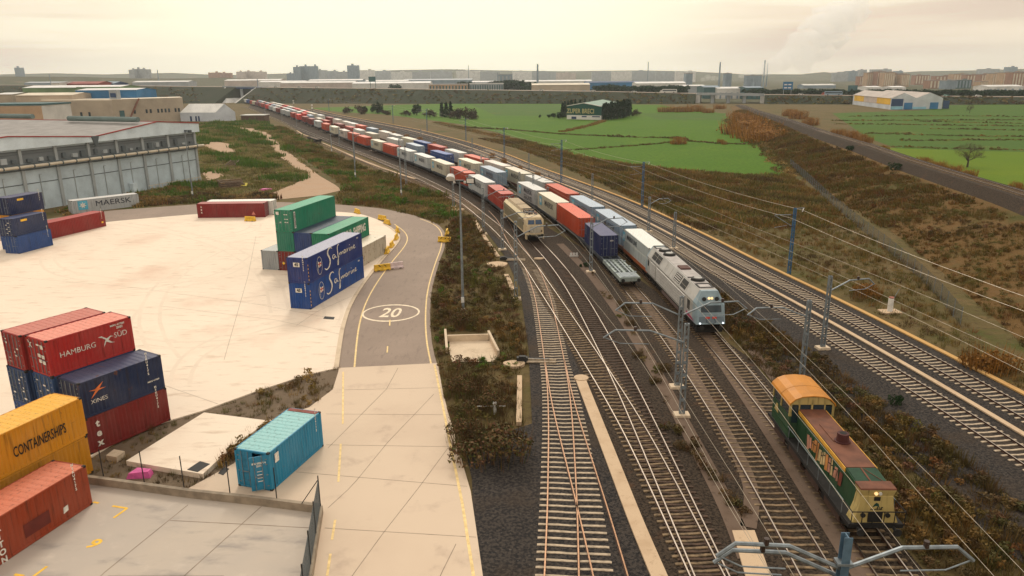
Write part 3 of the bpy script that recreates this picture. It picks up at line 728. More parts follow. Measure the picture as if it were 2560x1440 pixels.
def wagon(label, col, loc, yaw, Lw=15.6, group=None, buffers=False):
    r = thing('container_wagon', label, 'flat wagon', (loc[0], loc[1], ZT), yaw, group)
    f = link('frame', WG[0], r, (0, 0, -.0), color=col); f.scale = (Lw / 15.6, 1, 1)
    for sx in (-1, 1):
        b = link('bogie', WG[1], r, (sx * (Lw / 2 - 2.2), 0, 0))
        for q in (-.9, .9): link('wheelset', WG[2], b, (q, 0, .46))
    if buffers:
        for sx in (1,):
            for sy in (-1, 1): link('buffer', WG[3], r, (sx * (Lw / 2 - .02), sy * .95, .98))
    return r
DECK = 1.25
def s_for(p, px, z=ZTOP):
    A = p.off(-1.22); best = None; X = []
    for i in range(len(A)):
        if A[i][1] > 30: X.append((p.s[i], proj(A[i][0], A[i][1], z)[0]))
    for (s0, x0), (s1, x1) in zip(X, X[1:]):
        if (x0 - px) * (x1 - px) <= 0 and x0 != x1: return s0 + (s1 - s0) * (x0 - px) / (x1 - x0)
    return None
NAMES = {ORED: 'orange-red', RED: 'red', DRED: 'dark red', BRED: 'bright red', MGREY: 'pale grey', MCREAM: 'cream', WHITE: 'white', PINKW: 'pinkish white', NAVY: 'navy blue', BLUE: 'blue', BLUEG: 'blue-grey', GREEN: 'green', YELLOW: 'yellow', CYAN: 'cyan', PUR: 'purple-red'}
def row(key, lst, near_px, who, fill=None):
    """lst: (pixel x of the far top corner, colour, mark) from the near end outward"""
    p = T[key]; s0 = s_for(p, near_px); out = []; i = 0; grp = 'containers on the train %s' % who
    ends = []
    for px, col, mark in lst:
        s1 = s_for(p, px)
        if s1 is None: break
        ends.append((s1, col, mark))
    if fill:
        s = ends[-1][0]
        while s < p.L - 10:
            s += 15.9; ends.append((s, fill[rng.randrange(len(fill))], 'M' if rng.random() < .3 else ''))
    for s1, col, mark in ends:
        pitch = s1 - s0; Lc = 13.72 if pitch > 14.6 else 12.19 if pitch > 12.4 else 9.1 if pitch > 9.3 else 6.06
        if pitch > 20: s0 = s1 - 15.7; pitch = 15.7
        mid = s1 - Lc / 2 - .2; c = p.at(mid); d = p.tan(mid); yaw = math.atan2(-d.y, -d.x)
        jk = rng.uniform(.82, 1.1); jit = tuple(max(.004, v * jk) for v in col)
        lab = '%s container%s, %s behind %s' % (NAMES[col], ' with star emblem and lettering' if 'M' in mark else '', nth(i), who)
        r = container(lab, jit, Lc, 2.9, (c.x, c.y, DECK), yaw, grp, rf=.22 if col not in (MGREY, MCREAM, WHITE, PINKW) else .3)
        if 'M' in mark and c.y < 420:
            on_side(r, STAR, -Lc / 2 + 2.1, 1.72, -1, name='emblem'); on_side(r, MAERSK, 1.5, 1.72 if 'S' not in mark else 2.05, -1)
            if 'S' in mark: on_side(r, MAERSK_S, 1.5, .8, -1)
        elif c.y < 260:
            on_side(r, CODE_V, -Lc / 2 + .9, 2.3, -1, name='serial_number')
            on_end(r, PLATE, .35, 2.2, Lc, 1, 'serial_number')
        wm = (s0 + s1) / 2; w = p.at(wm); d2 = p.tan(wm)
        wc = (.03, .04, .055) if key != 'C' else ((.36, .085, .02) if i == 0 else (.12, .05, .04))
        wagon('%s container wagon carrying the %s container, %s behind %s' % ('orange' if key == 'C' and i == 0 else 'grimy', NAMES[col], nth(i), who), wc, (w.x, w.y), math.atan2(-d2.y, -d2.x), max(pitch - .5, 6), 'wagons of the train %s' % who)
        out.append(r); s0 = s1; i += 1
    return out
MM = 'M'
rA = row('A', [(1211, RED, ''), (1164, MGREY, MM), (1117, ORED, ''), (1076, MCREAM, MM), (1030, MGREY, MM), (991, MGREY, MM), (955, ORED, ''), (921, MCREAM, MM), (890, ORED, ''), (865, ORED, ''), (844, PINKW, MM),
              (821, MCREAM, MM), (801, ORED, ''), (784, MGREY, MM), (767, DRED, ''), (751.5, DRED, ''), (737, BRED, ''), (723.5, RED, ''), (710, MGREY, MM), (700, MGREY, MM), (688.5, DRED, ''), (680, WHITE, MM), (671, MGREY, ''), (661, BRED, ''), (651, RED, ''), (644, DRED, ''), (636, PUR, ''), (629, MCREAM, ''), (623, RED, ''), (615, BLUE, ''), (609, WHITE, ''), (604, WHITE, '')], 1255, 'the beige electric locomotive')
rB = row('B', [(1452, NAVY, ''), (1390, ORED, ''), (1337, MCREAM, MM), (1282, MGREY, 'MS'), (1195, BLUEG, MM), (1135, MCREAM, MM), (1069, BLUE, ''), (1011, BLUEG, ''), (961, WHITE, ''), (907, MCREAM, ''), (882, WHITE, ''), (861, RED, ''), (832, DRED, ''), (802, RED, ''), (786, MCREAM, ''), (765, BLUEG, ''), (752, BRED, ''), (738, WHITE, ''), (727, MGREY, '')], 1506, 'the empty flat wagon end', [MGREY, BLUEG, WHITE, MGREY, RED, PINKW])
rC = row('C', [(1547, WHITE, ''), (1482, BLUEG, MM), (1415, BLUEG, MM), (1360, ORED, ''), (1302, MGREY, ''), (1255, MCREAM, MM), (1207, PINKW, ''), (1155, ORED, ''), (1107, WHITE, ''), (1067, RED, ''), (1030, BLUE, ''), (997, MCREAM, ''), (969, MGREY, ''), (942, PINKW, ''), (912, BLUEG, ''), (887, ORED, ''), (867, WHITE, ''), (851, PINKW, ''), (831, PINKW, ''), (811, DRED, ''), (790, WHITE, ''), (775, MCREAM, '')], 1615, 'the grey diesel locomotive', [RED, WHITE, DRED, PINKW, MCREAM, BRED])
# weathered first container of the diesel's train
for ch in rC[0].children:
    if ch.name.startswith('body'): ch.color = (.42, .46, .46, 1)
o = on_side(rC[0], text_mesh('MAERSK LINE', .85, M['navy_letter'], 1., .015), -1.9, 2.1, -1)
on_side(rC[0], STAR, -6.0, 1.9, -1, name='emblem', size=.8)
# the bare end wagon of the middle train
pB = T['B']; sB = s_for(pB, 1506); q = sB - 4.6; c = pB.at(q); d = pB.tan(q)
r = wagon('empty grey-green end of a flat wagon in front of the navy container', (.30, .35, .33), (c.x, c.y), math.atan2(-d.y, -d.x), 9.2, None, True)
m = MB()
for sy in (-1, 1):
    m.box(-4.4, 4.3, sy * .62 - .1, sy * .62 + .1, 1.2, 1.26)
    for x in (-3.2, -.6, 2.2): m.box(x - .12, x + .12, sy * 1.2 - .1, sy * 1.2 + .2, 1.1, 1.3)
m.box(2.3, 4.4, -1.05, 1.05, 1.21, 1.24); m.mi = 1; m.box(4.42, 4.5, -1.2, 1.2, .98, 1.2)
m.build('deck_plates', [M['steel'], M['wood']], r)
# old wagon on the siding
p0 = T['T0']; c0 = G(783, 352, .4); q = p0.near(*c0); c = p0.at(q); d = p0.tan(q); r = thing('old_wagon', 'old dark empty flat wagon standing alone on the siding', 'flat wagon', (c.x, c.y, ZT), math.atan2(-d.y, -d.x))
m = MB()
for sy in (-1, 1): m.box(-9, 9, sy * .85 - .1, sy * .85 + .1, .8, 1.2)
for i in range(7): x = -8.8 + i * 2.93; m.box(x - .15, x + .15, -1.2, 1.2, .85, 1.22)
m.box(-3, 3, -1.0, 1.0, 1.2, 1.26); m.box(8.4, 9.0, -1.3, 1.3, .75, 1.3); m.build('frame', M['black'], r)
m = MB(); m.box(-8, 8, -.5, .5, 1.21, 1.27); m.build('deck', M['wood'], r)
for sx in (-1, 1):
    b = link('bogie', WG[1], r, (sx * 6.8, 0, 0))
    for k in (-.9, .9): link('wheelset', WG[2], b, (k, 0, .46))

# ------------------------------------------------------------------ containers standing in the yard
def stand(label, col, near_px, far_px, z=.1, Lc=12.19, Hc=2.59, corner='FR', door_near=True, **k):
    """near_px: the near bottom corner on the side that shows; far_px: the far bottom corner of that side"""
    a, b = Vector(G(*near_px, z)), Vector(G(*far_px, z)); d = (b - a).normalized(); n = Vector((d.y, -d.x))
    c = a + d * Lc / 2 - n * 1.22 * (1 if corner == 'FR' else -1)
    yaw = math.atan2(-d.y, -d.x) if door_near else math.atan2(d.y, d.x)
    return container(label, col, Lc, Hc, (c.x, c.y, z), yaw, casts=True, doors=True, **k), d, c
def stack_on(base, dx, dy, z, label, col, Lc, Hc, door_near=True, **k):
    """offset in the base container's frame"""
    yaw = base.rotation_euler[2]; ca, sa = math.cos(yaw), math.sin(yaw)
    return container(label, col, Lc, Hc, (base.location[0] + ca * dx - sa * dy, base.location[1] + sa * dx + ca * dy, z), yaw + (0 if door_near else math.pi), casts=True, **k)
# Safmarine pair: two 45 ft boxes; the closed end faces the camera
SAF = [([(2.35, 3.55, .08), (2.0, 3.95, .2), (1.35, 3.7, .26), (1.15, 3.0, .28), (1.55, 2.4, .30), (1.75, 1.6, .28), (1.35, .75, .26), (.65, .5, .2), (.3, .9, .14)]),
       ([(2.95, 2.35, .1), (2.5, 2.5, .16), (2.3, 2.0, .18), (2.65, 1.65, .16), (3.0, 2.3, .14), (3.05, 1.75, .16), (3.4, 1.8, .1)]),
       ([(4.15, 3.6, .08), (3.85, 3.9, .16), (3.6, 3.2, .18), (3.75, 1.6, .2), (3.7, .4, .18), (3.45, .2, .1), (3.5, 1.2, .1), (4.0, 1.75, .1)]),
       ([(4.1, 2.3, .12), (4.2, 1.75, .16), (4.3, 2.25, .12), (4.55, 2.35, .16), (4.6, 1.75, .16), (4.75, 2.25, .12), (5.0, 2.35, .16), (5.05, 1.8, .14)]),
       ([(5.75, 2.3, .12), (5.35, 2.4, .16), (5.25, 1.9, .16), (5.6, 1.75, .14), (5.8, 2.3, .14), (5.85, 1.8, .14)]),
       ([(6.1, 2.4, .12), (6.15, 1.75, .16), (6.25, 2.25, .12), (6.55, 2.35, .14)]),
       ([(6.8, 2.35, .14), (6.82, 1.78, .16), (7.0, 1.8, .1)]), ([(6.85, 2.75, .16), (6.9, 2.85, .16)]),
       ([(7.15, 2.35, .12), (7.18, 1.75, .16), (7.3, 2.25, .12), (7.55, 2.35, .14), (7.6, 1.8, .14)]),
       ([(7.95, 2.1, .1), (8.25, 2.25, .14), (8.1, 2.5, .14), (7.85, 2.2, .16), (8.0, 1.78, .16), (8.45, 1.95, .1)])]
SAFM = stroke_mesh('lettering', SAF, M['white_letter'])
def flag_emblem():
    m = MB(); m.mi = 0
    for i in range(28):
        a, b = 2 * math.pi * i / 28, 2 * math.pi * (i + 1) / 28
        m.quad((.62 * math.cos(a), 1.02 * math.sin(a), 0), (.57 * math.cos(a), .97 * math.sin(a), 0), (.57 * math.cos(b), .97 * math.sin(b), 0), (.62 * math.cos(b), 1.02 * math.sin(b), 0))
    m.quad((-.33, -.72, .002), (-.28, -.72, .002), (-.28, .55, .002), (-.33, .55, .002))
    m.face([(-.3, -.15, .002), (.0, -.2, .002), (.4, -.08, .002), (.4, .42, .002), (.0, .36, .002), (-.3, .5, .002)])
    m.mi = 1
    m.quad((-.3, .1, .005), (.4, .1, .005), (.4, .24, .005), (-.3, .24, .005)); m.quad((-.03, -.19, .005), (.12, -.18, .005), (.12, .38, .005), (-.03, .37, .005))
    return m.mesh('flag_emblem', [M['white_letter'], M['red_letter']])
FLAG = flag_emblem()
def saf(r):
    on_side(r, SAFM, 3.35, .16, 1).scale = (.98, .70, 1); o = on_side(r, FLAG, 4.2, 1.42, 1, name='flag_emblem')
    on_end(r, poly_mesh('sign', [(-.38, -.24), (.38, -.24), (.38, .24), (-.38, .24)], M['white_letter']), -.05, 2.1, 13.72, 1, 'length_sign', .03)
    on_end(r, text_mesh('45', .46, M['black_letter'], 1., .02), -.05, 2.1, 13.72, 1, 'length_figures', .04)
    on_end(r, CODE_V, .75, 2.3, 13.72, 1, 'serial_number', .03)
    m = MB()
    for i in range(9): m.mi = i % 2; m.quad((i * .2, -.05, 0), (i * .2 + .2, -.05, 0), (i * .2 + .2, .05, 0), (i * .2, .05, 0))
    on_side(r, m.mesh('hazard_strip', [M['lineo'], M['black_letter']]), 6.72, .35, 1, name='hazard_strip', rot=math.pi / 2)
    on_side(r, PLATE, -5.6, 2.5, 1, name='serial_number')
def closed_end(r, Lc, col, Hc):
    """swap the near door leaves for a corrugated end wall"""
    for ch in list(r.children):
        if ch.name.startswith('door'): ch.location.x = -ch.location.x; ch.rotation_euler = (0, 0, math.pi); ch.location.y = -ch.location.y
        if ch.name.startswith('body'): ch.rotation_euler = (0, 0, math.pi)
S1, dS, cS = stand('lower blue long container with flag emblem and script lettering beside the road', BLUE, (777.5, 773.9), (914.5, 691.4), .1, 13.72, 2.9); closed_end(S1, 13.72, BLUE, 2.9)
recolor(S1, (.008, .058, .25)); saf(S1)
S2 = stack_on(S1, .05, .02, 3.0, 'upper navy long container with flag emblem and script lettering beside the road', (.010, .030, .17), 13.72, 2.9, rf=.3); closed_end(S2, 13.72, NAVY, 2.9); saf(S2)
S2['roofnote'] = 1; del S2['roofnote']
for ch in S2.children:
    if ch.name.startswith('roof'): ch.color = (.36, .36, .46, 1)  # roof paled, part of the sky's sheen put into its colour
# cluster behind: five columns at the bottom
C0, dC, cC = stand('grey container end, lowest and leftmost under the green stack', (.30, .32, .33), (698, 675.5), (838, 610), .1, 12.19, 2.59)
closed_end(C0, 12.19, None, 2.59)
p25 = 2.52
def col(i, z, label, c, near=True, Hc=2.59, **k): return stack_on(C0, k.pop('dx', 0), i * p25, z, label, c, 12.19, Hc, near, **k)
C1 = col(1, .1, 'dark red container with locking rods, under the green stack beside the grey end', DRED); on_end(C1, poly_mesh('sticker', star_pts(.22, 4, .7), M['lineo']), -.5, 1.0, 12.19, 1, 'sticker')
C2 = col(2, .1, 'brown container hidden at the bottom of the stack behind the script-lettered pair', (.2, .05, .03))
C3 = col(3, .1, 'dark blue container at the bottom of the stack under the lettered green one', NAVY)
C4 = col(4, .1, 'stained beige container on the ground beside the yellow road barriers', (.50, .44, .34), rf=.1); closed_end(C4, 12.19, None, 2.59)
for ch in C4.children:
    if ch.name.startswith('body'): me = ch.data.copy(); me.materials[0] = M['rustpaint']; ch.data = me
D1 = col(1, 2.69, 'green container in the middle of the three-high stack, closed end', (.012, .17, .11)); closed_end(D1, 12.19, None, 2.59)
D2 = col(2, 2.69, 'blue container with dark roof between two green ones', (.014, .045, .16), rf=.02); closed_end(D2, 12.19, None, 2.59)
for ch in D2.children:
    if ch.name.startswith('roof'): ch.color = (.03, .05, .085, 1)
D3 = col(3, 2.69, 'green container with pale roof and white lettering on its long side', GREEN, rf=.32); closed_end(D3, 12.19, None, 2.59)
on_side(D3, text_mesh('CHINA  SHIPPING', 1.5, M['white_letter'], .62, .05), -1.3, 1.35, 1)
E1 = col(1, 5.28, 'topmost green container with white vertical lettering near its doors', (.016, .21, .12), Hc=2.9, rf=.25)
on_side(E1, rect_mesh('panel', .42, 2.2, M['white_letter']), 5.35, 1.5, 1, name='white_panel')
on_side(E1, text_mesh('EVERGREEN', .40, M['black_letter'], .85, .01), 5.35, 1.5, 1, rot=-math.pi / 2, out=.02)
for q_, (yy, zz) in enumerate([(-.75, 2.45), (.25, 2.3), (.55, 2.3), (.3, 1.7), (.6, 1.7), (-.4, 1.3), (.3, 1.3), (.6, 1.3)]):
    on_end(E1, rect_mesh('label', .4 if q_ == 0 else .22, .4 if q_ == 0 else .1, M['white_letter']), yy, zz, 12.19, 1, 'door_label')
# red stack in the foreground left
X1, dX, cX = stand('dark red container lettered tex, lowest in the foreground stack', (.19, .016, .014), (228, 1137), (402.3, 1060.8), .1, 6.06, 2.59); closed_end(X1, 6.06, None, 2.59)
on_side(X1, text_mesh('t\ne\nx', .7, M['white_letter'], 1., .03), 2.25, 1.3, 1); on_side(X1, CODE_V, -2.2, 2.2, 1, name='serial_number')
X2 = stack_on(X1, .04, -.02, 2.69, 'navy container with orange cross emblem on top of the tex container', (.010, .022, .07), 6.06, 2.59, rf=.1)
cross = [(-.85, .12), (-.2, .1), (.75, .62), (.25, .06), (.95, -.02), (.15, -.1), (-.75, -.72), (-.2, -.06)]
on_side(X2, poly_mesh('cross_emblem', [(a * .66, b * .72) for a, b in cross], M['orange_letter']), 1.85, 1.75, 1, name='cross_emblem')
on_side(X2, text_mesh('XINES', .40, M['white_letter'], 1.1, 0), 1.8, 1.0, 1); on_side(X2, CODE_V, -1.9, 2.3, 1, name='serial_number'); on_side(X2, CODE_H, -2.2, .9, 1, name='serial_number', size=.6)
Y1 = stack_on(X1, .30, -2.62, .1, 'blue container at ground level behind the tex container', BLUE, 6.06, 2.59)
Y2 = stack_on(X1, .30, -2.62, 2.69, 'mid-blue container with locking rods under the red lettered container', (.02, .07, .19), 6.06, 2.59)
Y3 = stack_on(X1, .28, -2.60, 5.28, 'bright red container with bird emblem and white lettering, topmost of its stack', (.40, .022, .020), 6.06, 2.59, roofcol=(.72, .25, .18))
Z1 = stack_on(X1, .62, -5.30, .1, 'blue container at ground level on the outer side of the red stack', BLUE, 6.06, 2.59)
Z2 = stack_on(X1, .62, -5.30, 2.69, 'blue container with white door labels, second level at the picture edge', (.014, .05, .14), 6.06, 2.59)
Z3 = stack_on(X1, .55, -5.25, 5.28, 'faded red container with worn roof beside the bird emblem container', (.30, .03, .028), 6.06, 2.59, roofcol=(.52, .16, .12))
bird = [(-1.0, .62), (-.55, .66), (.05, .22), (.55, .42), (1.0, .25), (.55, .3), (.25, .0), (.62, -.35), (1.05, -.5), (.45, -.42), (-.05, -.12), (-.45, -.75), (-.25, -.1), (-.1, .1), (-.5, .42)]
on_side(Y3, text_mesh('HAMBURG', .54, M['white_letter'], .98, 0), 1.02, 1.32, 1); on_side(Y3, poly_mesh('bird_emblem', [(a * .58, b * .62) for a, b in bird], M['white_letter']), -1.02, 1.38, 1, name='bird_emblem')
on_side(Y3, text_mesh('SÜD', .54, M['white_letter'], .98, 0), -2.1, 1.55, 1); on_side(Y3, CODE_H, -1.95, 2.3, 1, name='serial_number', size=.7); on_side(Y3, PLATE, -2.1, 2.08, 1, name='serial_number')
on_end(Y3, poly_mesh('bird_emblem', [(a * .3, b * .45) for a, b in bird], M['white_letter']), -.65, 2.1, 6.06, 1, 'bird_emblem')
for yy, zz, w, h in ((.3, 2.2, .35, .12), (.75, 2.1, .35, .3), (.3, 1.45, .36, .26), (.75, 1.4, .36, .26), (.35, 1.05, .36, .24), (.78, 1.0, .36, .26)):
    on_end(Y3, rect_mesh('label', w, h, M['white_letter']), yy, zz, 6.06, 1, 'door_label')
for r_ in (Z2, Z3, Y2):
    for k in range(7): on_end(r_, rect_mesh('label', rng.uniform(.15, .34), rng.uniform(.06, .14), M['white_letter']), rng.choice((-.5, .35, .7)) + rng.uniform(-.1, .1), .5 + k * .27, 6.06, 1, 'door_label')
# yellow pair in front
U2, dU, cU = stand('upper yellow container with black lettering at the picture edge', YELLOW, (0, 1201), (220, 1087), 2.69, 12.19, 2.59, rf=.14)
a, b = Vector(G(220, 1087, 2.69)), Vector(G(0, 1201, 2.69)); d = (b - a).normalized(); n = Vector((-d.y, d.x))
cc = a + d * 6.095 + n * (-1.22 if n.x > 0 else 1.22)
U2.location = (cc.x, cc.y, 2.69)
for ch in U2.children:
    if ch.name.startswith('roof'): ch.color = (.80, .42, .06, 1)  # brighter roof yellow, with sky sheen worked into the colour
on_side(U2, text_mesh('CONTAINERSHIPS', .92, M['black_letter'], .46, .012), -3.0, 1.15, 1)
m = MB(); m.box(-.3, .3, -.05, .05, 0, .6)
U1 = stack_on(U2, .1, .03, .1, 'lower yellow container behind the fence posts', (.52, .22, .008), 12.19, 2.59, rf=.14)
# orange-red box on the lower yard
a, b = Vector(G(232, 1260, .05)), Vector(G(0, 1414, .05)); d = (b - a).normalized(); n = Vector((-d.y, d.x)); n = n if n.x < 0 else -n
O1 = container('weathered orange-red container on the grey lower yard by the painted figure', (.30, .045, .013), 12.19, 2.59, (*(a + d * 6.095 + n * 1.22), .05), math.atan2(d.y, d.x), casts=True, roofcol=(.60, .18, .10))
on_side(O1, text_mesh('T\nR\nI\nT\nO\nN', .46, M['white_letter'], 1., .02), -.35, 1.3, 1); on_side(O1, CODE_V, -5.2, 2.3, 1, name='serial_number'); on_side(O1, rect_mesh('patch', 1.6, .8, plain('repair_patch', (.14, .02, .012), .6)), -2.5, .95, 1, name='repair_patch')
on_side(O1, poly_mesh('sticker', [(-.16, -.22), (.18, -.15), (.2, .2), (-.12, .16)], M['white_letter']), -4.3, .75, 1, name='sticker')
# cyan box with one door ajar
V1, dV, cV = stand('cyan container with one door leaf standing open on the driveway', CYAN, (681, 1228.4), (813.7, 1110.5), .05, 6.06, 2.59, rf=.5, open_door=R(38), roofcol=(.25, .50, .50))
on_side(V1, rect_mesh('poster', .42, .62, M['white_letter']), 2.25, 1.95, 1, name='white_poster')
on_side(V1, CODE_V, -2.3, 2.3, 1, name='serial_number')
dl = [c for c in V1.children if c.name.startswith('door')]
for ch in dl:
    if 'label' in ch.keys():
        for t_, z_ in (('IPSU 002571 6', 2.0), ('22G1', 1.82)):
            o = link('serial_number', text_mesh(t_, .17, M['white_letter'], .8, .008), ch, (.04, .5, z_), (math.pi / 2, 0, math.pi / 2)); o.scale = (-1, 1, 1)
        for k in range(4): link('label', rect_mesh('label', .3, .05, M['white_letter']), ch, (.04, .5, 1.45 - k * .22), (math.pi / 2, 0, math.pi / 2))
m = MB(); m.quad((-1.0, 3.0, 2.597), (1.0, 3.0, 2.597), (1.0, 2.8, 2.597), (-1.0, 2.8, 2.597))
m = MB(); m.box(-2.95, -2.55, -1.1, 1.1, 2.592, 2.602); o = m.build('rust_band', M['rustpaint'], V1, color=(.22, .05, .04))
# blue boxes at the far left
B1, dB, cB = stand('bright blue container on the ground at the far left pile', (.014, .06, .22), (49, 635), (136, 612), .1, 6.06, 2.59)
B2 = stack_on(B1, .2, -.1, 2.69, 'navy container with yellow label on top of the bright blue one', (.010, .026, .09), 6.06, 2.59)
B3 = stack_on(B1, -2.0, -2.7, 2.69, 'yellow container mostly hidden behind the navy pair', YELLOW, 6.06, 2.59)
B4 = stack_on(B1, -2.0, -2.7, .1, 'blue container at the base behind the far left pile', BLUE, 6.06, 2.59)
B5 = stack_on(B1, -2.2, -2.65, 5.28, 'dark navy container topmost at the far left with yellow label', (.010, .02, .075), 6.06, 2.59)
for r_ in (B2, B5): on_side(r_, rect_mesh('label', 1.1, .3, M['lineo']), 1.0, 2.1, 1, name='yellow_label'); on_side(r_, CODE_V, -2.4, 2.3, 1, name='serial_number')
on_side(B1, CODE_V, -2.4, 2.3, 1, name='serial_number')
for k in range(6): on_end(B2, rect_mesh('label', .3, .08, M['white_letter']), .2 + .4 * (k % 2), .5 + k * .3, 6.06, 1, 'door_label')
Q1, _, _ = stand('long dark red container lying beyond the far left blue pile', (.25, .018, .016), (136, 596), (266, 565), .1, 12.19, 2.59); 
a, b = Vector(G(266, 565, .1)), Vector(G(136, 596, .1)); d = (b - a).normalized(); n = Vector((-d.y, d.x)); n = n if n.y > 0 else -n
cc = a + d * 6.095 + n * 1.22; Q1.location = (cc.x, cc.y, .1); Q1.rotation_euler = (0, 0, math.atan2(d.y, d.x))
on_side(Q1, CODE_V, -5.4, 2.3, 1, name='serial_number'); on_side(Q1, rect_mesh('label', .4, .3, M['lineo']), -5.4, .8, 1, name='yellow_label')
Q1.rotation_euler[2] += 0
# dark red one side-on with the white one behind
a, b = Vector(G(495, 545, .1)), Vector(G(668, 543, .1)); d = (b - a).normalized(); n = Vector((-d.y, d.x))
P1 = container('long dark red container lying side-on at the back of the yard', (.20, .014, .016), 12.19, 2.59, (*(a + d * 6.1 + n * 1.22), .1), math.atan2(d.y, d.x), casts=True)
on_side(P1, text_mesh('t\ne\nx', .5, M['white_letter'], 1., .02), -5.3, 1.5, -1)
P2 = container('off-white container with snowy roof behind the side-on dark red one', WHITE, 12.19, 2.59, (*(a + d * 6.9 + n * 3.75), .1), math.atan2(d.y, d.x), casts=True, rf=.5)
# grey Maersk box half hidden in the grass by the warehouse
a, b = Vector(G(183, 534, .0)), Vector(G(330, 516, .0)); d = (b - a).normalized(); n = Vector((-d.y, d.x))
K1 = container('battered pale grey container with blue star emblem in the grass by the warehouse', (.42, .44, .45), 12.19, 2.59, (*(a + d * 6.1 + n * 1.22), -.2), math.atan2(d.y, d.x), casts=True, rf=.4)
on_side(K1, STAR, -4.2, 1.55, -1, name='emblem', size=1.1); on_side(K1, text_mesh('MAERSK', 1.45, M['navy_letter'], 1.25, .0), 1.3, 1.55, -1)
# ------------------------------------------------------------------ locomotives
def loco_root(name, label, key, front_px, z, length):
    p = T[key]; c = G(*front_px, z); q = p.near(*c); mid = q + length / 2; a, b = p.at(q + 2.5), p.at(q + length - 2.5); d = (a - b).normalized()
    ctr = (a + b) / 2
    return thing(name, label, 'locomotive', (ctr.x, ctr.y, ZT), math.atan2(d.y, d.x))
def bogies(r, xs, axles, side=1.1):
    for x in xs:
        m = MB(); span = 1.9 * (axles - 1) / 2 + .9
        for sy in (-1, 1):
            m.box(-span, span, sy * side - .08, sy * side + .08, .45, .85)
            for k in range(axles):
                u = (k - (axles - 1) / 2) * 1.9; m.box(u - .3, u + .3, sy * side - .14, sy * side + .14, .3, .75)
        m.box(-span * .6, span * .6, -1, 1, .5, .95)
        b = m.build('bogie', M['black'], r, (x, 0, 0))
        for k in range(axles):
            w = link('wheelset', WG[2], b, ((k - (axles - 1) / 2) * 1.9, 0, .52)); w.scale = (1.12, 1, 1.12)
def buffers(r, x, z=1.0, y=.95, mat=None):
    for sy in (-1, 1): link('buffer', WG[3], r, (x, sy * y, z))
def roof_fan(r, x, z, rad):
    m = MB(); m.cyl(x, 0, z, z + .28, rad, 20, rad * .92); f = m.build('roof_fan', M['dark'], r)
    m = MB(); m.cyl(x, 0, z + .281, z + .33, rad * .58, 20); m.build('fan_cover', M['loco_grey'], f)
M['loco_grey'] = plain('loco_grey_paint', (.40, .385, .36), .5, 0, .2, .9)
M['loco_face'] = plain('loco_face_paint', (.24, .32, .36), .45, 0, .18, 1.2)
M['loco_roof'] = plain('loco_roof_paint', (.40, .36, .34), .6, 0, .3, .8)
M['louvre'] = plain('louvre_grey', (.50, .475, .44), .5, 0, .15, 2)
M['lamp'] = plain('lit_headlamp', (.9, .8, .6), .3, emit=((1., .58, .2), 1.4))
M['lampw'] = plain('lit_marker_lamp', (.9, .9, .9), .3, emit=((.85, .95, 1.), 2.))
M['magenta'] = plain('magenta_stripe', (.35, .02, .10), .5)
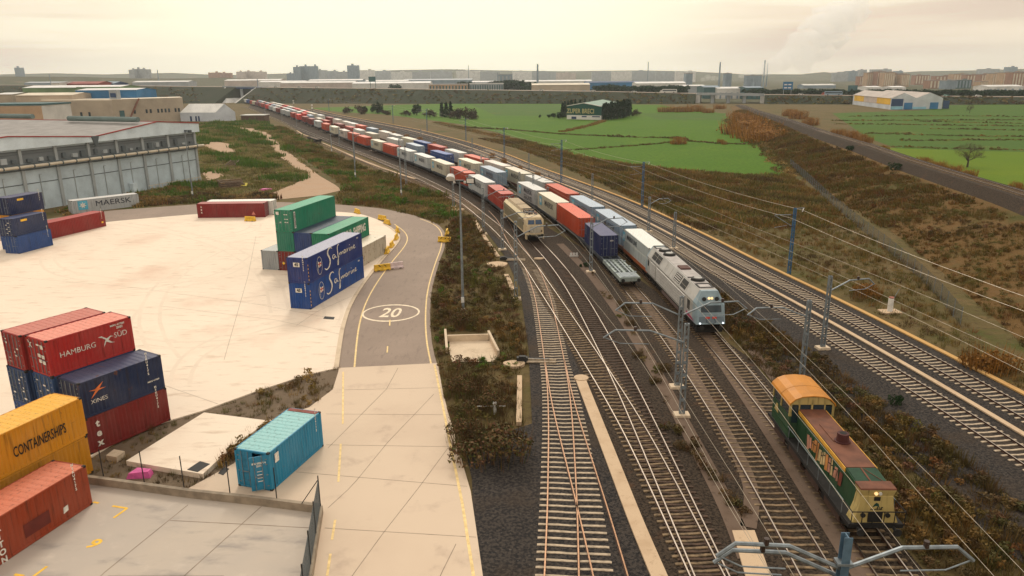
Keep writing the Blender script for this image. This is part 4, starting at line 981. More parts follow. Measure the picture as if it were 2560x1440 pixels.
# ---- grey diesel heading the right-hand train
Lg = 21.5
g = loco_root('diesel_locomotive', 'grey diesel locomotive with lit headlamps and sloping roof sides', 'C', (1808, 842), .35, Lg)
x = Lg / 2; w = 1.45; zb, zs, zt = 1.15, 3.15, 4.25; wt = .82     # body bottom, shoulder, roof; half widths
def sec(xx, k=1.): return [(xx, -w * k, zb), (xx, w * k, zb), (xx, w * k, zs), (xx, wt * k, zt), (xx, -wt * k, zt), (xx, -w * k, zs)]
m = MB(); m.loft([sec(-x + 1.2), sec(x - 1.6)])
m.build('body', M['loco_grey'], g)
for sx in (1, -1):
    m = MB()
    e = sx * (x - 1.6 if sx > 0 else x - 1.2); dx = sx * (1.6 if sx > 0 else 1.2)
    S0 = [(e, -w, zb), (e, w, zb), (e, w, zs), (e, wt, zt), (e, -wt, zt), (e, -w, zs)]
    S1 = [(e + dx * .85, -w * .97, zb), (e + dx * .85, w * .97, zb), (e + dx * .55, w * .95, zs - .1), (e + dx * .28, wt, zt), (e + dx * .28, -wt, zt), (e + dx * .55, -w * .95, zs - .1)]
    S1b = [(e + dx * .98, -1.3, zb + .1), (e + dx * .98, 1.3, zb + .1), (e + dx * .66, 1.25, zs - .25), (e + dx * .3, .7, zt - .08), (e + dx * .3, -.7, zt - .08), (e + dx * .66, -1.25, zs - .25)]
    if sx < 0: S0, S1, S1b = S0[::-1], S1[::-1], S1b[::-1]
    m.loft([S0, S1, S1b]); cab = m.build('cab', M['loco_face'], g)
    def fp(y, t, out=.02):   # t 0 at the foot of the sloping front, 1 at its top
        z = zb + .1 + (zs - .25 - zb - .1) * min(t, 1) if t <= 1 else zs - .25 + (zt - .08 - zs + .25) * (t - 1)
        xx = e + dx * (.98 + (.66 - .98) * min(t, 1)) if t <= 1 else e + dx * (.66 + (.3 - .66) * (t - 1))
        return (xx + sx * out, y * sx, z)
    m = MB(); m.face([fp(-1.0, .66), fp(1.0, .66), fp(.98, 1.06, .03), fp(-.98, 1.06, .03)]); ws = m.build('windscreen', M['glass'], cab)
    if sx > 0:
        for yy in (-.14, .14):
            m = MB(); c0 = Vector(fp(yy, 1.55, .03)); m.tube([c0 - Vector((.04, 0, .01)), c0 + Vector((.05, 0, .02))], .12, 10); m.build('headlamp', M['lamp'], cab)
        for yy in (-.62, .62):
            m = MB(); c0 = Vector(fp(yy, 1.5, .03)); m.tube([c0 - Vector((.04, 0, .01)), c0 + Vector((.04, 0, .02))], .2, 14); m.build('horn_ring', M['dark'], cab)
        for yy in (-1.12, 1.12):
            m = MB(); c0 = Vector(fp(yy, .06, .03)); m.tube([c0 - Vector((.04, 0, 0)), c0 + Vector((.06, 0, 0))], .08, 8); m.build('marker_lamp', M['lampw'], cab)
        m = MB(); m.face([fp(-1.24, .08, .012), fp(1.24, .08, .012), fp(1.2, .42, .012), fp(-1.2, .42, .012)]); m.build('lower_panel', plain('dull_blue_grey', (.13, .17, .20), .55), cab)
        for yy in (-.35, .3):
            m = MB(); m.face([fp(yy - .22, .30, .03), fp(yy + .22, .30, .03), fp(yy + .22, .42, .03), fp(yy - .22, .42, .03)]); m.build('red_socket', M['red_letter'], cab)
        m = MB(); m.tube([fp(-.45, .36, .06), fp(-.5, .12, .14), fp(-.1, .04, .18), fp(.35, .1, .14), fp(.3, .34, .06)], .025, 6); m.build('brake_hose', M['rubber'], cab)
        m = MB(); m.tube([fp(-1.0, .62, .05), fp(-.2, .57, .10), fp(1.1, .58, .1)], .022, 6); m.build('handrail', M['steel'], cab)
for sy in (-1, 1):
    for a, b in ((-x + 3.0, -x + 5.2), (-x + 5.9, x - 4.2)):
        m = MB(); m.quad((a, sy * (w + .008), zb + .12), (b, sy * (w + .008), zb + .12), (b, sy * (w + .008), zs - .1), (a, sy * (w + .008), zs - .1)); m.build('louvre_shade', M['dark'], g)  # flat dark sheet paints the shade in the gaps between louvre ribs
        m = MB(); k = 10
        for i in range(k):
            z0 = zb + .18 + i * (zs - zb - .35) / k; m.hexa([(a, sy * w, z0), (b, sy * w, z0), (b, sy * (w + .02), z0), (a, sy * (w + .02), z0), (a, sy * w, z0 + .13), (b, sy * w, z0 + .13), (b, sy * (w + .09), z0 + .11), (a, sy * (w + .09), z0 + .11)])
        m.build('louvre_panel', M['louvre'], g)
    m = MB(); m.quad((x - 3.4, sy * (w + .012), 1.9), (x - 2.5, sy * (w + .012), 1.9), (x - 2.5, sy * (w + .012), 2.95), (x - 3.4, sy * (w + .012), 2.95)); m.build('cab_window', M['glass'], g)
    m = MB(); m.quad((-x + 1.5, sy * (w + .012), 2.1), (-x + 2.1, sy * (w + .012), 2.1), (-x + 2.1, sy * (w + .012), 2.9), (-x + 1.5, sy * (w + .012), 2.9)); m.build('cab_window', M['glass'], g)
    m = MB(); m.quad((x - 3.6, sy * (w + .014), 1.25), (x - .9, sy * (w + .014), 1.25), (x - 1.5, sy * (w + .014), 1.45), (x - 3.6, sy * (w + .014), 1.62)); m.build('stripe', M['magenta'], g)
    def slope(u, t, out=.02): return (u, sy * (w + (wt - w) * t + out), zs + (zt - zs) * t + out)
    for a, b, kind in ((-x + 2.9, -x + 4.6, 'g'), (-x + 4.75, -x + 6.4, 'g'), (x - 9.1, x - 7.0, 'l'), (x - 6.6, x - 4.8, 'g')):
        m = MB(); m.face([slope(a, .15), slope(b, .15), slope(b, .85), slope(a, .85)]); gr = m.build('intake_grille', M['dark'], g)
        if kind == 'l':
            m = MB()
            for i in range(4): m.face([slope(a + .1, .2 + i * .17, .03), slope(b - .1, .2 + i * .17, .03), slope(b - .1, .27 + i * .17, .03), slope(a + .1, .27 + i * .17, .03)])
            m.build('grille_bars', M['louvre'], gr)
    for u in (-x + 2.6, -x + 6.6, -x + 8.7, -x + 10.8, x - 6.9, x - 4.5):
        m = MB(); m.bar(slope(u, .02, .01), slope(u, .98, .01), .06, .03); m.build('roof_rib', M['louvre'], g)
for u, rr in ((-x + 3.6, .72), (-x + 5.6, .72), (x - 5.0, .72)): roof_fan(g, u, zt, rr)
m = MB(); m.box(-x + 2.0, x - 2.0, -.70, .70, zt + .001, zt + .035); m.build('roof_plate', M['loco_roof'], g)
m = MB(); m.box(x - 10.6, x - 9.2, -.55, .55, zt + .036, zt + .18); m.build('exhaust_box', plain('rusty_exhaust', (.10, .04, .03), .8), g)
for u in (-x + 1.6, x - 2.9):
    m = MB()
    for a_, b_, c_, d_ in ((-.7, .7, -.75, -.6), (-.7, .7, .6, .75), (-.75, -.6, -.6, .6), (.6, .75, -.6, .6)): m.box(u + a_, u + b_, c_, d_, zt + .036, zt + .09)
    m.build('roof_frame', M['dark'], g)
m = MB(); m.box(x - 6.1, x - 5.9, -.75, .75, zt + .036, zt + .1); m.build('roof_bar', M['dark'], g)
m = MB(); m.box(-3.2, 3.6, -1.25, 1.25, .45, 1.12); m.build('fuel_tank', plain('fuel_tank_paint', (.16, .11, .10), .7), g)
m = MB(); m.box(-x + .6, x - .5, -1.3, 1.3, .85, 1.14); m.build('underframe', M['black'], g)
bogies(g, (-x + 4.2, x - 4.4), 3); buffers(g, x - .35, .95); m = MB(); m.box(x - .9, x - .6, -1.3, 1.3, .25, .75); m.build('snow_plough', M['black'], g)

# ---- beige electric at the head of the left train
Lb = 19.5
b_ = loco_root('electric_locomotive', 'weathered beige electric locomotive with blue tinted windscreens', 'A', (1333, 603), .35, Lb)
M['beige'] = paint('beige_loco_paint', .9, .6, (.60, .47, .29)); M['beiged'] = paint('grimy_loco_side', .8, .65, (.20, .17, .10)); M['beiger'] = paint('rust_stained_roof', 1.5, .7, (.42, .32, .20))
x = Lb / 2; w = 1.48
m = MB(); m.loft([[(u, -w, 1.1), (u, w, 1.1), (u, w, 3.25), (u, 1.12, 3.72), (u, -1.12, 3.72), (u, -w, 3.25)] for u in (-x + 1.3, x - 2.1)]); m.build('body', M['beiged'], b_)
for sx in (1, -1):
    m = MB(); e = sx * (x - (2.1 if sx > 0 else 1.3)); f_ = sx * (x - .1)
    S = [[(e, -w, 1.0), (e, w, 1.0), (e, w, 3.25), (e, 1.12, 3.725), (e, -1.12, 3.725), (e, -w, 3.25)],
         [(f_ - sx * .75, -w, 1.0), (f_ - sx * .75, w, 1.0), (f_ - sx * .75, w * .98, 3.2), (f_ - sx * .8, 1.05, 3.62), (f_ - sx * .8, -1.05, 3.62), (f_ - sx * .75, -w * .98, 3.2)],
         [(f_, -1.28, .95), (f_, 1.28, .95), (f_ - sx * .22, 1.25, 2.45), (f_ - sx * .6, 1.0, 3.5), (f_ - sx * .6, -1.0, 3.5), (f_ - sx * .22, -1.25, 2.45)]]
    if sx < 0: S = [q[::-1] for q in S]
    m.loft(S); cab = m.build('cab', M['beige'], b_)
    for sy in (-1, 1):
        def wp(y, t): return (f_ - sx * (.22 + .38 * t) + sx * .02, y, 2.45 + 1.05 * t)
        m = MB(); m.face([wp(sy * .1, .12), wp(sy * 1.12, .12), wp(sy * 1.0, .72), wp(sy * .1, .72)][::sx * sy]); m.build('windscreen', plain('blue_tinted_glass', (.02, .055, .12), .1, 0, .1, 2, .6) if sy == -1 and sx == 1 else bpy.data.materials['blue_tinted_glass'], cab)
        m = MB(); m.box(f_ - sx * 1.9 - .3, f_ - sx * 1.9 + .3, sy * (w + .01) - .01, sy * (w + .01) + .01, 2.3, 3.0); m.build('cab_window', M['glass'], cab)
        m = MB(); c0 = Vector((f_ + sx * .0, sy * .95, 1.55)); m.tube([c0, c0 + Vector((sx * .05, 0, 0))], .12, 10); m.build('lamp', M['dark'], cab)
        m = MB(); m.box(f_ - sx * .5 - .4, f_ - sx * .5 + .3, sy * (1.3) - .12, sy * 1.3 + .12, .30, 1.0); m.build('step_plate', M['beige'], cab)
    m = MB(); m.box(min(f_, f_ + sx * .14), max(f_, f_ + sx * .14), -1.38, 1.38, .92, 1.06); m.build('footboard', M['beiged'], cab)
    m = MB(); m.box(min(f_ - sx * .02, f_ + sx * .02), max(f_ - sx * .02, f_ + sx * .02), -.8, .8, 1.3, 2.3); m.build('nose_panel', paint('pale_nose_panel', .9, .6, (.48, .43, .34)) if sx > 0 else bpy.data.materials['pale_nose_panel'], cab)
    buffers(b_, sx * (x - .1) if sx > 0 else -x - .35, .98)
m = MB(); m.hexa([(-x + 2.2, -1.0, 3.72), (x - 6.2, -1.0, 3.72), (x - 6.2, 1.0, 3.72), (-x + 2.2, 1.0, 3.72), (-x + 2.4, -.82, 4.02), (x - 6.4, -.82, 4.02), (x - 6.4, .82, 4.02), (-x + 2.4, .82, 4.02)]); m.build('roof_hatch', M['beiger'], b_)
m = MB(); m.box(x - 5.9, x - 2.2, -.95, .95, 3.722, 3.76); rf = m.build('roof_deck', M['beiger'], b_)
m = MB(); m.box(-x + 8.9, -x + 9.0, -.86, .86, 4.0, 4.06); m.build('hatch_seam', M['black'], b_)
def pantograph(par, u, z):
    m = MB()
    for sy in (-1, 1):
        m.bar((u - .9, sy * .45, z + .1), (u + .9, sy * .45, z + .1), .07); m.bar((u - .85, sy * .45, z + .16), (u + .8, sy * .62, z + .32), .05); m.bar((u + .8, sy * .62, z + .32), (u - .5, sy * .75, z + .42), .045)
    for q in (-.9, .9): m.bar((u + q, -.45, z + .1), (u + q, .45, z + .1), .07)
    m.bar((u - .5, -.95, z + .44), (u - .5, .95, z + .44), .07); m.bar((u - .2, -.9, z + .42), (u - .2, .9, z + .42), .05)
    pn = m.build('pantograph', M['dark'], par)
    for sx_ in (-.8, .8):
        for sy in (-.5, .5):
            k = MB(); k.cyl(u + sx_, sy, z, z + .12, .07, 8); k.build('insulator', M['insulw'], pn)
pantograph(b_, x - 4.6, 3.76); pantograph(b_, -x + 1.3, 3.74)
for k in range(14):
    m = MB(); u = rng.uniform(x - 5.6, x - 2.4); y = rng.uniform(-.8, .8); m.box(u - .2, u + .25, y - .12, y + .12, 3.76, 3.76 + rng.uniform(.05, .22)); m.build('roof_gear', M['rustpaint'] if k % 2 else M['dark'], b_, color=(.2, .08, .05))
for sy in (-1, 1):
    for k in range(6):
        m = MB(); u = -x + 2.6 + k * 1.75; m.box(u, u + 1.45, sy * (w + .012) - .012, sy * (w + .012) + .012, 2.2, 3.05); m.build('side_grille', M['beiged'], b_)
    m = MB(); m.hexa([(-x + 1.3, sy * w, 3.26), (x - 2.1, sy * w, 3.26), (x - 2.1, sy * 1.13, 3.73), (-x + 1.3, sy * 1.13, 3.73), (-x + 1.3, sy * (w + .02), 3.28), (x - 2.1, sy * (w + .02), 3.28), (x - 2.1, sy * 1.14, 3.76), (-x + 1.3, sy * 1.14, 3.76)]); m.build('roof_edge', plain('pale_cream_edge', (.72, .60, .38), .5, 0, .2, 1.) if sy < 0 else bpy.data.materials['pale_cream_edge'], b_)
    m = MB(); m.box(-x + 1.3, x - 2.0, sy * (w + .015) - .015, sy * (w + .015) + .015, 1.1, 1.3); m.build('waist_band', M['beige'], b_)
m = MB(); m.box(-x + .8, x - .5, -1.3, 1.3, .8, 1.08); m.build('underframe', M['black'], b_)
m = MB(); m.box(-2, 2, -1.1, 1.1, .4, .9); m.build('battery_box', M['black'], b_)
bogies(b_, (-x + 4.2, x - 4.2), 3)

# ---- green shunter in the foreground
Ls = 14.2
h_ = loco_root('shunting_locomotive', 'green and yellow shunting locomotive with graffiti and amber cab roof', 'C', (2215, 1340), .35, Ls)
M['sgreen'] = paint('shunter_green', .25, .45, (.004, .05, .015)); M['syellow'] = paint('shunter_cream_yellow', .8, .6, (.44, .33, .12)); M['amber'] = plain('amber_roof', (.52, .20, .015), .6, 0, .18, .8)
M['rustroof'] = plain('rust_brown_roof', (.155, .055, .028), .75, 0, .35, 1.2); M['dkgreen'] = plain('dark_green_mesh', (.014, .05, .025), .8, 0, .3, 3)
x = Ls / 2
m = MB(); m.box(-x + .3, x - .2, -1.45, 1.45, .98, 1.22); m.build('underframe', M['black'], h_)
hb, hw, ht = 1.22, .86, 3.2
xc = -x + 4.2       # cab front wall
m = MB(); m.box(xc, x - 2.6, -hw, hw, hb, ht); m.build('hood', M['sgreen'], h_)
m = MB(); m.box(xc, x - 2.6, -hw + .05, hw - .05, ht, ht + .05); m.box(xc + 2.2, xc + 4.4, -.35, hw - .2, ht + .05, ht + .1); m.build('hood_roof', M['rustroof'], h_)
for sy in (-1, 1):
    m = MB(); m.box(xc + .1, x - 2.55, sy * (hw + .012) - .02, sy * (hw + .012) + .02, ht - .22, ht + .03); m.build('yellow_band', plain('band_yellow', (.70, .36, .05), .55) if sy < 0 else bpy.data.materials['band_yellow'], h_)
    for k in range(5):
        m = MB(); u = xc + .4 + k * 1.3; m.box(u, u + 1.15, sy * (hw + .01) - .012, sy * (hw + .01) + .012, hb + .15, ht - .5); m.build('hood_door', M['sgreen'], h_)
# graffiti: upright dabs of colour with dark strokes between
gcols = [plain('graffiti_orange', (.50, .21, .06), .7, 0, .5), plain('graffiti_pink', (.52, .24, .16), .7, 0, .5), plain('graffiti_cream', (.58, .42, .2), .7, 0, .5), plain('graffiti_red', (.22, .05, .025), .7, 0, .5)]
m = MB(); u = xc + 2.0
while u < x - 2.9:
    ww = rng.uniform(.22, .46); m.mi = rng.randrange(4); y = -(hw + .03); z0, z1 = hb + .25 + rng.uniform(0, .4), ht - .38 + rng.uniform(-.3, .05); sl = rng.uniform(-.15, .2)
    m.quad((u, y, z0), (u + ww, y, z0 + .1), (u + ww + sl, y, z1), (u + sl, y, z1 - .1)); 
    m.mi = 4; m.quad((u + ww, y - .004, z0 + .1), (u + ww + .05, y - .004, z0 + .1), (u + ww + sl + .05, y - .004, z1), (u + ww + sl, y - .004, z1))
    if rng.random() < .6: zz = rng.uniform(z0 + .4, z1 - .3); m.quad((u, y - .006, zz), (u + ww, y - .006, zz + .12), (u + ww, y - .006, zz + .18), (u, y - .006, zz + .07))
    u += ww + .03
m.build('graffiti', gcols + [M['black_letter']], h_)
m = MB(); m.hexa([(x - 2.6, -hw, hb), (x - 1.1, -hw, hb), (x - 1.1, hw, hb), (x - 2.6, hw, hb), (x - 2.6, -hw, ht), (x - 1.1, -hw, ht - .12), (x - 1.1, hw, ht - .12), (x - 2.6, hw, ht)]); m.build('radiator_section', M['sgreen'], h_)
m = MB(); m.hexa([(x - 2.55, -.8, ht), (x - 1.2, -.8, ht - .11), (x - 1.2, .8, ht - .11), (x - 2.55, .8, ht), (x - 2.55, -.8, ht + .04), (x - 1.2, -.8, ht - .07), (x - 1.2, .8, ht - .07), (x - 2.55, .8, ht + .04)]); rg = m.build('radiator_mesh', M['dkgreen'], h_)
m = MB(); m.bar((x - 2.5, -.05, ht + .06), (x - 1.2, -.05, ht - .05), .08, .03); m.bar((x - 2.4, .05, ht + .07), (x - 1.3, .6, ht - .03), .03, .02); m.build('mesh_frame', M['rustroof'], rg)
# flared cream nose: narrow middle, spreading at roof and foot like the photo
nose = []
for z, ww, dx in ((hb, 1.2, .0), (hb + .4, 1.06, -.02), (hb + .9, .92, -.06), (hb + 1.5, .84, -.1), (ht - .45, .86, -.14), (ht - .12, .93, -.05), (ht - .02, .93, -.08)):
    nose.append([(x - 1.1, -ww, z), (x - .35 + dx, -ww, z), (x - .35 + dx, ww, z), (x - 1.1, ww, z)])
m = MB(); m.loft(nose); ns = m.build('nose', M['syellow'], h_)
m = MB(); m.hexa([(x - 1.15, -.95, ht - .06), (x - .38, -.95, ht - .06), (x - .38, .95, ht - .06), (x - 1.15, .95, ht - .06), (x - 1.15, -.93, ht + .04), (x - .42, -.93, ht + .02), (x - .42, .93, ht + .02), (x - 1.15, .93, ht + .04)]); m.build('nose_roof', M['rustroof'], ns)
xf = x - .43
for sy, mt in ((-1, M['lamp']), (1, M['insulw'])):
    m = MB(); m.tube([(xf - .03, sy * .11, ht - .27), (xf + .07, sy * .11, ht - .27)], .09, 12); m.build('headlamp', mt, ns)
m = MB(); m.quad((xf + .01, -.17, ht - .72), (xf + .01, .17, ht - .72), (xf + .01, .17, ht - .48), (xf + .01, -.17, ht - .48)); m.build('number_plate', M['black_letter'], ns)
m = MB(); m.face([(xf + .02, -.02 + a, ht - .98 + b) for a, b in ((-.2, -.12), (.0, -.04), (.19, -.12), (.12, .1), (.0, .16), (-.1, .06))]); m.build('arrow_emblem', plain('emblem_green', (.005, .06, .045), .5), ns)
link('lettering', text_mesh('adif', .42, M['black_letter'], 1.05, .012), ns, (xf + .035, 0, ht - 1.24), (math.pi / 2, 0, math.pi / 2))
m = MB(); m.quad((xf + .09, -.42, hb + .02), (xf + .09, .35, hb + .02), (xf + .09, .35, hb + .62), (xf + .09, -.42, hb + .62)); m.build('lower_grille', M['black_letter'], ns)
for sy in (-.68, .62):
    m = MB(); m.tube([(xf, sy, hb + .45), (xf + .14, sy, hb + .45)], .13, 10); m.build('lower_lamp', M['dark'], ns)
m = MB()
pts = [(x - 1.2, -1.4), (x - .05, -1.4), (x - .05, 1.4), (x - 1.2, 1.4)]
for z in (2.05,):
    for p0_, p1_ in ((pts[0], pts[1]), (pts[1], pts[2]), (pts[2], pts[3])): m.tube([(*p0_, z), (*p1_, z)], .03, 6)
for q in (-1.4, -.85, -.3, .3, .85, 1.4): m.tube([(x - .05, q, 1.2), (x - .05, q, 2.05)], .028, 6)
m.build('front_railing', M['black'], h_)
m = MB()
for sy in (-1, 1):
    m.tube([(xc - .1, sy * 1.4, 2.0), (x - 1.2, sy * 1.4, 2.05)], .026, 6)
    for k in range(6): u = xc + .2 + k * 1.7; m.tube([(u, sy * 1.4, 1.2), (u, sy * 1.4, 2.02)], .022, 6)
m.build('side_railing', M['steel'], h_)
m = MB(); m.cyl(xc + 4.4, .18, ht + .05, ht + .12, .46, 16); m.cyl(xc + 4.4, .18, ht + .12, ht + .60, .36, 18, .33); ch_ = m.build('exhaust_stack', plain('dark_red_exhaust', (.075, .018, .016), .75), h_)
m = MB(); m.cyl(xc + 4.4, .18, ht + .601, ht + .61, .2, 14); m.build('stack_mouth', M['black'], ch_)
# cab
cw, ct = 1.4, 4.05; CU = .14; x0 = -x + .9
m = MB(); m.box(x0, xc, -cw, cw, hb, 2.75); m.build('cab_lower', M['sgreen'], h_)
m = MB()
for u in (x0, xc - .12):
    for a_, b_, c_, d_ in ((-cw, -cw + .1, 2.75, 3.6), (cw - .1, cw, 2.75, 3.6), (-.06, .06, 2.75, 3.9), (-cw + .1, -.06, 2.75, 2.9), (.06, cw - .1, 2.75, 2.9), (-.86, -.78, 2.9, 3.85), (.78, .86, 2.9, 3.85)): m.box(u, u + .12, a_, b_, c_, d_)
    m.face([(u + (.12 if u > x0 else 0), yy, zz) for yy, zz in ((-cw, 3.58), (cw, 3.58), (1.0, 3.96), (.5, 4.1), (-.5, 4.1), (-1.0, 3.96))])
for sy in (-1, 1):
    for u in (x0, (x0 + xc) / 2 - .05, xc - .1): m.box(u, u + .1, sy * cw - .05, sy * cw + .05, 2.75, 3.5)
    m.box(x0 + .1, xc - .1, sy * cw - .04, sy * cw + .04, 3.42, 3.5)
m.build('cab_frame', M['syellow'], h_)
for sy in (-1, 1):
    m = MB(); m.box(xc - .02, xc + .01, min(sy * .1, sy * .76), max(sy * .1, sy * .76), 3.0, 3.56); m.build('windscreen', M['glass'], h_)
    m = MB(); m.box(xc - .02, xc + .01, min(sy * .88, sy * 1.28), max(sy * .88, sy * 1.28), 2.3, 3.5); m.build('door_window', M['glass'], h_)
    for k in range(2):
        u = x0 + .15 + k * 1.6; m = MB(); m.box(u, u + 1.35, sy * (cw - .02) - .01, sy * (cw - .02) + .01, 2.78, 3.4); m.build('side_window', M['glass'], h_)
    m = MB(); m.box(x0, xc, sy * (cw + .012) - .012, sy * (cw + .012) + .012, 1.7, 1.85); m.build('cab_band', M['sgreen'], h_)
m = MB(); m.face([(x0 + .5, -(cw + .03), 2.05), (x0 + 1.3, -(cw + .03), 2.0), (x0 + 1.1, -(cw + .03), 2.65), (x0 + .8, -(cw + .03), 2.6)]); m.build('painted_emblem', M['syellow'], h_)
m = MB(); arc = [(a_, b_ + CU) for a_, b_ in ((-1.52, 3.38), (-1.46, 3.55), (-1.15, 3.84), (-.7, 4.02), (0, 4.08), (.7, 4.02), (1.15, 3.84), (1.46, 3.55), (1.52, 3.38))]
ro = [[(u, a_, b_) for a_, b_ in arc] + [(u, a_ * .97, b_ - .06) for a_, b_ in arc[::-1]] for u in (x0 - .3, (x0 + xc) / 2, xc + .06)]
m.loft(ro); cr = m.build('cab_roof', M['amber'], h_)
m = MB(); m.loft([[(u, a_ * 1.004, b_ + .012) for a_, b_ in arc] + [(u, a_, b_) for a_, b_ in arc[::-1]] for u in ((x0 + xc) / 2 - .04, (x0 + xc) / 2 + .04)]); m.build('roof_seam', plain('seam_amber', (.42, .17, .02), .7), cr)
bogies(h_, (-x + 3.2, x - 3.2), 2); buffers(h_, x - .25, 1.0)
for sy in (-1, 1):
    for k in range(4):
        m = MB(); u = -x + 1.6 + k * 3.; m.box(u, u + 2.1, sy * 1.36 - .03, sy * 1.36 + .03, .5, .97); m.build('side_box', plain('brown_grime', (.06, .03, .02), .85) if 'brown_grime' not in bpy.data.materials else bpy.data.materials['brown_grime'], h_)
# ------------------------------------------------------------------ masts, wires, lamps, barriers, walls
def lattice(h, w=.36, d=.24, n=None):
    m = MB(); n = n or max(5, int(h / .85))
    k0, k1 = 1.0, .72
    for sx in (-1, 1):
        m.hexa([(sx * w / 2 - .035, -d / 2, 0), (sx * w / 2 + .035, -d / 2, 0), (sx * w / 2 + .035, d / 2, 0), (sx * w / 2 - .035, d / 2, 0)] +
               [(sx * w / 2 * k1 - .035, -d / 2, h), (sx * w / 2 * k1 + .035, -d / 2, h), (sx * w / 2 * k1 + .035, d / 2, h), (sx * w / 2 * k1 - .035, d / 2, h)])
    for i in range(n):
        z = .25 + i * (h - .4) / (n - 1); ww = w / 2 * (1 + (k1 - 1) * z / h)
        for sy in (-1, 1): m.box(-ww, ww, sy * (d / 2 - .004) - .014, sy * (d / 2 - .004) + .014, z, z + .16)
        if i < n - 1: m.bar((-ww, 0, z + .16), (ww, 0, z + (h - .4) / (n - 1)), .03)
    return m
MASTN = [0]
def mast(label, base, top, track, arms='', mat='steel', z=0., height=None, footing=True, reach=5.2, loc=None, beam=False, group='grey catenary masts'):
    X, Y = loc or G(*base, z); h = height or height_of(*base, top, z)
    p = T[track]; q = p.near(X, Y); d = p.tan(q); yaw = math.atan2(d.y, d.x) - math.pi / 2     # local +x = to the right of the track
    r = thing('catenary_mast', label, 'catenary mast', (X, Y, z), yaw, group)
    if beam:
        m = MB(); m.box(-.02, .02, -.16, .16, 0, h); m.box(-.16, .16, -.19, -.16, 0, h); m.box(-.16, .16, .16, .19, 0, h); m.build('post', M[mat], r)
        m = MB(); m.box(-.3, .3, -.22, .22, h - 1.25, h - 1.15); m.build('bracket_plate', M['steel'], r)
    else: lattice(h).build('lattice_post', M[mat], r)
    if footing:
        m = MB(); m.hexa([(-.62, -.45, -.1), (.62, -.45, -.1), (.62, .45, -.1), (-.62, .45, -.1), (-.55, -.4, .22), (.55, -.4, .22), (.55, .4, .22), (-.55, .4, .22)]); m.build('footing', M['conc'], r)
    far = Y > 200
    for a in arms:
        sx = 1 if a in 'RrQ' else -1
        if a in 'RLrl':
            dy = .35 if a in 'rl' else 0.; hz_ = -.55 if a in 'rl' else 0
            P = [(sx * .12, dy, h * .80 + hz_), (sx * reach * .44, dy, h * .93 + hz_), (sx * reach * .86, dy, h * .94 + hz_), (sx * reach, dy, h * .86 + hz_)]
            m = MB(); m.tube(P, .065 if not beam else .085, 6); ar = m.build('cantilever_arm', M['steel'], r)
            if not far:
                m = MB(); m.tube([(sx * reach * .98, dy, h * .86 + hz_), (sx * reach * .8, dy, h * .80 + hz_), (sx * reach * .45, dy, h * .79 + hz_)], .035, 5); m.build('steady_arm', M['steel'], ar)
                m = MB(); m.cyl(sx * reach * .62, dy, h * .935 + hz_, h * .935 + hz_ + .28, .11, 8); m.build('insulator', M['insul'], ar)
        if a in 'KQ':   # bracket of the blue masts: two insulated struts meeting over the track
            m = MB(); m.tube([(sx * .2, 0, h - .85), (sx * 2.6, 0, h - .75)], .05, 6); m.tube([(sx * .2, 0, h - 2.3), (sx * 2.7, 0, h - .8)], .05, 6); m.tube([(sx * .9, 0, h - 2.15), (sx * 2.6, 0, h - 2.35)], .03, 5); ar = m.build('bracket', M['steel'], r)
            for zz in (h - .85, h - 2.3):
                m = MB(); m.tube([(sx * .2, 0, zz), (sx * .55, 0, zz + .02)], .09, 8); m.build('insulator', M['insul'], ar)
            m = MB(); m.bar((-sx * .0, 0, h - .05), (-sx * 1.25, 0, h - .02), .09, .07); t_ = m.build('feeder_arm', M['steel'], r)
            m = MB(); m.tube([(-sx * 1.15, 0, h - .05), (-sx * 1.0, 0, h - .5)], .07, 8); m.build('insulator', M['insulw'], t_)
    return r
yl = 'grey lattice catenary mast, '
mast(yl + 'two-armed one just left of the grey diesel nose', (1692, 969), 741, 'B', 'LR')
mast(yl + 'left-armed one on a broad concrete footing nearest the camera', (1704, 1040), 809, 'B', 'L', reach=6.0)
mast(yl + 'right-armed one in front of the navy container', (1477, 681), 538, 'B', 'R', reach=4.6)
mast(yl + 'one standing left of the beige locomotive nose', (1290, 748), 553, 'A', 'R', reach=5.6)
mast(yl + 'one beside the middle of the beige locomotive', (1256, 625), 526, 'A', 'R')
mast(yl + 'one in front of the nearest red container of the left train', (1209, 586), 470, 'A', 'R', reach=5.5)
mast(yl + 'slim one behind the tall lamp post', (1134, 518), 420, 'A', 'R')
mast(yl + 'one with a concrete foot in the grass beyond the lamp posts', (1016, 464), 369, 'A', '')
for i, (bx, by, ty) in enumerate([(887, 411, 329), (849, 363, 318), (742, 315, 285), (705, 302, 270), (663, 283, 254)]):
    mast(yl + '%s of the far row in front of the left train' % nth(i), (bx, by), ty, 'A', 'R' if i < 2 else '', footing=False)
for i, (bx, by, ty) in enumerate([(1369, 530, 468), (1333, 512, 437), (1299, 490, 430), (1204, 445, 388), (1081, 392, 343)]):
    mast(yl + '%s between the two nearer trains, counting away from the camera' % nth(i), (bx, by), ty, 'B', 'R' if i in (1, 3, 4) else '', footing=False)
mast(yl + 'one standing beside the roof of the grey diesel', (1684, 622), 530, 'T6', '')
mast(yl + 'right-armed one left of the main line near the white container', (1621, 580), 492, 'T6', 'R', reach=3.6)
mast(yl + 'one by the main line opposite the red container', (1480, 502), 434, 'T6', '')
mast(yl + 'left-armed one behind the amber cab roof', (2003, 950), 751, 'T6', 'L', footing=False)
mast(yl + 'right-armed one on a square footing by the main line', (2056, 872), 690, 'T6', 'R', reach=4.4)
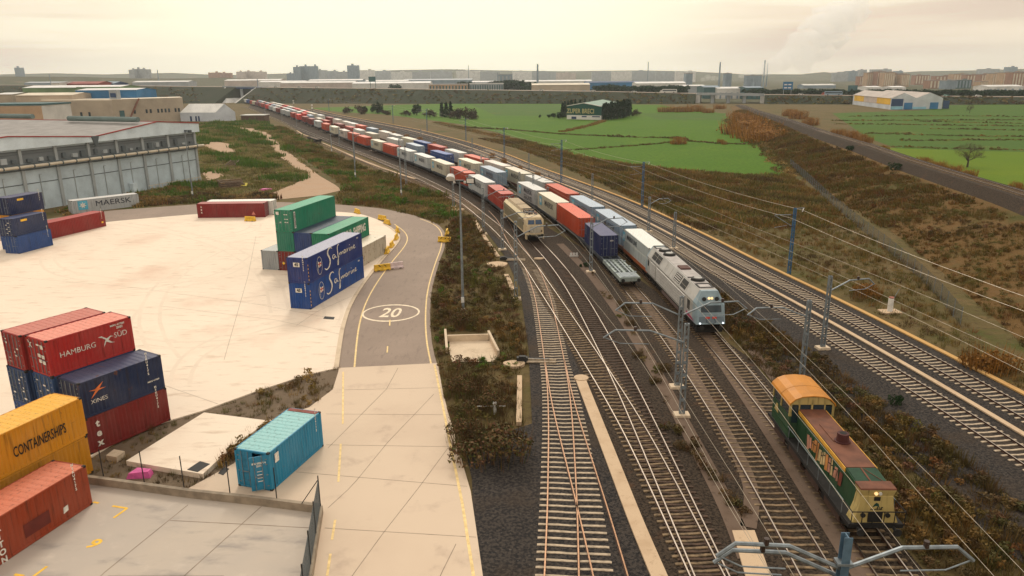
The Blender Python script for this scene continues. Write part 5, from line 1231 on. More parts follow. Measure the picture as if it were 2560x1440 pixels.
for i, (bx, by, ty) in enumerate([(1322, 427, 383), (1181, 384, 345), (1053, 348, 322)]):
    mast(yl + '%s of the distant ones along the main line' % nth(i), (bx, by), ty, 'T6', '', footing=False)
bx_, by_ = G(2118, 1338, 7.4)
mast('blue-grey beam mast with long arms at the bottom edge of the picture', None, None, 'C', 'LlR', loc=(bx_, by_), height=7.4, beam=True, mat='beamsteel', reach=4.9, group='catenary masts')
BLUEM = [(1972, 686, 520), (1605, 517, 405), (1403, 459, 350), (1261, 402, 319), (1165, 353, 296), (1068, 329, 272), (983, 307, 263), (823, 281, 247)]
nm = ['nearest to the camera', 'second from the camera', 'third from the camera', 'fourth from the camera', 'fifth from the camera', 'sixth from the camera', 'seventh from the camera', 'farthest']
bm_tops = []
for i, (bx, by, ty) in enumerate(BLUEM):
    r = mast('blue catenary mast along the green field, %s' % nm[i], (bx, by), ty, 'T7', 'K', mat='bluesteel', footing=False, group='blue catenary masts')
    bm_tops.append((Vector(r.location), height_of(bx, by, ty)))
def wire(name, pts, rad, label, sag=.0):
    m = MB(); P = []
    for a, b in zip(pts, pts[1:]):
        a, b = Vector(a), Vector(b)
        for k in range(6): t = k / 6; P.append(a.lerp(b, t) - Vector((0, 0, sag * 4 * t * (1 - t))))
    P.append(Vector(pts[-1])); m.tube(P, rad, 4); return tag(m.build(name, M['wire'], None), label, 'overhead wire', 'overhead wires')
d0 = (bm_tops[0][0] - bm_tops[1][0]); ex = bm_tops[0][0] + Vector((d0.x * .25, d0.y, 0)); ex2 = ex + Vector((-.05 * d0.y, d0.y, 0)) * .9
for dz, lab in ((.0, 'upper pale feeder wire strung between the blue masts'), (1.0, 'lower pale feeder wire strung between the blue masts')):
    pts = [(ex.x + 4, ex.y, 8 - dz)] + [(a.x + (1.0 if dz == 0 else -.3), a.y, h_ - dz - .3) for a, h_ in bm_tops]
    wire('feeder_wire', pts, .02, lab, .5)
for key, lab in (('T2', 'crossing track'), ('A', 'beige locomotive track'), ('B', 'flat wagon track'), ('C', 'diesel locomotive track'), ('T6', 'left main line track'), ('T7', 'right main line track')):
    p = T[key]; qs = np.arange(2, min(p.L, 330), 6.)
    for z0, rad, nm_, off in ((5.45, .013, 'contact_wire', .0), (6.75, .011, 'messenger_wire', .12)):
        if nm_[0] == 'm' and key in ('T2', 'T7'): continue
        a = p.at(0); d = p.tan(0); P = [(a.x - d.x * 45, a.y - d.y * 45, z0)]
        for q in qs:
            a = p.at(q); d = p.tan(q); ph = (q % 54) / 54; P.append((a.x + d.y * (off + .25 * math.sin(q / 17)), a.y, z0 - (.7 * 4 * ph * (1 - ph) if nm_[0] == 'm' else 0)))
        m = MB(); m.tube(P, rad, 4); tag(m.build(nm_, M['wire']), '%s wire running above the %s' % ('lower contact' if nm_[0] == 'c' else 'upper sagging messenger', lab), 'overhead wire', 'overhead wires')

def lamp_post(label, base, top, heads=True):
    X, Y = G(*base); h = height_of(*base, top); r = thing('lamp_post', label, 'lamp post', (X, Y, 0), R(-8), 'tall floodlight posts')
    m = MB(); m.tube([(0, 0, 0), (0, 0, h * .5), (0, 0, h)], [.15, .12, .075], 10); m.build('pole', M['steel'], r)
    m = MB(); m.cyl(0, 0, 0, .12, .3, 12); m.build('base_plate', M['conc'], r)
    if heads:
        m = MB(); m.bar((-1.0, 0, h - .1), (1.0, 0, h - .1), .1); m.box(-.42, .42, -.3, .3, h - .05, h + .08); m.build('head_frame', M['dark'], r)
        m = MB(); m.tube([(-.95, -.05, h + .2), (-.95, .22, h + .55)], [.5, .34], 14); m.build('floodlight', M['white'], r)
        m = MB(); m.hexa([(.7, -.1, h - .3), (1.6, -.1, h - .3), (1.6, .25, h - .3), (.7, .25, h - .3), (.7, -.2, h + .35), (1.6, -.2, h + .35), (1.6, .15, h + .35), (.7, .15, h + .35)]); f = m.build('floodlight', M['dark'], r)
        m = MB(); m.quad((.78, -.145, -.2 + h), (1.52, -.145, -.2 + h), (1.52, -.215, .27 + h), (.78, -.215, .27 + h)); m.build('lamp_glass', M['white'], f)
        for x in (-.55, .55): m = MB(); m.cyl(x, 0, h - .25, h - .02, .14, 10); m.build('lamp', M['white'], r)
    else: m = MB(); m.box(-.1, .5, -.12, .12, h - .08, h + .04); m.build('lamp', M['steel'], r)
    m = MB(); m.box(-.16, .16, -.22, -.1, .9, 1.5); m.build('service_box', M['white'], r)
lamp_post('tall grey floodlight post with two lamp heads beside the curved road', (1158, 775), 452)
lamp_post('tall thin grey post in the grass beyond the road bend', (1004, 492), 348, False)
lamp_post('tall thin post beside the warehouse corner', (483, 495), 330, False)
for i, (b, t) in enumerate([((889, 486 - 40), 335), ((830, 384), 335)]): lamp_post('slim grey post along the siding, %s from the camera' % nth(i), b, t, False)

# ---- concrete barriers
def barrier_mesh():
    m = MB(); pr = [(-.3, 0), (.3, 0), (.3, .16), (.14, .34), (.10, .82), (-.10, .82), (-.14, .34), (-.3, .16)]
    m.loft([[(u, a, b) for a, b in pr] for u in (-1., 1.)]); m.mi = 1
    for u in (-.55, .55): m.box(u - .16, u + .16, -.305, .305, -.01, .09)
    return m
BAR = barrier_mesh().mesh('barrier_body', [M['yellowconc'], M['black']])
BARW = barrier_mesh().mesh('barrier_body', [plain('pinkish_white_concrete', (.66, .52, .50), .8), M['black']])
def chevrons(m, sgn):
    for c in (-.42, .3):
        for q in (-1, 1):
            a = [(c - sgn * .16, q * .26), (c + sgn * .0, q * .26), (c + sgn * .26, 0), (c + sgn * .10, 0)]
            m.face([(u, -.128 - (.03 if v < .1 else 0) * 0, .5 + v) for u, v in a] if (q * sgn < 0) else [(u, -.128, .5 + v) for u, v in a][::-1])
CHR = [(lambda m: (chevrons(m, s_), m)[1])(MB()).mesh('chevron_marks', M['black_letter']) for s_ in (1, -1)]
def barrier(label, a, b, chev=0, mesh=BAR, z=.1, sc=1.):
    p, q = Vector(G(*a, z)), Vector(G(*b, z)); d = (q - p); c = (p + q) / 2
    r = thing('road_barrier', label, 'road barrier', (c.x, c.y, z), math.atan2(d.y, d.x), 'concrete road barriers'); o = link('barrier_body', mesh, r); o.scale = (max(.6, d.length / 2) if chev else 1, 1, 1)
    if chev: link('chevron_marks', CHR[0 if chev > 0 else 1], r)
    return r
yb = 'yellow concrete barrier '
barrier(yb + 'with two black chevrons pointing right beside the script-lettered stack', (936, 678), (976, 673), 1, z=.06)
barrier('pinkish white barrier lying in the road next to the right-pointing chevrons', (977, 672), (1002, 669), 0, BARW, z=.04)
barrier(yb + 'with two black chevrons pointing left at the outer road edge', (1096, 604), (1127, 606), -1, z=.04)
barrier(yb + 'seen end-on at the outer road edge behind the left-pointing chevrons', (1114, 594), (1121, 578), z=.04)
barrier(yb + 'on the inner road bend, farthest one', (888, 531), (899, 535))
barrier(yb + 'on the inner road bend facing the camera', (948, 548), (964, 551))
barrier(yb + 'on the inner road bend just below the camera-facing one', (960, 557), (976, 563))
barrier(yb + 'seen end-on at the tightest point of the inner bend', (989, 571), (999, 588))
barrier(yb + 'below the end-on one on the inner bend', (996, 590), (985, 606))
barrier(yb + 'between two others near the beige container', (985, 610), (973, 624))
barrier(yb + 'nearest the beige container end', (974, 623), (962, 641))
barrier(yb + 'in front of the side-on dark red container', (612, 552), (640, 553))
m = MB(); a = G(636, 548, .1); m.face([(a[0] - .35, a[1] - .1, .95), (a[0] + .35, a[1] - .1, .95), (a[0], a[1] - .1, 1.55)]); m.face([(a[0] - .33, a[1] - .07, .96), (a[0], a[1] - .07, 1.53), (a[0] + .33, a[1] - .07, .96)]); m.box(a[0] - .02, a[0] + .02, a[1] - .07, a[1] - .03, .1, 1.0)
tag(m.build('warning_sign', plain('faded_red_sign', (.62, .22, .18), .6)), 'faded red triangular sign standing behind the lone yellow barrier', 'road sign')

# ---- wall, posts and fence of the lower yard
WA = PX([(120, 1178), (222, 1190), (480, 1225), (640, 1242), (800, 1262)], .55)
def wall(name, P, w, z0, z1, mat, label, cat='wall'):
    P = np.array(P); t = np.gradient(P, axis=0); t /= np.linalg.norm(t, axis=1)[:, None]; n = np.stack([t[:, 1], -t[:, 0]], 1) * w / 2
    m = MB(); m.loft([[(*(P[i] - n[i]), z0), (*(P[i] + n[i]), z0), (*(P[i] + n[i]), z1), (*(P[i] - n[i]), z1)] for i in range(len(P))])
    return tag(m.build(name, mat), label, cat)
wall('retaining_wall', WA, .26, 0, .55, plain('grey_wall_concrete', (.30, .24, .175), .9, 0, .35, 1.2), 'low concrete wall along the back of the lower yard under the thin posts')
WB_ = PX([(801, 1264), (790, 1330), (772, 1440), (745, 1600)], .55)
wall('retaining_wall', WB_, .26, 0, .545, bpy.data.materials['grey_wall_concrete'], 'low concrete wall under the wire mesh fence beside the driveway')
for i, (b, t) in enumerate([((258, 1187), 1125), ((360, 1202), 1130), ((460, 1217), 1142), ((575, 1233), 1155), ((692, 1247), 1171)]):
    x_, y_ = G(*b, .5); m = MB(); m.tube([(x_, y_, .4), (x_, y_, .55 + height_of(*b, t, .5))], .032, 6)
    tag(m.build('fence_post', M['dark']), 'thin dark post on the low wall, %s from the red container' % nth(i), 'fence post', 'thin posts on the low wall')
for i, (b, t) in enumerate([((147, 1190), 1093), ((37, 1215), 1165)]):
    x_, y_ = G(*b, .3); h_ = height_of(*b, t, .3); m = MB(); m.tube([(x_, y_, 0), (x_, y_, .3 + h_)], .03, 6)
    if i == 0: m.tube([(x_, y_, 1.6), (x_ - .8, y_ + .1, .1)], .022, 5); m.tube([(x_, y_, 1.6), (x_ + .8, y_ - .1, .1)], .022, 5)
    tag(m.build('fence_post', M['dark']), 'thin %s in front of the lower yellow container' % ('braced dark post' if i == 0 else 'plain dark post'), 'fence post')
f_ = thing('mesh_fence', 'dark wire mesh fence panel on the low wall beside the driveway', 'fence', (*G(801, 1264, .55), .55))
FP = [Vector((*q, 0)) - Vector((*G(801, 1264, .55), 0)) for q in WB_]; e0 = FP[0] + (FP[0] - FP[1]).normalized() * 2.0 * 0
m = MB(); fl = [FP[0] + (FP[3] - FP[0]) * t for t in np.linspace(0, 1, 60)]
for a in fl: m.bar(a, a + Vector((0, 0, 1.75)), .012, .012)
for k in range(24): z = .02 + k * .075; m.bar(FP[0] + Vector((0, 0, z)), FP[3] + Vector((0, 0, z)), .012, .012)
m.build('mesh_panel', plain('fence_wire', (.07, .085, .09), .6, .3), f_)
for k in range(5):
    a = FP[0] + (FP[3] - FP[0]) * (k / 4); m = MB(); m.tube([a - Vector((0, 0, .2)), a + Vector((0, 0, 1.95))], .035, 6); m.build('post', M['dark'], f_)
m = MB(); m.tube([FP[0] + Vector((0, 0, 1.7)), FP[0] + Vector((-1.15, .25, .0))], .028, 6); m.build('brace', M['dark'], f_)

# ---- point machine pads, pit, small things
def pad(label, c, rx, ry, z=.15):
    x_, y_ = G(*c, z); m = MB(); P = [(x_ + rx * math.cos(a) * (1 + .1 * math.sin(3 * a)), y_ + ry * math.sin(a)) for a in np.linspace(0, 2 * math.pi, 19)[:-1]]; m.prism(P, -.05, z)
    tag(m.build('concrete_pad', M['trough']), label, 'concrete pad')
pad('round sandy concrete pad bulging beside the switch machine', (1243, 660), 1.35, 1.5, .22); pad('pale concrete pad at the foot of the tall lamp post', (1142, 523), 1.4, 1.2, .2); pad('pale concrete pad beside the near switch machine', (1285, 908), .95, .75, .18)
pad('small pale concrete block between the two left tracks', (1348, 645), .7, .35, .2)
def point_machine(label, c, yaw):
    x_, y_ = G(*c, .1); r = thing('switch_machine', label, 'switch machine', (x_, y_, .1), yaw)
    m = MB(); m.box(-.5, .5, -.25, .25, 0, .4); m.box(-.3, .3, -.2, .2, .4, .5); m.build('housing', M['dark'], r)
    for q in (-.3, .3): m = MB(); m.box(.4, 3.0, q - .09, q + .09, .0, .14); m.build('timber_bearer', M['sleeper'], r)
    m = MB(); m.tube([(.4, 0, .3), (2.4, 0, .25)], .025, 6); m.build('rod', M['steel'], r)
point_machine('dark switch machine on two pale bearers by the round pad', (1259, 650), R(-4)); point_machine('dark switch machine on two pale bearers beside the bushes', (1306, 903), R(-3))
t_ = thing('loading_pit', 'small open concrete pit with three low walls among bushes', 'pit', (*G(1180, 870), 0))
def pit_wall(a, b, w=.22, z=.62):
    p, q = Vector((*G(*a, z), 0)) - t_.location, Vector((*G(*b, z), 0)) - t_.location; m = MB(); m.bar(p + Vector((0, 0, z / 2)), q + Vector((0, 0, z / 2)), w, z); m.build('wall', M['conc'], t_)
pit_wall((1113, 822), (1117, 868)); pit_wall((1118, 838), (1221, 835)); pit_wall((1221, 826), (1246, 876))
m = MB(); m.face([(q[0] - t_.location.x, q[1] - t_.location.y, .02) for q in PX([(1122, 872), (1130, 905), (1240, 905), (1244, 880), (1225, 852), (1124, 852)])][::-1]); m.build('floor', M['conc'], t_)
x_, y_ = G(1237, 1035); m = MB(); m.box(x_ - .13, x_ + .13, y_ - .13, y_ + .13, 0, .95); m.bar((x_ - 1.3, y_ + .1, .6), (x_ + .8, y_ + .1, .6), .06, .05); tag(m.build('marker_post', M['white']), 'square white marker post among the dark bushes', 'marker post')
x_, y_ = G(2224, 780); r = thing('concrete_cylinder', 'whitish concrete cylinder with slanted rod beside the main line', 'concrete post', (x_, y_, 0))
m = MB(); m.cyl(0, 0, 0, 1.55, .27, 14); m.build('cylinder', M['white'], r); m = MB(); m.cyl(0, 0, 1.55, 1.66, .26, 14); m.build('red_cap', plain('dull_red_cap', (.35, .12, .08), .7), r)
m = MB(); m.tube([(.2, 0, 1.4), (.75, .1, 2.5)], .03, 5); m.build('rod', M['steel'], r); m = MB(); m.box(-1.0, 1.0, -.7, .7, -.05, .12); m.build('base_slab', M['trough'], r)
x_, y_ = G(1435, 643); m = MB()
for k in range(3): m.box(x_ - .55 + k * .4, x_ - .27 + k * .4, y_, y_ + .05, .15, .62)
m.box(x_ - .6, x_ + .6, y_ + .05, y_ + .1, .05, .3); tag(m.build('track_sign', M['white']), 'small white three-panel track sign near the orange container train', 'sign')
# timber pile with yellow sheet, ladder frame, pink scraps
def pile(label, c, n=16, L_=3.2):
    x_, y_ = G(*c); r = thing('timber_pile', label, 'timber pile', (x_, y_, 0), .5); r.scale = (1.5, 1.5, 1.5)
    for k in range(n): m = MB(); y = (k % 7) * .5 - 1.6 + (k // 7) * .25; z = .16 + (k // 7) * .34; a = rng.uniform(-.5, .5); m.bar((-L_ / 2, y - a, z), (L_ / 2 + rng.uniform(-.4, .4), y + a, z + rng.uniform(0, .12)), .3, .24); m.build('beam', M['wood'] if k % 3 else M['sleeperd'], r)
    return r
pile('heap of weathered timber beams lying in the grass by the warehouse', (577, 468), 22)
m = MB(); x_, y_ = G(608, 466); m.quad((x_ - .9, y_ - .5, .1), (x_ + .9, y_ - .3, .15), (x_ + 1.0, y_ + .4, .75), (x_ - .6, y_ + .5, .8)); m.quad((x_ - .6, y_ + .5, .8), (x_ + 1., y_ + .4, .75), (x_ + .9, y_ + .6, .1), (x_ - .6, y_ + .6, .1)); tag(m.build('yellow_sheet', plain('pale_yellow_sheet', (.80, .66, .12), .6)), 'pale yellow sheet leaning on the timber heap', 'sheet')
x_, y_ = G(580, 415); r = thing('pallet_frame', 'old wooden ladder-like frame lying on the waste land', 'timber frame', (x_, y_, .35), .1)
for sx in (-1, 1): m = MB(); m.bar((sx * 1.3, -2.2, .2), (sx * 1.15, 4.2, .9), .16); m.build('side_beam', M['wood'], r)
for k in range(6): m = MB(); m.bar((-1.3, -2 + k * 1.1, .25 + k * .11), (1.3, -2 + k * 1.1, .25 + k * .11), .2, .12); m.build('slat', M['wood'], r)
for lab, c, s_ in (('crumpled pink plastic scrap beside the low wall', (350, 1192), .75), ('pink scrap lying at the edge of the sandy track', (665, 476), 1.5)):
    x_, y_ = G(*c); m = MB(); m.hexa([(x_ - s_, y_ - .3, 0), (x_ + s_, y_ - .2, 0), (x_ + s_ * .9, y_ + .45, 0), (x_ - s_ * .6, y_ + .5, 0), (x_ - s_ * .8, y_ - .2, .35), (x_ + s_ * .8, y_ - .1, .42), (x_ + s_ * .8, y_ + .35, .38), (x_ - s_ * .4, y_ + .4, .45)]); tag(m.build('pink_scrap', M['pink']), lab, 'scrap')
# railway signal and chain fences
def signal(label, c, top):
    x_, y_ = G(*c); h_ = height_of(*c, top); r = thing('railway_signal', label, 'signal', (x_, y_, 0)); m = MB(); m.tube([(0, 0, 0), (0, 0, h_)], .12, 6); m.build('post', M['dark'], r)
    for z in (h_ - .3, h_ - 2.): m = MB(); m.box(-.5, .5, -.1, .1, z - .5, z + .5); m.build('signal_head', M['white'], r)
signal('tall railway signal with two white heads beyond the container trains', (782, 292), 262); signal('small dark railway signal near the road embankment', (735, 272), 251)
def chain_fence(label, pts, h=2.0, step=3.):
    P = resample(PX(pts), step); r = thing('chain_fence', label, 'fence', (P[0][0], P[0][1], 0))
    for a in P: m = MB(); m.tube([(0, 0, 0), (0, 0, h)], .035, 5); m.build('post', M['steel'], r, (a[0] - P[0][0], a[1] - P[0][1], 0))
    m = MB(); Q = P - P[0]
    for i in range(len(Q) - 1):
        a, b = Vector((*Q[i], 0)), Vector((*Q[i + 1], 0))
        for k in range(12): z = Vector((0, 0, .12 + k * .16)); m.bar(a + z, b + z, .011, .011)
        for k in range(14): c = a.lerp(b, k / 14); m.bar(c + Vector((0, 0, .1)), c + Vector((0, 0, h - .05)), .011, .011)
    m.build('wire_mesh', bpy.data.materials['fence_wire'], r)
chain_fence('wire fence along the foot of the embankment', [(1975, 415), (2020, 455), (2070, 505), (2140, 565), (2215, 625), (2290, 690), (2345, 745), (2400, 815)])
# ------------------------------------------------------------------ vegetation
def blades(n_bl, spread, h0, h1, w, lean, seed):
    """one tuft: (n*3, 3) triangle corners"""
    g = np.random.default_rng(seed); a = g.uniform(0, 2 * math.pi, n_bl); r = spread * np.sqrt(g.uniform(0, 1, n_bl)); h = g.uniform(h0, h1, n_bl); l = g.uniform(.2, 1., n_bl) * lean; b = g.uniform(0, 2 * math.pi, n_bl)
    base = np.stack([r * np.cos(a), r * np.sin(a), np.zeros(n_bl)], 1); d = np.stack([np.cos(b), np.sin(b), np.zeros(n_bl)], 1) * (w * g.uniform(.6, 1.3, n_bl))[:, None]
    tip = base + np.stack([np.cos(a) * l * h, np.sin(a) * l * h, h], 1)
    return np.stack([base - d, base + d, tip], 1).reshape(-1, 3)
def clump(n, r, h, size, seed):
    """bush: leaf-sized faces through a lumpy dome"""
    g = np.random.default_rng(seed); k = max(3, int(r * 5)); cs = np.stack([g.uniform(-.6, .6, k) * r, g.uniform(-.6, .6, k) * r, g.uniform(.1, .7, k) * h], 1); cr = g.uniform(.3, .55, k) * r
    i = g.integers(0, k, n); v = g.normal(size=(n, 3)); v /= np.linalg.norm(v, axis=1)[:, None]; v[:, 2] = v[:, 2] * .8
    c = cs[i] + v * (cr[i] * g.uniform(.55, 1., n) ** .5)[:, None] * np.array([1, 1, h / max(r, .1) * .6]); c[:, 2] = np.maximum(c[:, 2], .03)
    t = g.normal(size=(n, 3)); t /= np.linalg.norm(t, axis=1)[:, None]; u = np.cross(t, v + .3 * g.normal(size=(n, 3))); u /= np.linalg.norm(u, axis=1)[:, None] + 1e-6
    s = (size * g.uniform(.6, 1.4, n))[:, None]
    return np.stack([c - t * s, c + t * s * .8 + u * s * .3, c + u * s * 1.5], 1).reshape(-1, 3)
def veg_mesh(name, parts, cols, mat=None):
    """parts: list of (T, 3) corner arrays; cols: a colour per part or per-corner array"""
    V = np.concatenate(parts).astype(np.float32); C = np.concatenate([np.broadcast_to(np.array(c, np.float32), (len(p), 3)) if np.ndim(c) == 1 else c for p, c in zip(parts, cols)])
    n = len(V); me = bpy.data.meshes.new(name); me.vertices.add(n); me.vertices.foreach_set('co', V.ravel()); me.loops.add(n); me.loops.foreach_set('vertex_index', np.arange(n, dtype=np.int32))
    me.polygons.add(n // 3); me.polygons.foreach_set('loop_start', np.arange(0, n, 3, dtype=np.int32)); me.update(calc_edges=True)
    at = me.attributes.new('leaf', 'FLOAT_COLOR', 'POINT'); at.data.foreach_set('color', np.concatenate([C, np.ones((n, 1))], 1).astype(np.float32).ravel())
    me.materials.append(mat or M['veg']); return me
TUFT = {'grass': [blades(22, .28, .18, .5, .022, .5, i) for i in range(6)], 'dry': [blades(26, .34, .3, .85, .022, .45, 10 + i) for i in range(6)],
        'bush': [clump(110, .62, .75, .085, 20 + i) for i in range(6)], 'far': [clump(26, .9, .8, .26, 30 + i) for i in range(6)], 'fargrass': [blades(16, 1.0, .3, .8, .10, .5, 40 + i) for i in range(6)],
        'reed': [blades(60, 1.0, 1.5, 3.0, .06, .25, 50 + i) for i in range(4)], 'spiky': [blades(40, .12, .35, .7, .02, 1.0, 60 + i) for i in range(4)]}
PAL = {'waste': [(.40, .31, .14), (.32, .26, .105), (.25, .24, .085), (.20, .21, .06)], 'bank': [(.38, .26, .105), (.31, .215, .085), (.26, .20, .075), (.23, .135, .06)],
       'dry': [(.32, .195, .058), (.25, .155, .045), (.20, .14, .036), (.40, .25, .08), (.16, .11, .04), (.24, .115, .045)],
       'dark': [(.085, .058, .024), (.13, .07, .032), (.10, .08, .024), (.17, .10, .04), (.07, .068, .02), (.15, .068, .035)],
       'green': [(.085, .17, .020), (.11, .20, .022), (.07, .13, .020), (.16, .19, .035)], 'olive': [(.15, .14, .035), (.13, .125, .03), (.20, .16, .045), (.11, .10, .03), (.24, .17, .06)],
       'slope': [(.20, .10, .028), (.15, .09, .024), (.115, .09, .02), (.28, .15, .045), (.095, .095, .02), (.18, .075, .026)], 'rust': [(.36, .165, .03), (.30, .135, .028), (.24, .115, .032), (.42, .21, .05)]}
def scatter(name, P, kinds, pal, s0=.7, s1=1.3, label=None, zz=None, grow=0.):
    """P: points (n, 2); one mass of ground cover whose plants change kind and colour from patch to patch"""
    parts, cols = [], []; ph = nrg.uniform(0, 6.28, 4)
    for i, (x, y) in enumerate(P):
        f = .5 + .27 * math.sin(x * .31 + y * .17 + ph[0]) + .27 * math.sin(y * .23 - x * .12 + ph[1]) * math.sin(x * .09 + ph[2]) + nrg.normal() * .13
        k = kinds[int(nrg.integers(len(kinds)))]; k = 'fargrass' if y > 120 and k in ('dry', 'grass') else k; t = TUFT[k][nrg.integers(len(TUFT[k]))]; a = nrg.uniform(0, 6.28); s = nrg.uniform(s0, s1) * (1 + grow * max(0, y - 60) / 100); ca, sa = math.cos(a) * s, math.sin(a) * s
        z = 0. if zz is None else zz[i]; sz = s * (.85 + .3 * math.sin(x * .5 + y * .4 + ph[3]))
        parts.append(np.stack([t[:, 0] * ca - t[:, 1] * sa + x, t[:, 0] * sa + t[:, 1] * ca + y, t[:, 2] * sz + z], 1))
        pl = PAL[pal[min(len(pal) - 1, max(0, int(f * len(pal))))]]; g_ = min(1., max(0., .5 + .35 * math.sin(x * .8 - y * .6 + ph[1]) + nrg.normal() * .2)) * (len(pl) - 1.001); q = int(g_)
        cols.append((np.array(pl[q]) * (1 - g_ + q) + np.array(pl[q + 1]) * (g_ - q)) * nrg.uniform(.88, 1.12))
    if not parts: return
    return tag(link(name, veg_mesh(name, parts, cols)), label, None, None, 'stuff')
def pts_in(poly, dens, n_clump=0, far=0.):
    """points in a ground polygon; DENS per square metre, thinned with distance"""
    A = np.array([p[:2] for p in poly]); lo, hi = A.min(0), A.max(0); n = int((hi - lo).prod() * dens); P = nrg.uniform(lo, hi, (n, 2)); P = P[inside(P, poly)]
    if far: P = P[nrg.uniform(size=len(P)) < np.minimum(1, (far / np.maximum(P[:, 1], 1)) ** 1.3)]
    return P
def patchy(P, scale, thr, seed=0):
    g = np.random.default_rng(seed); f = 0
    for _ in range(5): k = g.normal(size=2) / scale * 6; f = f + np.sin(P @ k + g.uniform(0, 6.28))
    return P[f > thr]
STRIPV = PX([(1116, 585), (1118, 625), (1108, 650), (1092, 700), (1083, 742), (1080, 802), (1086, 866), (1098, 909), (1110, 970), (1125, 1032), (1146, 1098), (1160, 1150), (1240, 1090), (1300, 1060), (1296, 940), (1318, 880), (1296, 750), (1262, 680), (1215, 600), (1180, 548), (1150, 530)])
P = pts_in(STRIPV, 3.0); keep = ~inside(P, PX([(1118, 835), (1226, 830), (1250, 890), (1120, 905)])) & (np.hypot(P[:, 0] - G(1243, 660)[0], P[:, 1] - G(1243, 660)[1]) > 1.8)
P = P[keep]
scatter('roadside_scrub', P, ['bush', 'dry', 'dry', 'dry'], ['dark', 'slope', 'dark', 'dark', 'olive'], .6, 1.2, 'dark brown scrub filling the strip between road and tracks')
scatter('roadside_weeds', patchy(P, 6, 1.7, 3), ['grass', 'bush'], ['green', 'olive'], .5, .95, 'green weeds among the brown roadside scrub')
BANKV = PX([(1150, 530), (1100, 560), (1030, 534), (955, 518), (845, 508), (850, 490), (870, 470), (830, 440), (770, 400), (725, 366), (700, 338), (690, 318), (715, 322), (760, 352), (810, 378), (870, 404), (940, 432), (1010, 455), (1070, 476), (1120, 498)])
P = pts_in(BANKV, 1.8)
scatter('bank_grass', P, ['dry', 'dry', 'dry', 'grass'], ['bank', 'bank', 'olive', 'bank', 'slope'], .5, .95, 'dry tawny grass and scrub along the tracks', grow=.25)
scatter('green_weeds', patchy(P, 14, 1.3, 5), ['grass', 'bush'], ['green', 'olive'], 1., 1.7, 'green weeds in the tawny grass', grow=.2)
WASTE = PX([(502, 452), (500, 380), (500, 310), (560, 306), (650, 300), (690, 330), (740, 390), (800, 440), (720, 470), (650, 500), (500, 508), (335, 515), (340, 480)])
P = pts_in(WASTE, .8); keep = np.ones(len(P), bool)
for pl in (left + right,): keep &= ~inside(P, PX(pl))
for pl in ([(505, 365), (530, 352), (580, 360), (590, 380), (560, 388)], [(505, 432), (545, 425), (560, 440), (520, 452)], [(590, 318), (640, 322), (690, 352), (660, 340), (600, 328)]): keep &= ~inside(P, PX(pl))
P = P[keep]
scatter('waste_grass', P, ['dry', 'fargrass', 'grass'], ['waste', 'olive', 'waste', 'waste'], .4, .8, 'rough grass on the waste land beside the warehouse', grow=.3)
scatter('waste_weeds', patchy(P, 30, 1.5, 8), ['grass', 'fargrass'], ['green'], 1., 1.7, 'bright green grass patches on the waste land', grow=.3)
EDGE = PX([(335, 516), (500, 506), (690, 500), (690, 490), (500, 490), (335, 502)]); scatter('verge_grass', pts_in(EDGE, 3.), ['dry', 'bush'], ['olive', 'dark', 'dry'], 1., 1.6, 'verge of brown grass along the back road')
P = pts_in(PX([(150, 540), (150, 525), (380, 480), (502, 455), (502, 480), (340, 520)]), 1.2); P = P[~inside(P, PX([(175, 540), (340, 522), (345, 495), (180, 505)]))]
scatter('verge_grass', P, ['dry', 'bush', 'grass'], ['olive', 'dry', 'green'], .9, 1.5, 'grass along the foot of the warehouse wall')
P = pts_in(TRI, 2.2); P = P[~inside(P, SLAB)]
scatter('rough_weeds', P, ['grass', 'dry'], ['dry', 'dark', 'olive'], .35, .8, 'sparse dry weeds on the rough ground round the slab')
P = pts_in(PX([(530, 1022), (640, 985), (765, 945), (845, 908), (842, 930), (830, 975), (780, 1012), (740, 1010), (690, 1000), (600, 1030)]), 1.8); P = patchy(P, 3, .6, 4)
scatter('verge_bushes', P, ['dry', 'bush'], ['dark', 'dry'], .7, 1.2, 'brown bushes along the yard edge by the driveway')
P = pts_in(PX([(555, 1165), (600, 1110), (655, 1060), (672, 1056), (590, 1160)]), 6.)
scatter('verge_bushes', P, ['dry', 'bush'], ['dark', 'dry'], .9, 1.35, 'twiggy brown bushes between the slab and the cyan container')
RV = [tuple(q) for q in T['C'].off(2.1) if q[1] < 74] ; RV2 = [tuple(q) for q in T['T6'].off(-4.2) if q[1] < 88]
P = pts_in(RV + RV2[::-1], 4.5); P = P[(P[:, 1] > 20)]
scatter('trackside_scrub', P, ['bush', 'dry', 'dry'], ['dark', 'slope', 'dark', 'dark'], .65, 1.3, 'dark rusty scrub between the shunter track and the main line')
P = pts_in([tuple(q) for q in T['T7'].off(3.4) if q[1] < 230] + [tuple(q) for q in np.array(PX([(1964, 383), (2048, 487), (2110, 538), (2205, 603), (2295, 675), (2365, 760), (2600, 1000), (2700, 1100)]))[::-1]] if False else PX([(2560, 985), (2440, 915), (2260, 820), (2140, 755), (2000, 690), (1870, 630), (1740, 570), (1640, 522), (1560, 482), (1480, 448), (1400, 412), (1300, 372), (1200, 346), (1300, 352), (1440, 392), (1560, 412), (1700, 428), (1850, 440), (1980, 442), (2050, 490), (2110, 540), (2205, 605), (2295, 677), (2365, 762), (2480, 880), (2600, 980), (2700, 1060)]), 1.7)
scatter('meadow_scrub', P, ['dry', 'dry', 'grass', 'dry'], ['olive', 'slope', 'dry', 'olive', 'dark'], .55, 1.1, 'brown-green rough meadow between the main line and the embankment', grow=.2)
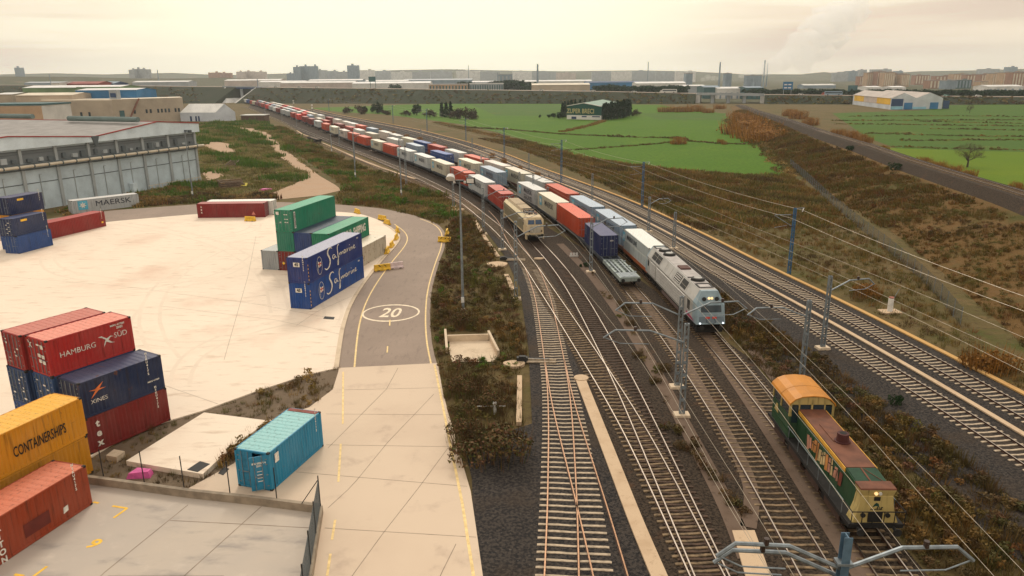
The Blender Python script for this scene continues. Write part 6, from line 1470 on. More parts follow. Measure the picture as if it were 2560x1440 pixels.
# embankment slope
P, Z = [], []
for _ in range(19000):
    s_ = nrg.uniform(0, min(p8.L, 480)); u = nrg.uniform(0, .93); v = slope_point(s_, u)
    if v.y < 30 or proj(*v)[0] > 2800: continue
    if math.sin(s_ * .33 + 3 * u) + math.sin(u * 14 + s_ * .11) + math.sin(s_ * .9 - u * 9) > 1.75: continue
    P.append((v.x, v.y)); Z.append(v.z - .05)
scatter('slope_scrub', P, ['dry', 'dry', 'dry', 'bush', 'grass'], ['slope', 'olive', 'slope', 'slope', 'dark'], .55, 1.1, 'rust-brown scrub covering the embankment slope', Z, grow=.12)
# ballast weeds
P = [G(x + nrg.uniform(-12, 12), y + nrg.uniform(-8, 8)) for x, y in [(1470, 660), (1490, 690), (1512, 730), (1525, 745), (1545, 760), (1560, 790), (1575, 815), (1560, 690), (1600, 870), (1620, 900), (1640, 930), (1635, 960), (1660, 1000), (1668, 1070), (1690, 1090), (1730, 1120), (1752, 1150), (1765, 1175), (1800, 1205), (1815, 1240), (1840, 1260), (1855, 1290), (1590, 840), (1605, 880), (1700, 1075), (1720, 1130), (1780, 1190), (1830, 1260)] for _ in range(3)]
scatter('walkway_weeds', P, ['bush', 'spiky', 'grass'], ['dark', 'dark', 'olive'], .5, 1.0, 'dark weeds growing along the trodden walkways')
# field borders
def border(label, pts, dens, kinds, pal, s0=.8, s1=1.4, w=2.):
    Q = resample(PX(pts), .45 / dens); scatter('field_border', Q + nrg.normal(size=Q.shape) * w * .4, kinds, pal, s0, s1, label)
border('dark grassy ditch across the middle of the big green field', [(1150, 318), (1280, 325), (1400, 335), (1540, 342), (1700, 346), (1730, 354), (1800, 359), (1900, 362)], 1.2, ['far', 'fargrass'], ['dark', 'olive'], .6, 1.1)
border('thin dark ditch line through the lower green field', [(1400, 376), (1480, 372), (1560, 366), (1640, 360), (1700, 354)], 1., ['fargrass'], ['dark', 'olive'], .6, 1.)
border('brown ridge of dry grass running toward the green barn', [(1405, 330), (1440, 322), (1480, 312), (1510, 302)], 1.2, ['fargrass', 'dry'], ['dry'], .9, 1.5)
border('dry grass edge of the green field along the main line', [(1090, 306), (1200, 332), (1320, 356), (1440, 392), (1560, 412), (1700, 428), (1850, 438), (1972, 440)], 1., ['fargrass', 'dry'], ['dry', 'olive'], .9, 1.5, 3)
border('ragged grass margin at the right end of the big green field', [(1820, 300), (1850, 330), (1905, 366), (1950, 405), (1976, 438)], 1., ['fargrass', 'far'], ['dry', 'olive'], .8, 1.5, 3)
for i, pl in enumerate(([(2090, 310), (2200, 311), (2560, 316)], [(2120, 291), (2400, 290), (2560, 292)], [(2170, 333), (2280, 334)], [(2300, 304), (2560, 309)], [(2080, 302), (2560, 300)], [(2160, 334), (2400, 340), (2560, 342)], [(2220, 367), (2400, 372), (2560, 376)], [(2250, 352), (2560, 350)], [(2330, 322), (2560, 326)])):
    border('dark furrow of grass across the right-hand field, %s' % nth(i), pl, .8, ['far', 'fargrass'], ['dark', 'olive', 'dry'], .55, 1.)
# ---- individual shrubs and trees
def tree_mesh(kind, seed):
    g = np.random.default_rng(seed); parts, cols = [], []; tr = MB()
    if kind == 'cypress':
        h = 8.; n = 520; z = g.uniform(.03, 1, n) ** .9; r = (1 - z) ** .6 * 1.0 * np.sqrt(g.uniform(.35, 1, n)) * (1 + .15 * np.sin(z * 30)); a = g.uniform(0, 6.28, n); c = np.stack([r * np.cos(a), r * np.sin(a), z * h], 1); s = .28; base = np.array([(.012, .035, .014), (.018, .045, .016), (.010, .026, .014)])
    elif kind == 'round':
        h = 7.; n = 900; k = 9; cs = np.stack([g.uniform(-1.7, 1.7, k), g.uniform(-1.7, 1.7, k), g.uniform(2.2, 5.2, k)], 1); i = g.integers(0, k, n); v = g.normal(size=(n, 3)); v /= np.linalg.norm(v, axis=1)[:, None]; c = cs[i] + v * g.uniform(.7, 1.7, n)[:, None]; s = .34; base = np.array([(.016, .042, .013), (.025, .055, .016), (.012, .030, .012)])
    elif kind == 'pine':
        h = 8.; n = 800; k = 10; cs = np.stack([g.uniform(-2.6, 2.6, k), g.uniform(-2, 2, k), g.uniform(3.4, 6.4, k)], 1); i = g.integers(0, k, n); v = g.normal(size=(n, 3)); v /= np.linalg.norm(v, axis=1)[:, None]; c = cs[i] + v * g.uniform(.8, 2.0, n)[:, None] * np.array([1, 1, .75]); s = .45; base = np.array([(.014, .038, .018), (.02, .05, .02), (.010, .028, .016)])
    elif kind == 'bare':
        h = 7.; b = blades(1500, .1, .5, 1.2, .012, .9, seed); v = g.normal(size=(1500, 3)); v /= np.linalg.norm(v, axis=1)[:, None]; b = b + np.repeat(np.array([0, 0, 4.3]) + v * g.uniform(.4, 1, 1500)[:, None] ** .5 * np.array([2.9, 2.9, 2.2]), 3, 0); parts = [b]; cols = [(.13, .095, .055)]; c = np.zeros((0, 3)); s = .1; base = np.array([(.06, .045, .025)])
    elif kind == 'thicket':
        h = 5.; n = 700; k = 12; cs = np.stack([g.uniform(-3, 3, k), g.uniform(-1.6, 1.6, k), g.uniform(.8, 3.4, k)], 1); i = g.integers(0, k, n); v = g.normal(size=(n, 3)); v /= np.linalg.norm(v, axis=1)[:, None]; c = cs[i] + v * g.uniform(.4, 1.4, n)[:, None]; s = .26; base = np.array([(.07, .045, .03), (.05, .038, .025), (.085, .055, .03)])
    elif kind == 'reed':
        h = 3.; b = np.concatenate([clump(1500, 2.2, 2.9, .085, seed), blades(160, 1.9, 1.4, 3.3, .05, .2, seed)]); parts = [b]; idx = np.repeat(g.integers(0, 4, len(b) // 3), 3); cols = [np.array(PAL['rust'])[idx] * np.repeat(g.uniform(.7, 1.2, len(b) // 3), 3)[:, None]]; c = np.zeros((0, 3)); s = .2; base = np.array([(.3, .12, .02)])
    elif kind == 'shrub':
        h = 1.6; b = clump(520, 1.2, 1.5, .11, seed); parts = [b]; idx = np.repeat(g.integers(0, 4, len(b) // 3), 3); cols = [np.array([(.015, .04, .012), (.02, .05, .014), (.012, .03, .012), (.03, .055, .016)])[idx]]; c = np.zeros((0, 3)); s = .1; base = np.array([(.02, .05, .01)])
    elif kind == 'brownbush':
        h = 1.6; b = np.concatenate([clump(1500, 1.7, 1.7, .075, seed), blades(200, 1.5, .7, 1.7, .02, .3, seed + 1)]); parts = [b]; idx = np.repeat(g.integers(0, 6, len(b) // 3), 3); cols = [np.array(PAL['dark'])[idx] * np.repeat(g.uniform(.7, 1.25, len(b) // 3), 3)[:, None]]; c = np.zeros((0, 3)); s = .1; base = np.array([(.05, .03, .01)])
    elif kind == 'rustbush':
        h = 1.6; b = np.concatenate([clump(900, 1.6, 1.5, .09, seed), blades(300, 1.5, .7, 1.7, .025, .3, seed + 1)]); parts = [b]; idx = np.repeat(g.integers(0, 4, len(b) // 3), 3); cols = [np.array(PAL['rust'])[idx] * np.repeat(g.uniform(.55, 1.05, len(b) // 3), 3)[:, None]]; c = np.zeros((0, 3)); s = .1; base = np.array([(.3, .12, .02)])
    if len(c):
        n = len(c); t = g.normal(size=(n, 3)); t /= np.linalg.norm(t, axis=1)[:, None]; u = np.cross(t, g.normal(size=(n, 3))); u /= np.linalg.norm(u, axis=1)[:, None]; q = (s * g.uniform(.6, 1.5, n))[:, None]
        parts = [np.stack([c - t * q, c + t * q, c + u * q * 1.6], 1).reshape(-1, 3)]; cols = [np.repeat(base[g.integers(0, len(base), n)] * g.uniform(.75, 1.3, n)[:, None], 3, 0)]
    if kind == 'bare':
        def limb(p, d, l, r, lev):
            q = p + d * l; tr.tube([p, p.lerp(q, .5) + Vector(g.normal(size=3) * l * .06), q], [r, r * .8, r * .55], 5)
            if lev:
                for _ in range(4 if lev > 1 else 5):
                    e = (d + Vector(g.normal(size=3)) * .55 + Vector((0, 0, .1))).normalized(); limb(p.lerp(q, g.uniform(.5, 1.)), e, l * g.uniform(.55, .85), r * .5, lev - 1)
        limb(Vector((0, 0, 0)), Vector((0, 0, 1)), 2.4, .22, 4)
    elif kind in ('round', 'pine', 'cypress', 'thicket'):
        tr.tube([(0, 0, 0), (.1, 0, h * .3), (0, .1, h * .62)], [.26, .2, .08], 6)
        for k in range(5): a = g.uniform(0, 6.28); tr.tube([(0, 0, h * (.28 + .06 * k)), (math.cos(a) * h * .18, math.sin(a) * h * .18, h * (.48 + .06 * k))], [.1, .03], 5)
    return (veg_mesh('crown', parts, cols) if parts else None), (tr.mesh('trunk', M['bark']) if tr.v else None)
TM = {k: [tree_mesh(k, 100 + 7 * i + j) for i in range(3)] for j, k in enumerate(('cypress', 'round', 'pine', 'thicket', 'reed', 'shrub', 'rustbush', 'bare', 'brownbush'))}
CATN = {'cypress': 'tree', 'round': 'tree', 'pine': 'tree', 'thicket': 'bush', 'reed': 'reeds', 'shrub': 'bush', 'rustbush': 'bush', 'bare': 'tree', 'brownbush': 'bush'}
NMN = {'cypress': 'cypress_tree', 'round': 'broadleaf_tree', 'pine': 'pine_tree', 'thicket': 'bare_thicket', 'reed': 'reed_clump', 'shrub': 'evergreen_shrub', 'rustbush': 'rust_coloured_bush', 'bare': 'bare_tree', 'brownbush': 'brown_bush'}
BH = {'cypress': 8., 'round': 7., 'pine': 8.2, 'thicket': 4.6, 'reed': 3., 'shrub': 1.7, 'rustbush': 1.7, 'bare': 6.5, 'brownbush': 1.8}
def plant(kind, label, loc, h, wide=1., group=None):
    c, t = TM[kind][rng.randrange(3)]; s = h / BH[kind]
    r = thing(NMN[kind], label, CATN[kind], loc, rng.uniform(0, 6.28), group); r.scale = (s * wide, s * wide, s)
    if c: link('foliage' if kind in ('shrub', 'rustbush', 'reed', 'brownbush') else 'crown', c, r)
    if t: link('trunk', t, r)
    return r
def plant_px(kind, label, base, top, wide=1., group=None, z=0.):
    x_, y_ = G(*base, z); return plant(kind, label, (x_, y_, z), height_of(*base, top, z), wide, group)
plant_px('brownbush', 'large dark brown bush overhanging the ballast beside the driveway', (1232, 1132), 1040, 1.25)
plant_px('brownbush', 'dark brown bush left of the short pale edging', (1170, 1100), 1040, 1.0)
plant_px('brownbush', 'dark brown bush behind the square white marker post', (1215, 1020), 962, 1.1)
plant_px('brownbush', 'brown bush in front of the open pit', (1165, 985), 930, .9)
plant_px('brownbush', 'brown bush just beyond the open pit', (1160, 815), 770, .9)
plant_px('rustbush', 'big rust-orange bush beside the ochre trough at the right edge', (2478, 920), 858, 1.15)
plant_px('rustbush', 'orange bush near the arm of the square-footed mast', (2168, 740), 700, .9)
plant_px('shrub', 'dark green shrub in ballast beyond the amber cab', (2240, 1010), 970, .7)
for lab, b, z in (('small dark evergreen shrub near the embankment crest, nearer one', (2254, 428), 4.2), ('small dark evergreen shrub near the embankment crest, farther one', (2148, 384), 3.8)): x_, y_ = G(*b, z); v = slope_point(p8.near(x_ + 6, y_), .99); plant('shrub', lab, v, 2.6, .9)
plant_px('shrub', 'bright green weed clump beside the right-armed mast foot', (1460, 668), 650, .9)
for i, (b, t, w) in enumerate([((1862, 335), 290, 2.2), ((1885, 345), 305, 2.4), ((1905, 355), 315, 2.2), ((1870, 315), 280, 2.), ((1850, 300), 272, 1.8), ((1975, 290), 268, 1.6), ((1995, 297), 272, 1.5), ((2025, 313), 288, 1.4), ((2095, 336), 318, 1.5), ((2130, 345), 322, 1.5), ((2160, 356), 330, 1.3), ((2210, 377), 360, 1.2),
                               ((2310, 410), 388, 1.3), ((2345, 420), 396, 1.2), ((2380, 432), 405, 1.2), ((2420, 445), 418, 1.2), ((2540, 475), 450, 1.2), ((1695, 360), 338, 1.6), ((1665, 280), 262, 1.8), ((1690, 280), 263, 1.8), ((1715, 280), 264, 1.8), ((1740, 279), 258, 1.8), ((1770, 282), 268, 1.8), ((1800, 272), 258, 1.8), ((1800, 356), 345, 1.2), ((1810, 361), 350, 1.1), ((1930, 330), 300, 1.5), ((1960, 345), 322, 1.3)]):
    plant_px('reed', 'rust-orange reed clump, %s of those by the fields and embankment' % nth(i), b, t, w, 'rust-orange reed clumps')
for i, (b, t, w) in enumerate([((1230, 395), 366, 1.), ((1260, 408), 378, 1.), ((1300, 425), 400, 1.), ((1345, 440), 415, 1.), ((1050, 352), 328, 1.2), ((1085, 364), 342, 1.2), ((1110, 372), 350, 1.2), ((945, 330), 308, 1.6), ((980, 338), 314, 1.6), ((1015, 346), 322, 1.4)]):
    plant_px('reed', 'rusty reed tuft beside the main line, %s from the camera end' % nth(i), b, t + (b[1] - t) * .45, w * .8, 'reed tufts along the main line')
for i, (x_, by, ty) in enumerate([(935, 282, 257), (950, 283, 256), (912, 285, 263)]): plant_px('round', 'round dark evergreen behind the container trains, %s from the left' % nth(i if i < 2 else 2), (x_, by), ty, .9, 'dark evergreens by the track')
for i, (x_, by, ty) in enumerate([(945, 284, 255), (1105, 293, 257), (1116, 293, 256), (1127, 293, 255)]): plant_px('cypress', 'dark cypress by the field edge, %s from the left' % nth(i), (x_, by), ty, 1.5, 'cypresses by the field edge')
plant_px('round', 'broad dark green tree standing alone at the field edge', (1042, 288), 258, 1.15)
for i, (x_, by, ty, w) in enumerate([(905, 285, 262, 1.4), (965, 287, 270, 1.3), (1075, 293, 272, 1.2), (1015, 290, 274, 1.2), (1150, 297, 266, 1.2), (1180, 298, 272, 1.2), (870, 283, 266, 1.4), (1145, 296, 275, 1.1)]): plant_px('thicket', 'leafless brown thicket by the field edge, %s along the row' % nth(i), (x_, by), ty, w, 'brown thickets by the field edge')
plant_px('bare', 'bare spreading tree beside the embankment track', (2418, 418), 360, 1.35)
for lab, x_, by, ty in (('tiny leafless tree in the right-hand fields', 2424, 282, 262), ('small grey bush near the green barn', 1590, 290, 272), ('dark round bush at the left of the green barn', 1350, 295, 286)):
    plant_px('thicket' if 'grey' in lab else 'round' if 'dark' in lab else 'bare', lab, (x_, by), ty)
# walkway bushes
for i, (c, t) in enumerate([((1575, 812), 795), ((1560, 770), 752), ((1660, 925), 905), ((1597, 893), 875), ((1702, 1120), 1100), ((1640, 955), 938)]):
    plant_px('brownbush', 'small dark bush on the walkway between tracks, %s' % nth(i), c, t, 1.1, 'small dark bushes on the walkway')
# ------------------------------------------------------------------ warehouse, offices, sheds
WA0, WB0 = G(502, 451), G(95, 525)
def wp(px, py, out=0.):
    v = on_plane(px, py, WA0, WB0); d = Vector((WB0[0] - WA0[0], WB0[1] - WA0[1], 0)).normalized(); n = Vector((-d.y, d.x, 0)); n = n if n.dot(v) < 0 else -n
    return v + n * out
wd = Vector((WB0[0] - WA0[0], WB0[1] - WA0[1], 0)).normalized(); wn = Vector((-wd.y, wd.x, 0)); wn = wn if wn.dot(Vector((*WA0, 0))) < 0 else -wn
WO = Vector((*WA0, 0)); r = thing('warehouse', 'long pale blue-grey warehouse with red roof trim and a big pipe along its wall', 'warehouse', WO)
wm = {k: wallmat('warehouse_' + k, c, scale=.35) for k, c in (('wall', (.50, .59, .64)), ('fascia', (.64, .73, .78)), ('roof', (.27, .25, .235)), ('post', (.36, .39, .40)), ('dark', (.10, .12, .13)), ('red', (.33, .045, .04)), ('pipe', (.62, .54, .42)), ('vent', (.14, .19, .18)))}
ez = wp(500, 327).z; Lw = 62.
def lp(s, out, z): v = wd * s + wn * out; return (v.x, v.y, z)
def bx(m, s0, s1, o0, o1, z0, z1): m.hexa([lp(s0, o0, z0), lp(s1, o0, z0), lp(s1, o1, z0), lp(s0, o1, z0), lp(s0, o0, z1), lp(s1, o0, z1), lp(s1, o1, z1), lp(s0, o1, z1)])
m = MB(); bx(m, 0, Lw, -60, 0, -.2, ez + .1); m.build('wall', wm['wall'], r)
prof = [(491, 307), (385, 304), (228, 341), (10, 341), (-60, 352), (-160, 340)]
PP = [(wp(*q) - WO) for q in prof]; PS = [(p_.dot(wd), p_.z) for p_ in PP]; PS[0] = (-.6, PS[0][1]); PS.append((Lw, PS[-1][1]))
m = MB()
for (s0, z0), (s1, z1) in zip(PS, PS[1:]): m.quad(lp(s0, .9, ez - .1), lp(s1, .9, ez - .1), lp(s1, .9, z1), lp(s0, .9, z0)); m.quad(lp(s0, .9, ez - .1), lp(s0, -.1, ez - .1), lp(s1, -.1, ez - .1), lp(s1, .9, ez - .1))
m.quad(lp(-.6, .9, ez - .1), lp(-.6, .9, PS[0][1]), lp(-.6, -60, PS[0][1]), lp(-.6, -60, ez - .1)); m.build('fascia', wm['fascia'], r)
m = MB()
for (s0, z0), (s1, z1) in zip(PS, PS[1:]): m.quad(lp(s0, .92, z0), lp(s1, .92, z1), lp(s1, -60, z1), lp(s0, -60, z0))
rf = m.build('roof', wm['roof'], r)
m = MB()
for (s0, z0), (s1, z1) in zip(PS[:-1], PS[1:]): m.bar(lp(s0, .95, z0), lp(s1, .95, z1), .22, .22)
m.bar(lp(PS[1][0], 1., PS[1][1] + .05), lp(PS[1][0], -60, PS[1][1] + .05), .25, .12); m.build('red_trim', wm['red'], rf)
s_, z_ = PS[2]; m = MB(); m.hexa([lp(s_ - .2, .9, z_ - 2.0), lp(s_ + .2, .9, z_ - 2.), lp(s_ + .2, 1.1, z_ - 2.), lp(s_ - .2, 1.1, z_ - 2.), lp(s_ - .9, .9, z_ + .1), lp(s_ + .9, .9, z_ + .1), lp(s_ + .9, 1.2, z_ + .1), lp(s_ - .9, 1.2, z_ + .1)]); m.build('rain_hopper', wm['dark'], r)
pz0, pz1 = (wp(507, 357) - WO).z, (wp(0, 430) - WO).z; pzm = (pz0 + pz1) / 2
m = MB(); m.tube([lp(-1.2, 1.1, pzm), lp(Lw, 1.1, pzm)], .3, 10); pp = m.build('long_pipe', wm['pipe'], r)
for k in range(20): m = MB(); m.tube([lp(1 + k * 3.1, 1.1, pzm), lp(1.25 + k * 3.1, 1.1, pzm)], .36, 10); m.build('pipe_collar', wm['dark'], pp)
m = MB(); bx(m, 0, Lw, .02, .5, pzm - .75, pzm - .6); bx(m, 0, Lw, 0.02, 1.0, pzm + .35, pzm + .45); m.build('walkway_ledge', wm['dark'], r)
cols = [(498, 453), (433, 466), (371, 478), (308, 489), (240, 501), (160, 514), (74, 530)]
ss = [(wp(*q) - WO).dot(wd) for q in cols]; ss += [ss[-1] + (ss[-1] - ss[-2]) * k for k in (1, 2, 3, 4)]
for s_ in ss:
    if s_ < Lw: m = MB(); bx(m, s_ - .3, s_ + .3, .0, .38, -.1, ez); m.build('pilaster', wm['post'], r)
for a, b in zip(ss, ss[1:]):
    if b > Lw: break
    m = MB(); bx(m, a + .32, b - .32, .0, .06, pzm * .60, pzm * .60 + .16); m.build('cable_tray', wm['dark'], r)
    m = MB(); q = a + (b - a) * .55; bx(m, q - .06, q + .06, .02, .14, .6, pzm * .78); bx(m, q - .5, q, .02, .12, pzm * .78, pzm * .78 + .1); m.build('drain_pipe', wm['post'], r)
    m = MB(); bx(m, a + .32, b - .32, .02, .05, pzm + .5, ez - .5); m.build('shaded_panel', wallmat('recess_shade', (.17, .19, .20)) if 'recess_shade' not in bpy.data.materials else bpy.data.materials['recess_shade'], r)  # dark panel paints in the shade of the recess below the fascia
    for k in range(3):
        m = MB(); q = a + (b - a) * (.2 + .28 * k); zz = pzm + .6 + rng.uniform(0, .3); bx(m, q - rng.uniform(.2, .7), q + rng.uniform(.2, .7), .02, .55, zz, zz + rng.uniform(.3, 1.3)); m.build('wall_equipment', wm['dark'] if k != 1 else wm['post'], r)
    m = MB(); bx(m, a + .32, b - .32, .02, .1, ez - 1.2, ez - 1.08); bx(m, a + .32, b - .32, .02, .1, ez - .7, ez - .62); m.build('conduit', wm['dark'], r)
for k in range(16): m = MB(); q = .7 + k * 1.05; bx(m, q, q + .08, .9, .98, -.1, 1.1); bx(m, q, q + 1.0, .9, .98, 1.0, 1.12); m.build('railing', wm['pipe'], r)
for px_, py_ in ((465, 328), (455, 328)): v = wp(px_, py_) - WO; s_ = v.dot(wd); m = MB(); bx(m, s_ - .35, s_ + .35, .95, 1.4, v.z - .3, v.z + .3); m.build('floodlight', wm['dark'], r)
m = MB(); v = (wp(327, 458) - WO).dot(wd); bx(m, v - .6, v + .6, .1, 1.2, 0, 2.2); m.build('electrical_cabinet', wm['fascia'], r)
zr = max(PS[1][1], PS[2][1])
for k, (a, b) in enumerate((((172, 296), (345, 299)), ((-60, 289), (82, 291)))):
    p_, q_ = G3(*a, zr + .6), G3(*b, zr + .6); m = MB(); m.tube([p_, q_], .6, 10); tag(m.build('roof_ventilator', wm['vent']), 'long dark green ridge ventilator on the warehouse roof, %s one' % ('farther right' if k == 0 else 'cut by the picture edge'), 'roof ventilator')
def windows_on(par, A, B, spec, zt, mat, depth=.12, name='window'):
    """A, B ground corners of a wall; spec: (fraction0, fraction1, z0, z1)"""
    A, B = Vector((*A[:2], 0)), Vector((*B[:2], 0)); d = B - A; n = Vector((-d.y, d.x, 0)).normalized(); n = n if n.dot(A) < 0 else -n
    for f0, f1, z0, z1 in spec:
        p_, q_ = A + d * f0 - par.location, A + d * f1 - par.location; p_.z = q_.z = 0; m = MB(); o = n * depth
        m.hexa([p_ + Vector((0, 0, z0)), q_ + Vector((0, 0, z0)), q_ + o + Vector((0, 0, z0)), p_ + o + Vector((0, 0, z0)), p_ + Vector((0, 0, z1)), q_ + Vector((0, 0, z1)), q_ + o + Vector((0, 0, z1)), p_ + o + Vector((0, 0, z1))]); m.build(name, mat, par)
MAT = {k: wallmat('facade_' + k, c) for k, c in (('beige', (.40, .33, .25)), ('beige2', (.46, .37, .28)), ('white', (.66, .64, .62)), ('pale', (.62, .60, .57)), ('grey', (.33, .35, .37)), ('bluegrey', (.22, .28, .34)), ('green', (.16, .24, .12)), ('blue', (.03, .16, .34)), ('navy', (.02, .05, .13)), ('red', (.26, .05, .04)), ('brick', (.34, .18, .12)), ('tan', (.48, .32, .20)), ('teal', (.04, .11, .12)), ('yellow', (.72, .42, .03)), ('cream', (.62, .54, .42)), ('roofg', (.30, .27, .25)), ('dkgreen', (.008, .075, .062)), ('pinkish', (.50, .42, .38)))}
# beige office block
A1 = G(463, 302); zt = height_of(463, 302, 244); A2 = G(279, 249, zt); A3 = G(101, 250, zt - 0.)
r = thing('office_block', 'long beige flat-roofed factory block with small windows and outside stairs', 'factory', (*A1, 0))
def rel(v): return Vector((v[0] - A1[0], v[1] - A1[1], 0))
bk = Vector((-.5, 1, 0)).normalized() * 26
m = MB(); m.prism([rel(A1), rel(A1) + bk, rel(A2) + bk, rel(A2)][::-1], -.2, zt); m.prism([rel(A2) + Vector((.05, -.1, 0)), rel(A2) + bk, rel(A3) + bk, rel(A3)][::-1], -.2, zt - .5); m.build('wall', MAT['beige'], r)
m = MB(); m.prism([rel(A1) + bk * .02, rel(A1) + bk * .98, rel(A2) + bk * .98, rel(A2) + bk * .02][::-1], zt, zt + .12); m.prism([rel(A2) + bk * .1, rel(A2) + bk * .98, rel(A3) + bk * .98, rel(A3) + bk * .1][::-1], zt - .5, zt + .05); m.build('roof', MAT['cream'], r)
sp = [((x_ - 1110) / 740., (x_ - 1090) / 740., zt * .40, zt * .56) for x_ in (1312, 1435, 1478, 1558, 1597, 1637, 1675, 1747, 1785)]
windows_on(r, A2, A1, sp, zt, M['glass'])
sp = [((1115 - x_) / 710., (1093 - x_) / 710., zt * .34, zt * .50) for x_ in (460, 530, 562, 668, 782, 864)]
windows_on(r, A2, A3, sp, zt, M['glass'])
d = rel(A1) - rel(A2)
m = MB(); nrm_ = Vector((-d.y, d.x, 0)).normalized(); nrm_ = nrm_ if nrm_.dot(Vector((*A1, 0))) < 0 else -nrm_
p_, q_ = rel(A2) + d * .16 + nrm_ * .8, rel(A2) + d * .36 + nrm_ * .8; m.bar(p_ + Vector((0, 0, .3)), q_ + Vector((0, 0, zt + .2)), 1.1, .5); m.build('outside_stair', plain('rust_stair', (.20, .07, .04), .7), r)
windows_on(r, A2, A1, [(.08, .14, 0, zt * .55)], zt, MAT['teal'], .5, 'doorway')
windows_on(r, A2, A3, [(.30 * 0 + .0, .29, zt * .02, zt * .62)], zt, MAT['pinkish'], .06, 'plaster_patch')
q_ = rel(A2) + d * .05 + bk * .3; m = MB(); m.box(q_.x - 2.2, q_.x + 2.2, q_.y - 2, q_.y + 2, zt, zt + 5.2); pt = m.build('roof_house', MAT['grey'], r); m = MB(); m.box(q_.x - 1.6, q_.x + 1.6, q_.y - 2.2, q_.y - 2, zt + 1., zt + 3.4); m.build('opening', MAT['navy'], pt)
# orange-banded office far left
def far_box(name, label, cat, x0, x1, ytop, Y, mat, depth=20., group=None, ybase=None, slope=.0, zmin=-.2):
    a, b = GY(x0, ytop, Y), GY(x1, ytop + slope * (x1 - x0), Y); r = thing(name, label, cat, ((a[0] + b[0]) / 2, Y, 0), 0, group); w = abs(b[0] - a[0]) / 2; zt = (a[2] + b[2]) / 2
    return r, w, zt
def block(name, label, cat, x0, x1, ytop, Y, mat, depth=20., group=None, bays=0, roof=None, win=None, rows=3):
    r, w, zt = far_box(name, label, cat, x0, x1, ytop, Y, mat, depth, group); m = MB(); m.box(-w, w, 0, depth, -.3, zt); m.build('wall', mat, r)
    if roof: m = MB(); m.box(-w - .3, w + .3, -.4, depth + .4, zt, zt + max(.4, zt * .05)); m.build('roof', roof, r)
    if bays:
        bw = 2 * w / bays
        for k in range(bays): m = MB(); m.box(-w + bw * (k + .3), -w + bw * (k + .7), -.6, 0, zt * .1, zt * .93); m.build('window_bay', win or MAT['bluegrey'], r)
    return r, w, zt
def shed(name, label, x0, x1, ye, yr, Y, wallm, roofm, depth=40., group=None, door=None):
    """gable shed seen from its long side"""
    r, w, zt = far_box(name, label, 'shed', x0, x1, ye, Y, wallm, depth, group); rise = max(.8, GY((x0 + x1) / 2, yr, Y + depth / 2)[2] - zt)
    m = MB(); m.box(-w, w, 0, depth, -.3, zt); m.face([(-w, 0, zt), (-w, depth, zt), (-w, depth / 2, zt + rise)][::-1]); m.face([(w, 0, zt), (w, depth, zt), (w, depth / 2, zt + rise)]); m.build('wall', wallm, r)
    m = MB(); m.quad((-w - .3, -.5, zt - .1), (w + .3, -.5, zt - .1), (w + .3, depth / 2, zt + rise + .1), (-w - .3, depth / 2, zt + rise + .1)); m.quad((-w - .3, depth / 2, zt + rise + .1), (w + .3, depth / 2, zt + rise + .1), (w + .3, depth + .5, zt - .1), (-w - .3, depth + .5, zt - .1)); m.build('roof', roofm, r)
    for k in range(door or 0): m = MB(); u = -w + 2 * w * (k + .35) / door; m.box(u, u + 2 * w * .3 / door, -.15, 0, 0, zt * .6); m.build('door', MAT['bluegrey'], r)
    return r
r, w, zt = block('office_building', 'low office with an orange band at the left picture edge', 'office', -60, 103, 264, 330, MAT['pale'], 22, None, 0, MAT['teal']); m = MB(); m.box(-w, w, -.2, 0, zt * .5, zt * .98); m.build('orange_band', MAT['tan'], r)
for k in range(16): m = MB(); u = -w + 2 * w * (k + .25) / 16; m.box(u, u + w / 16, -.15, 0, zt * .12, zt * .38); m.build('window', M['glass'], r)
# white hall
A1 = G(541, 303); zt = height_of(541, 303, 282); B1_ = G(590, 301); C1 = G(464, 303)
r = thing('white_hall', 'white gabled tent hall beyond the beige factory', 'hall', (*A1, 0)); ga = Vector((B1_[0] - A1[0], B1_[1] - A1[1], 0)); gb = Vector((C1[0] - A1[0], C1[1] - A1[1], 0)) * 1.15; rz_ = zt + 5.
m = MB(); Q = [Vector((0, 0, -.2)), ga + Vector((0, 0, -.2)), ga + Vector((0, 0, zt)), ga * .5 + Vector((0, 0, rz_)), Vector((0, 0, zt))]; m.face(Q); m.face([q + gb for q in Q][::-1]); m.quad(Q[0], Q[4], Q[4] + gb, Q[0] + gb); m.quad(Q[1], Q[1] + gb, Q[2] + gb, Q[2]); m.build('wall', wallmat('hall_wall', (.56, .60, .66)), r)
m = MB(); u_ = Vector((0, 0, .12)); m.quad(Q[4] + u_, Q[3] + u_, Q[3] + gb + u_, Q[4] + gb + u_); m.quad(Q[3] + u_, Q[2] + u_, Q[2] + gb + u_, Q[3] + gb + u_); m.build('roof', wallmat('hall_roof', (.80, .79, .76)), r)
windows_on(r, A1, (A1[0] + gb.x, A1[1] + gb.y), [(.68, .73, 0, zt * .6), (.54, .58, 0, zt * .6), (.46, .5, 0, zt * .6)], zt, MAT['navy'], .2, 'door')
r, w, zt = block('brick_shed', 'low brick shed with flat pale roof beside the tracks', 'shed', 602, 660, 289, G(630, 306)[1], M['brick'], 9, None, 0, MAT['pale'])
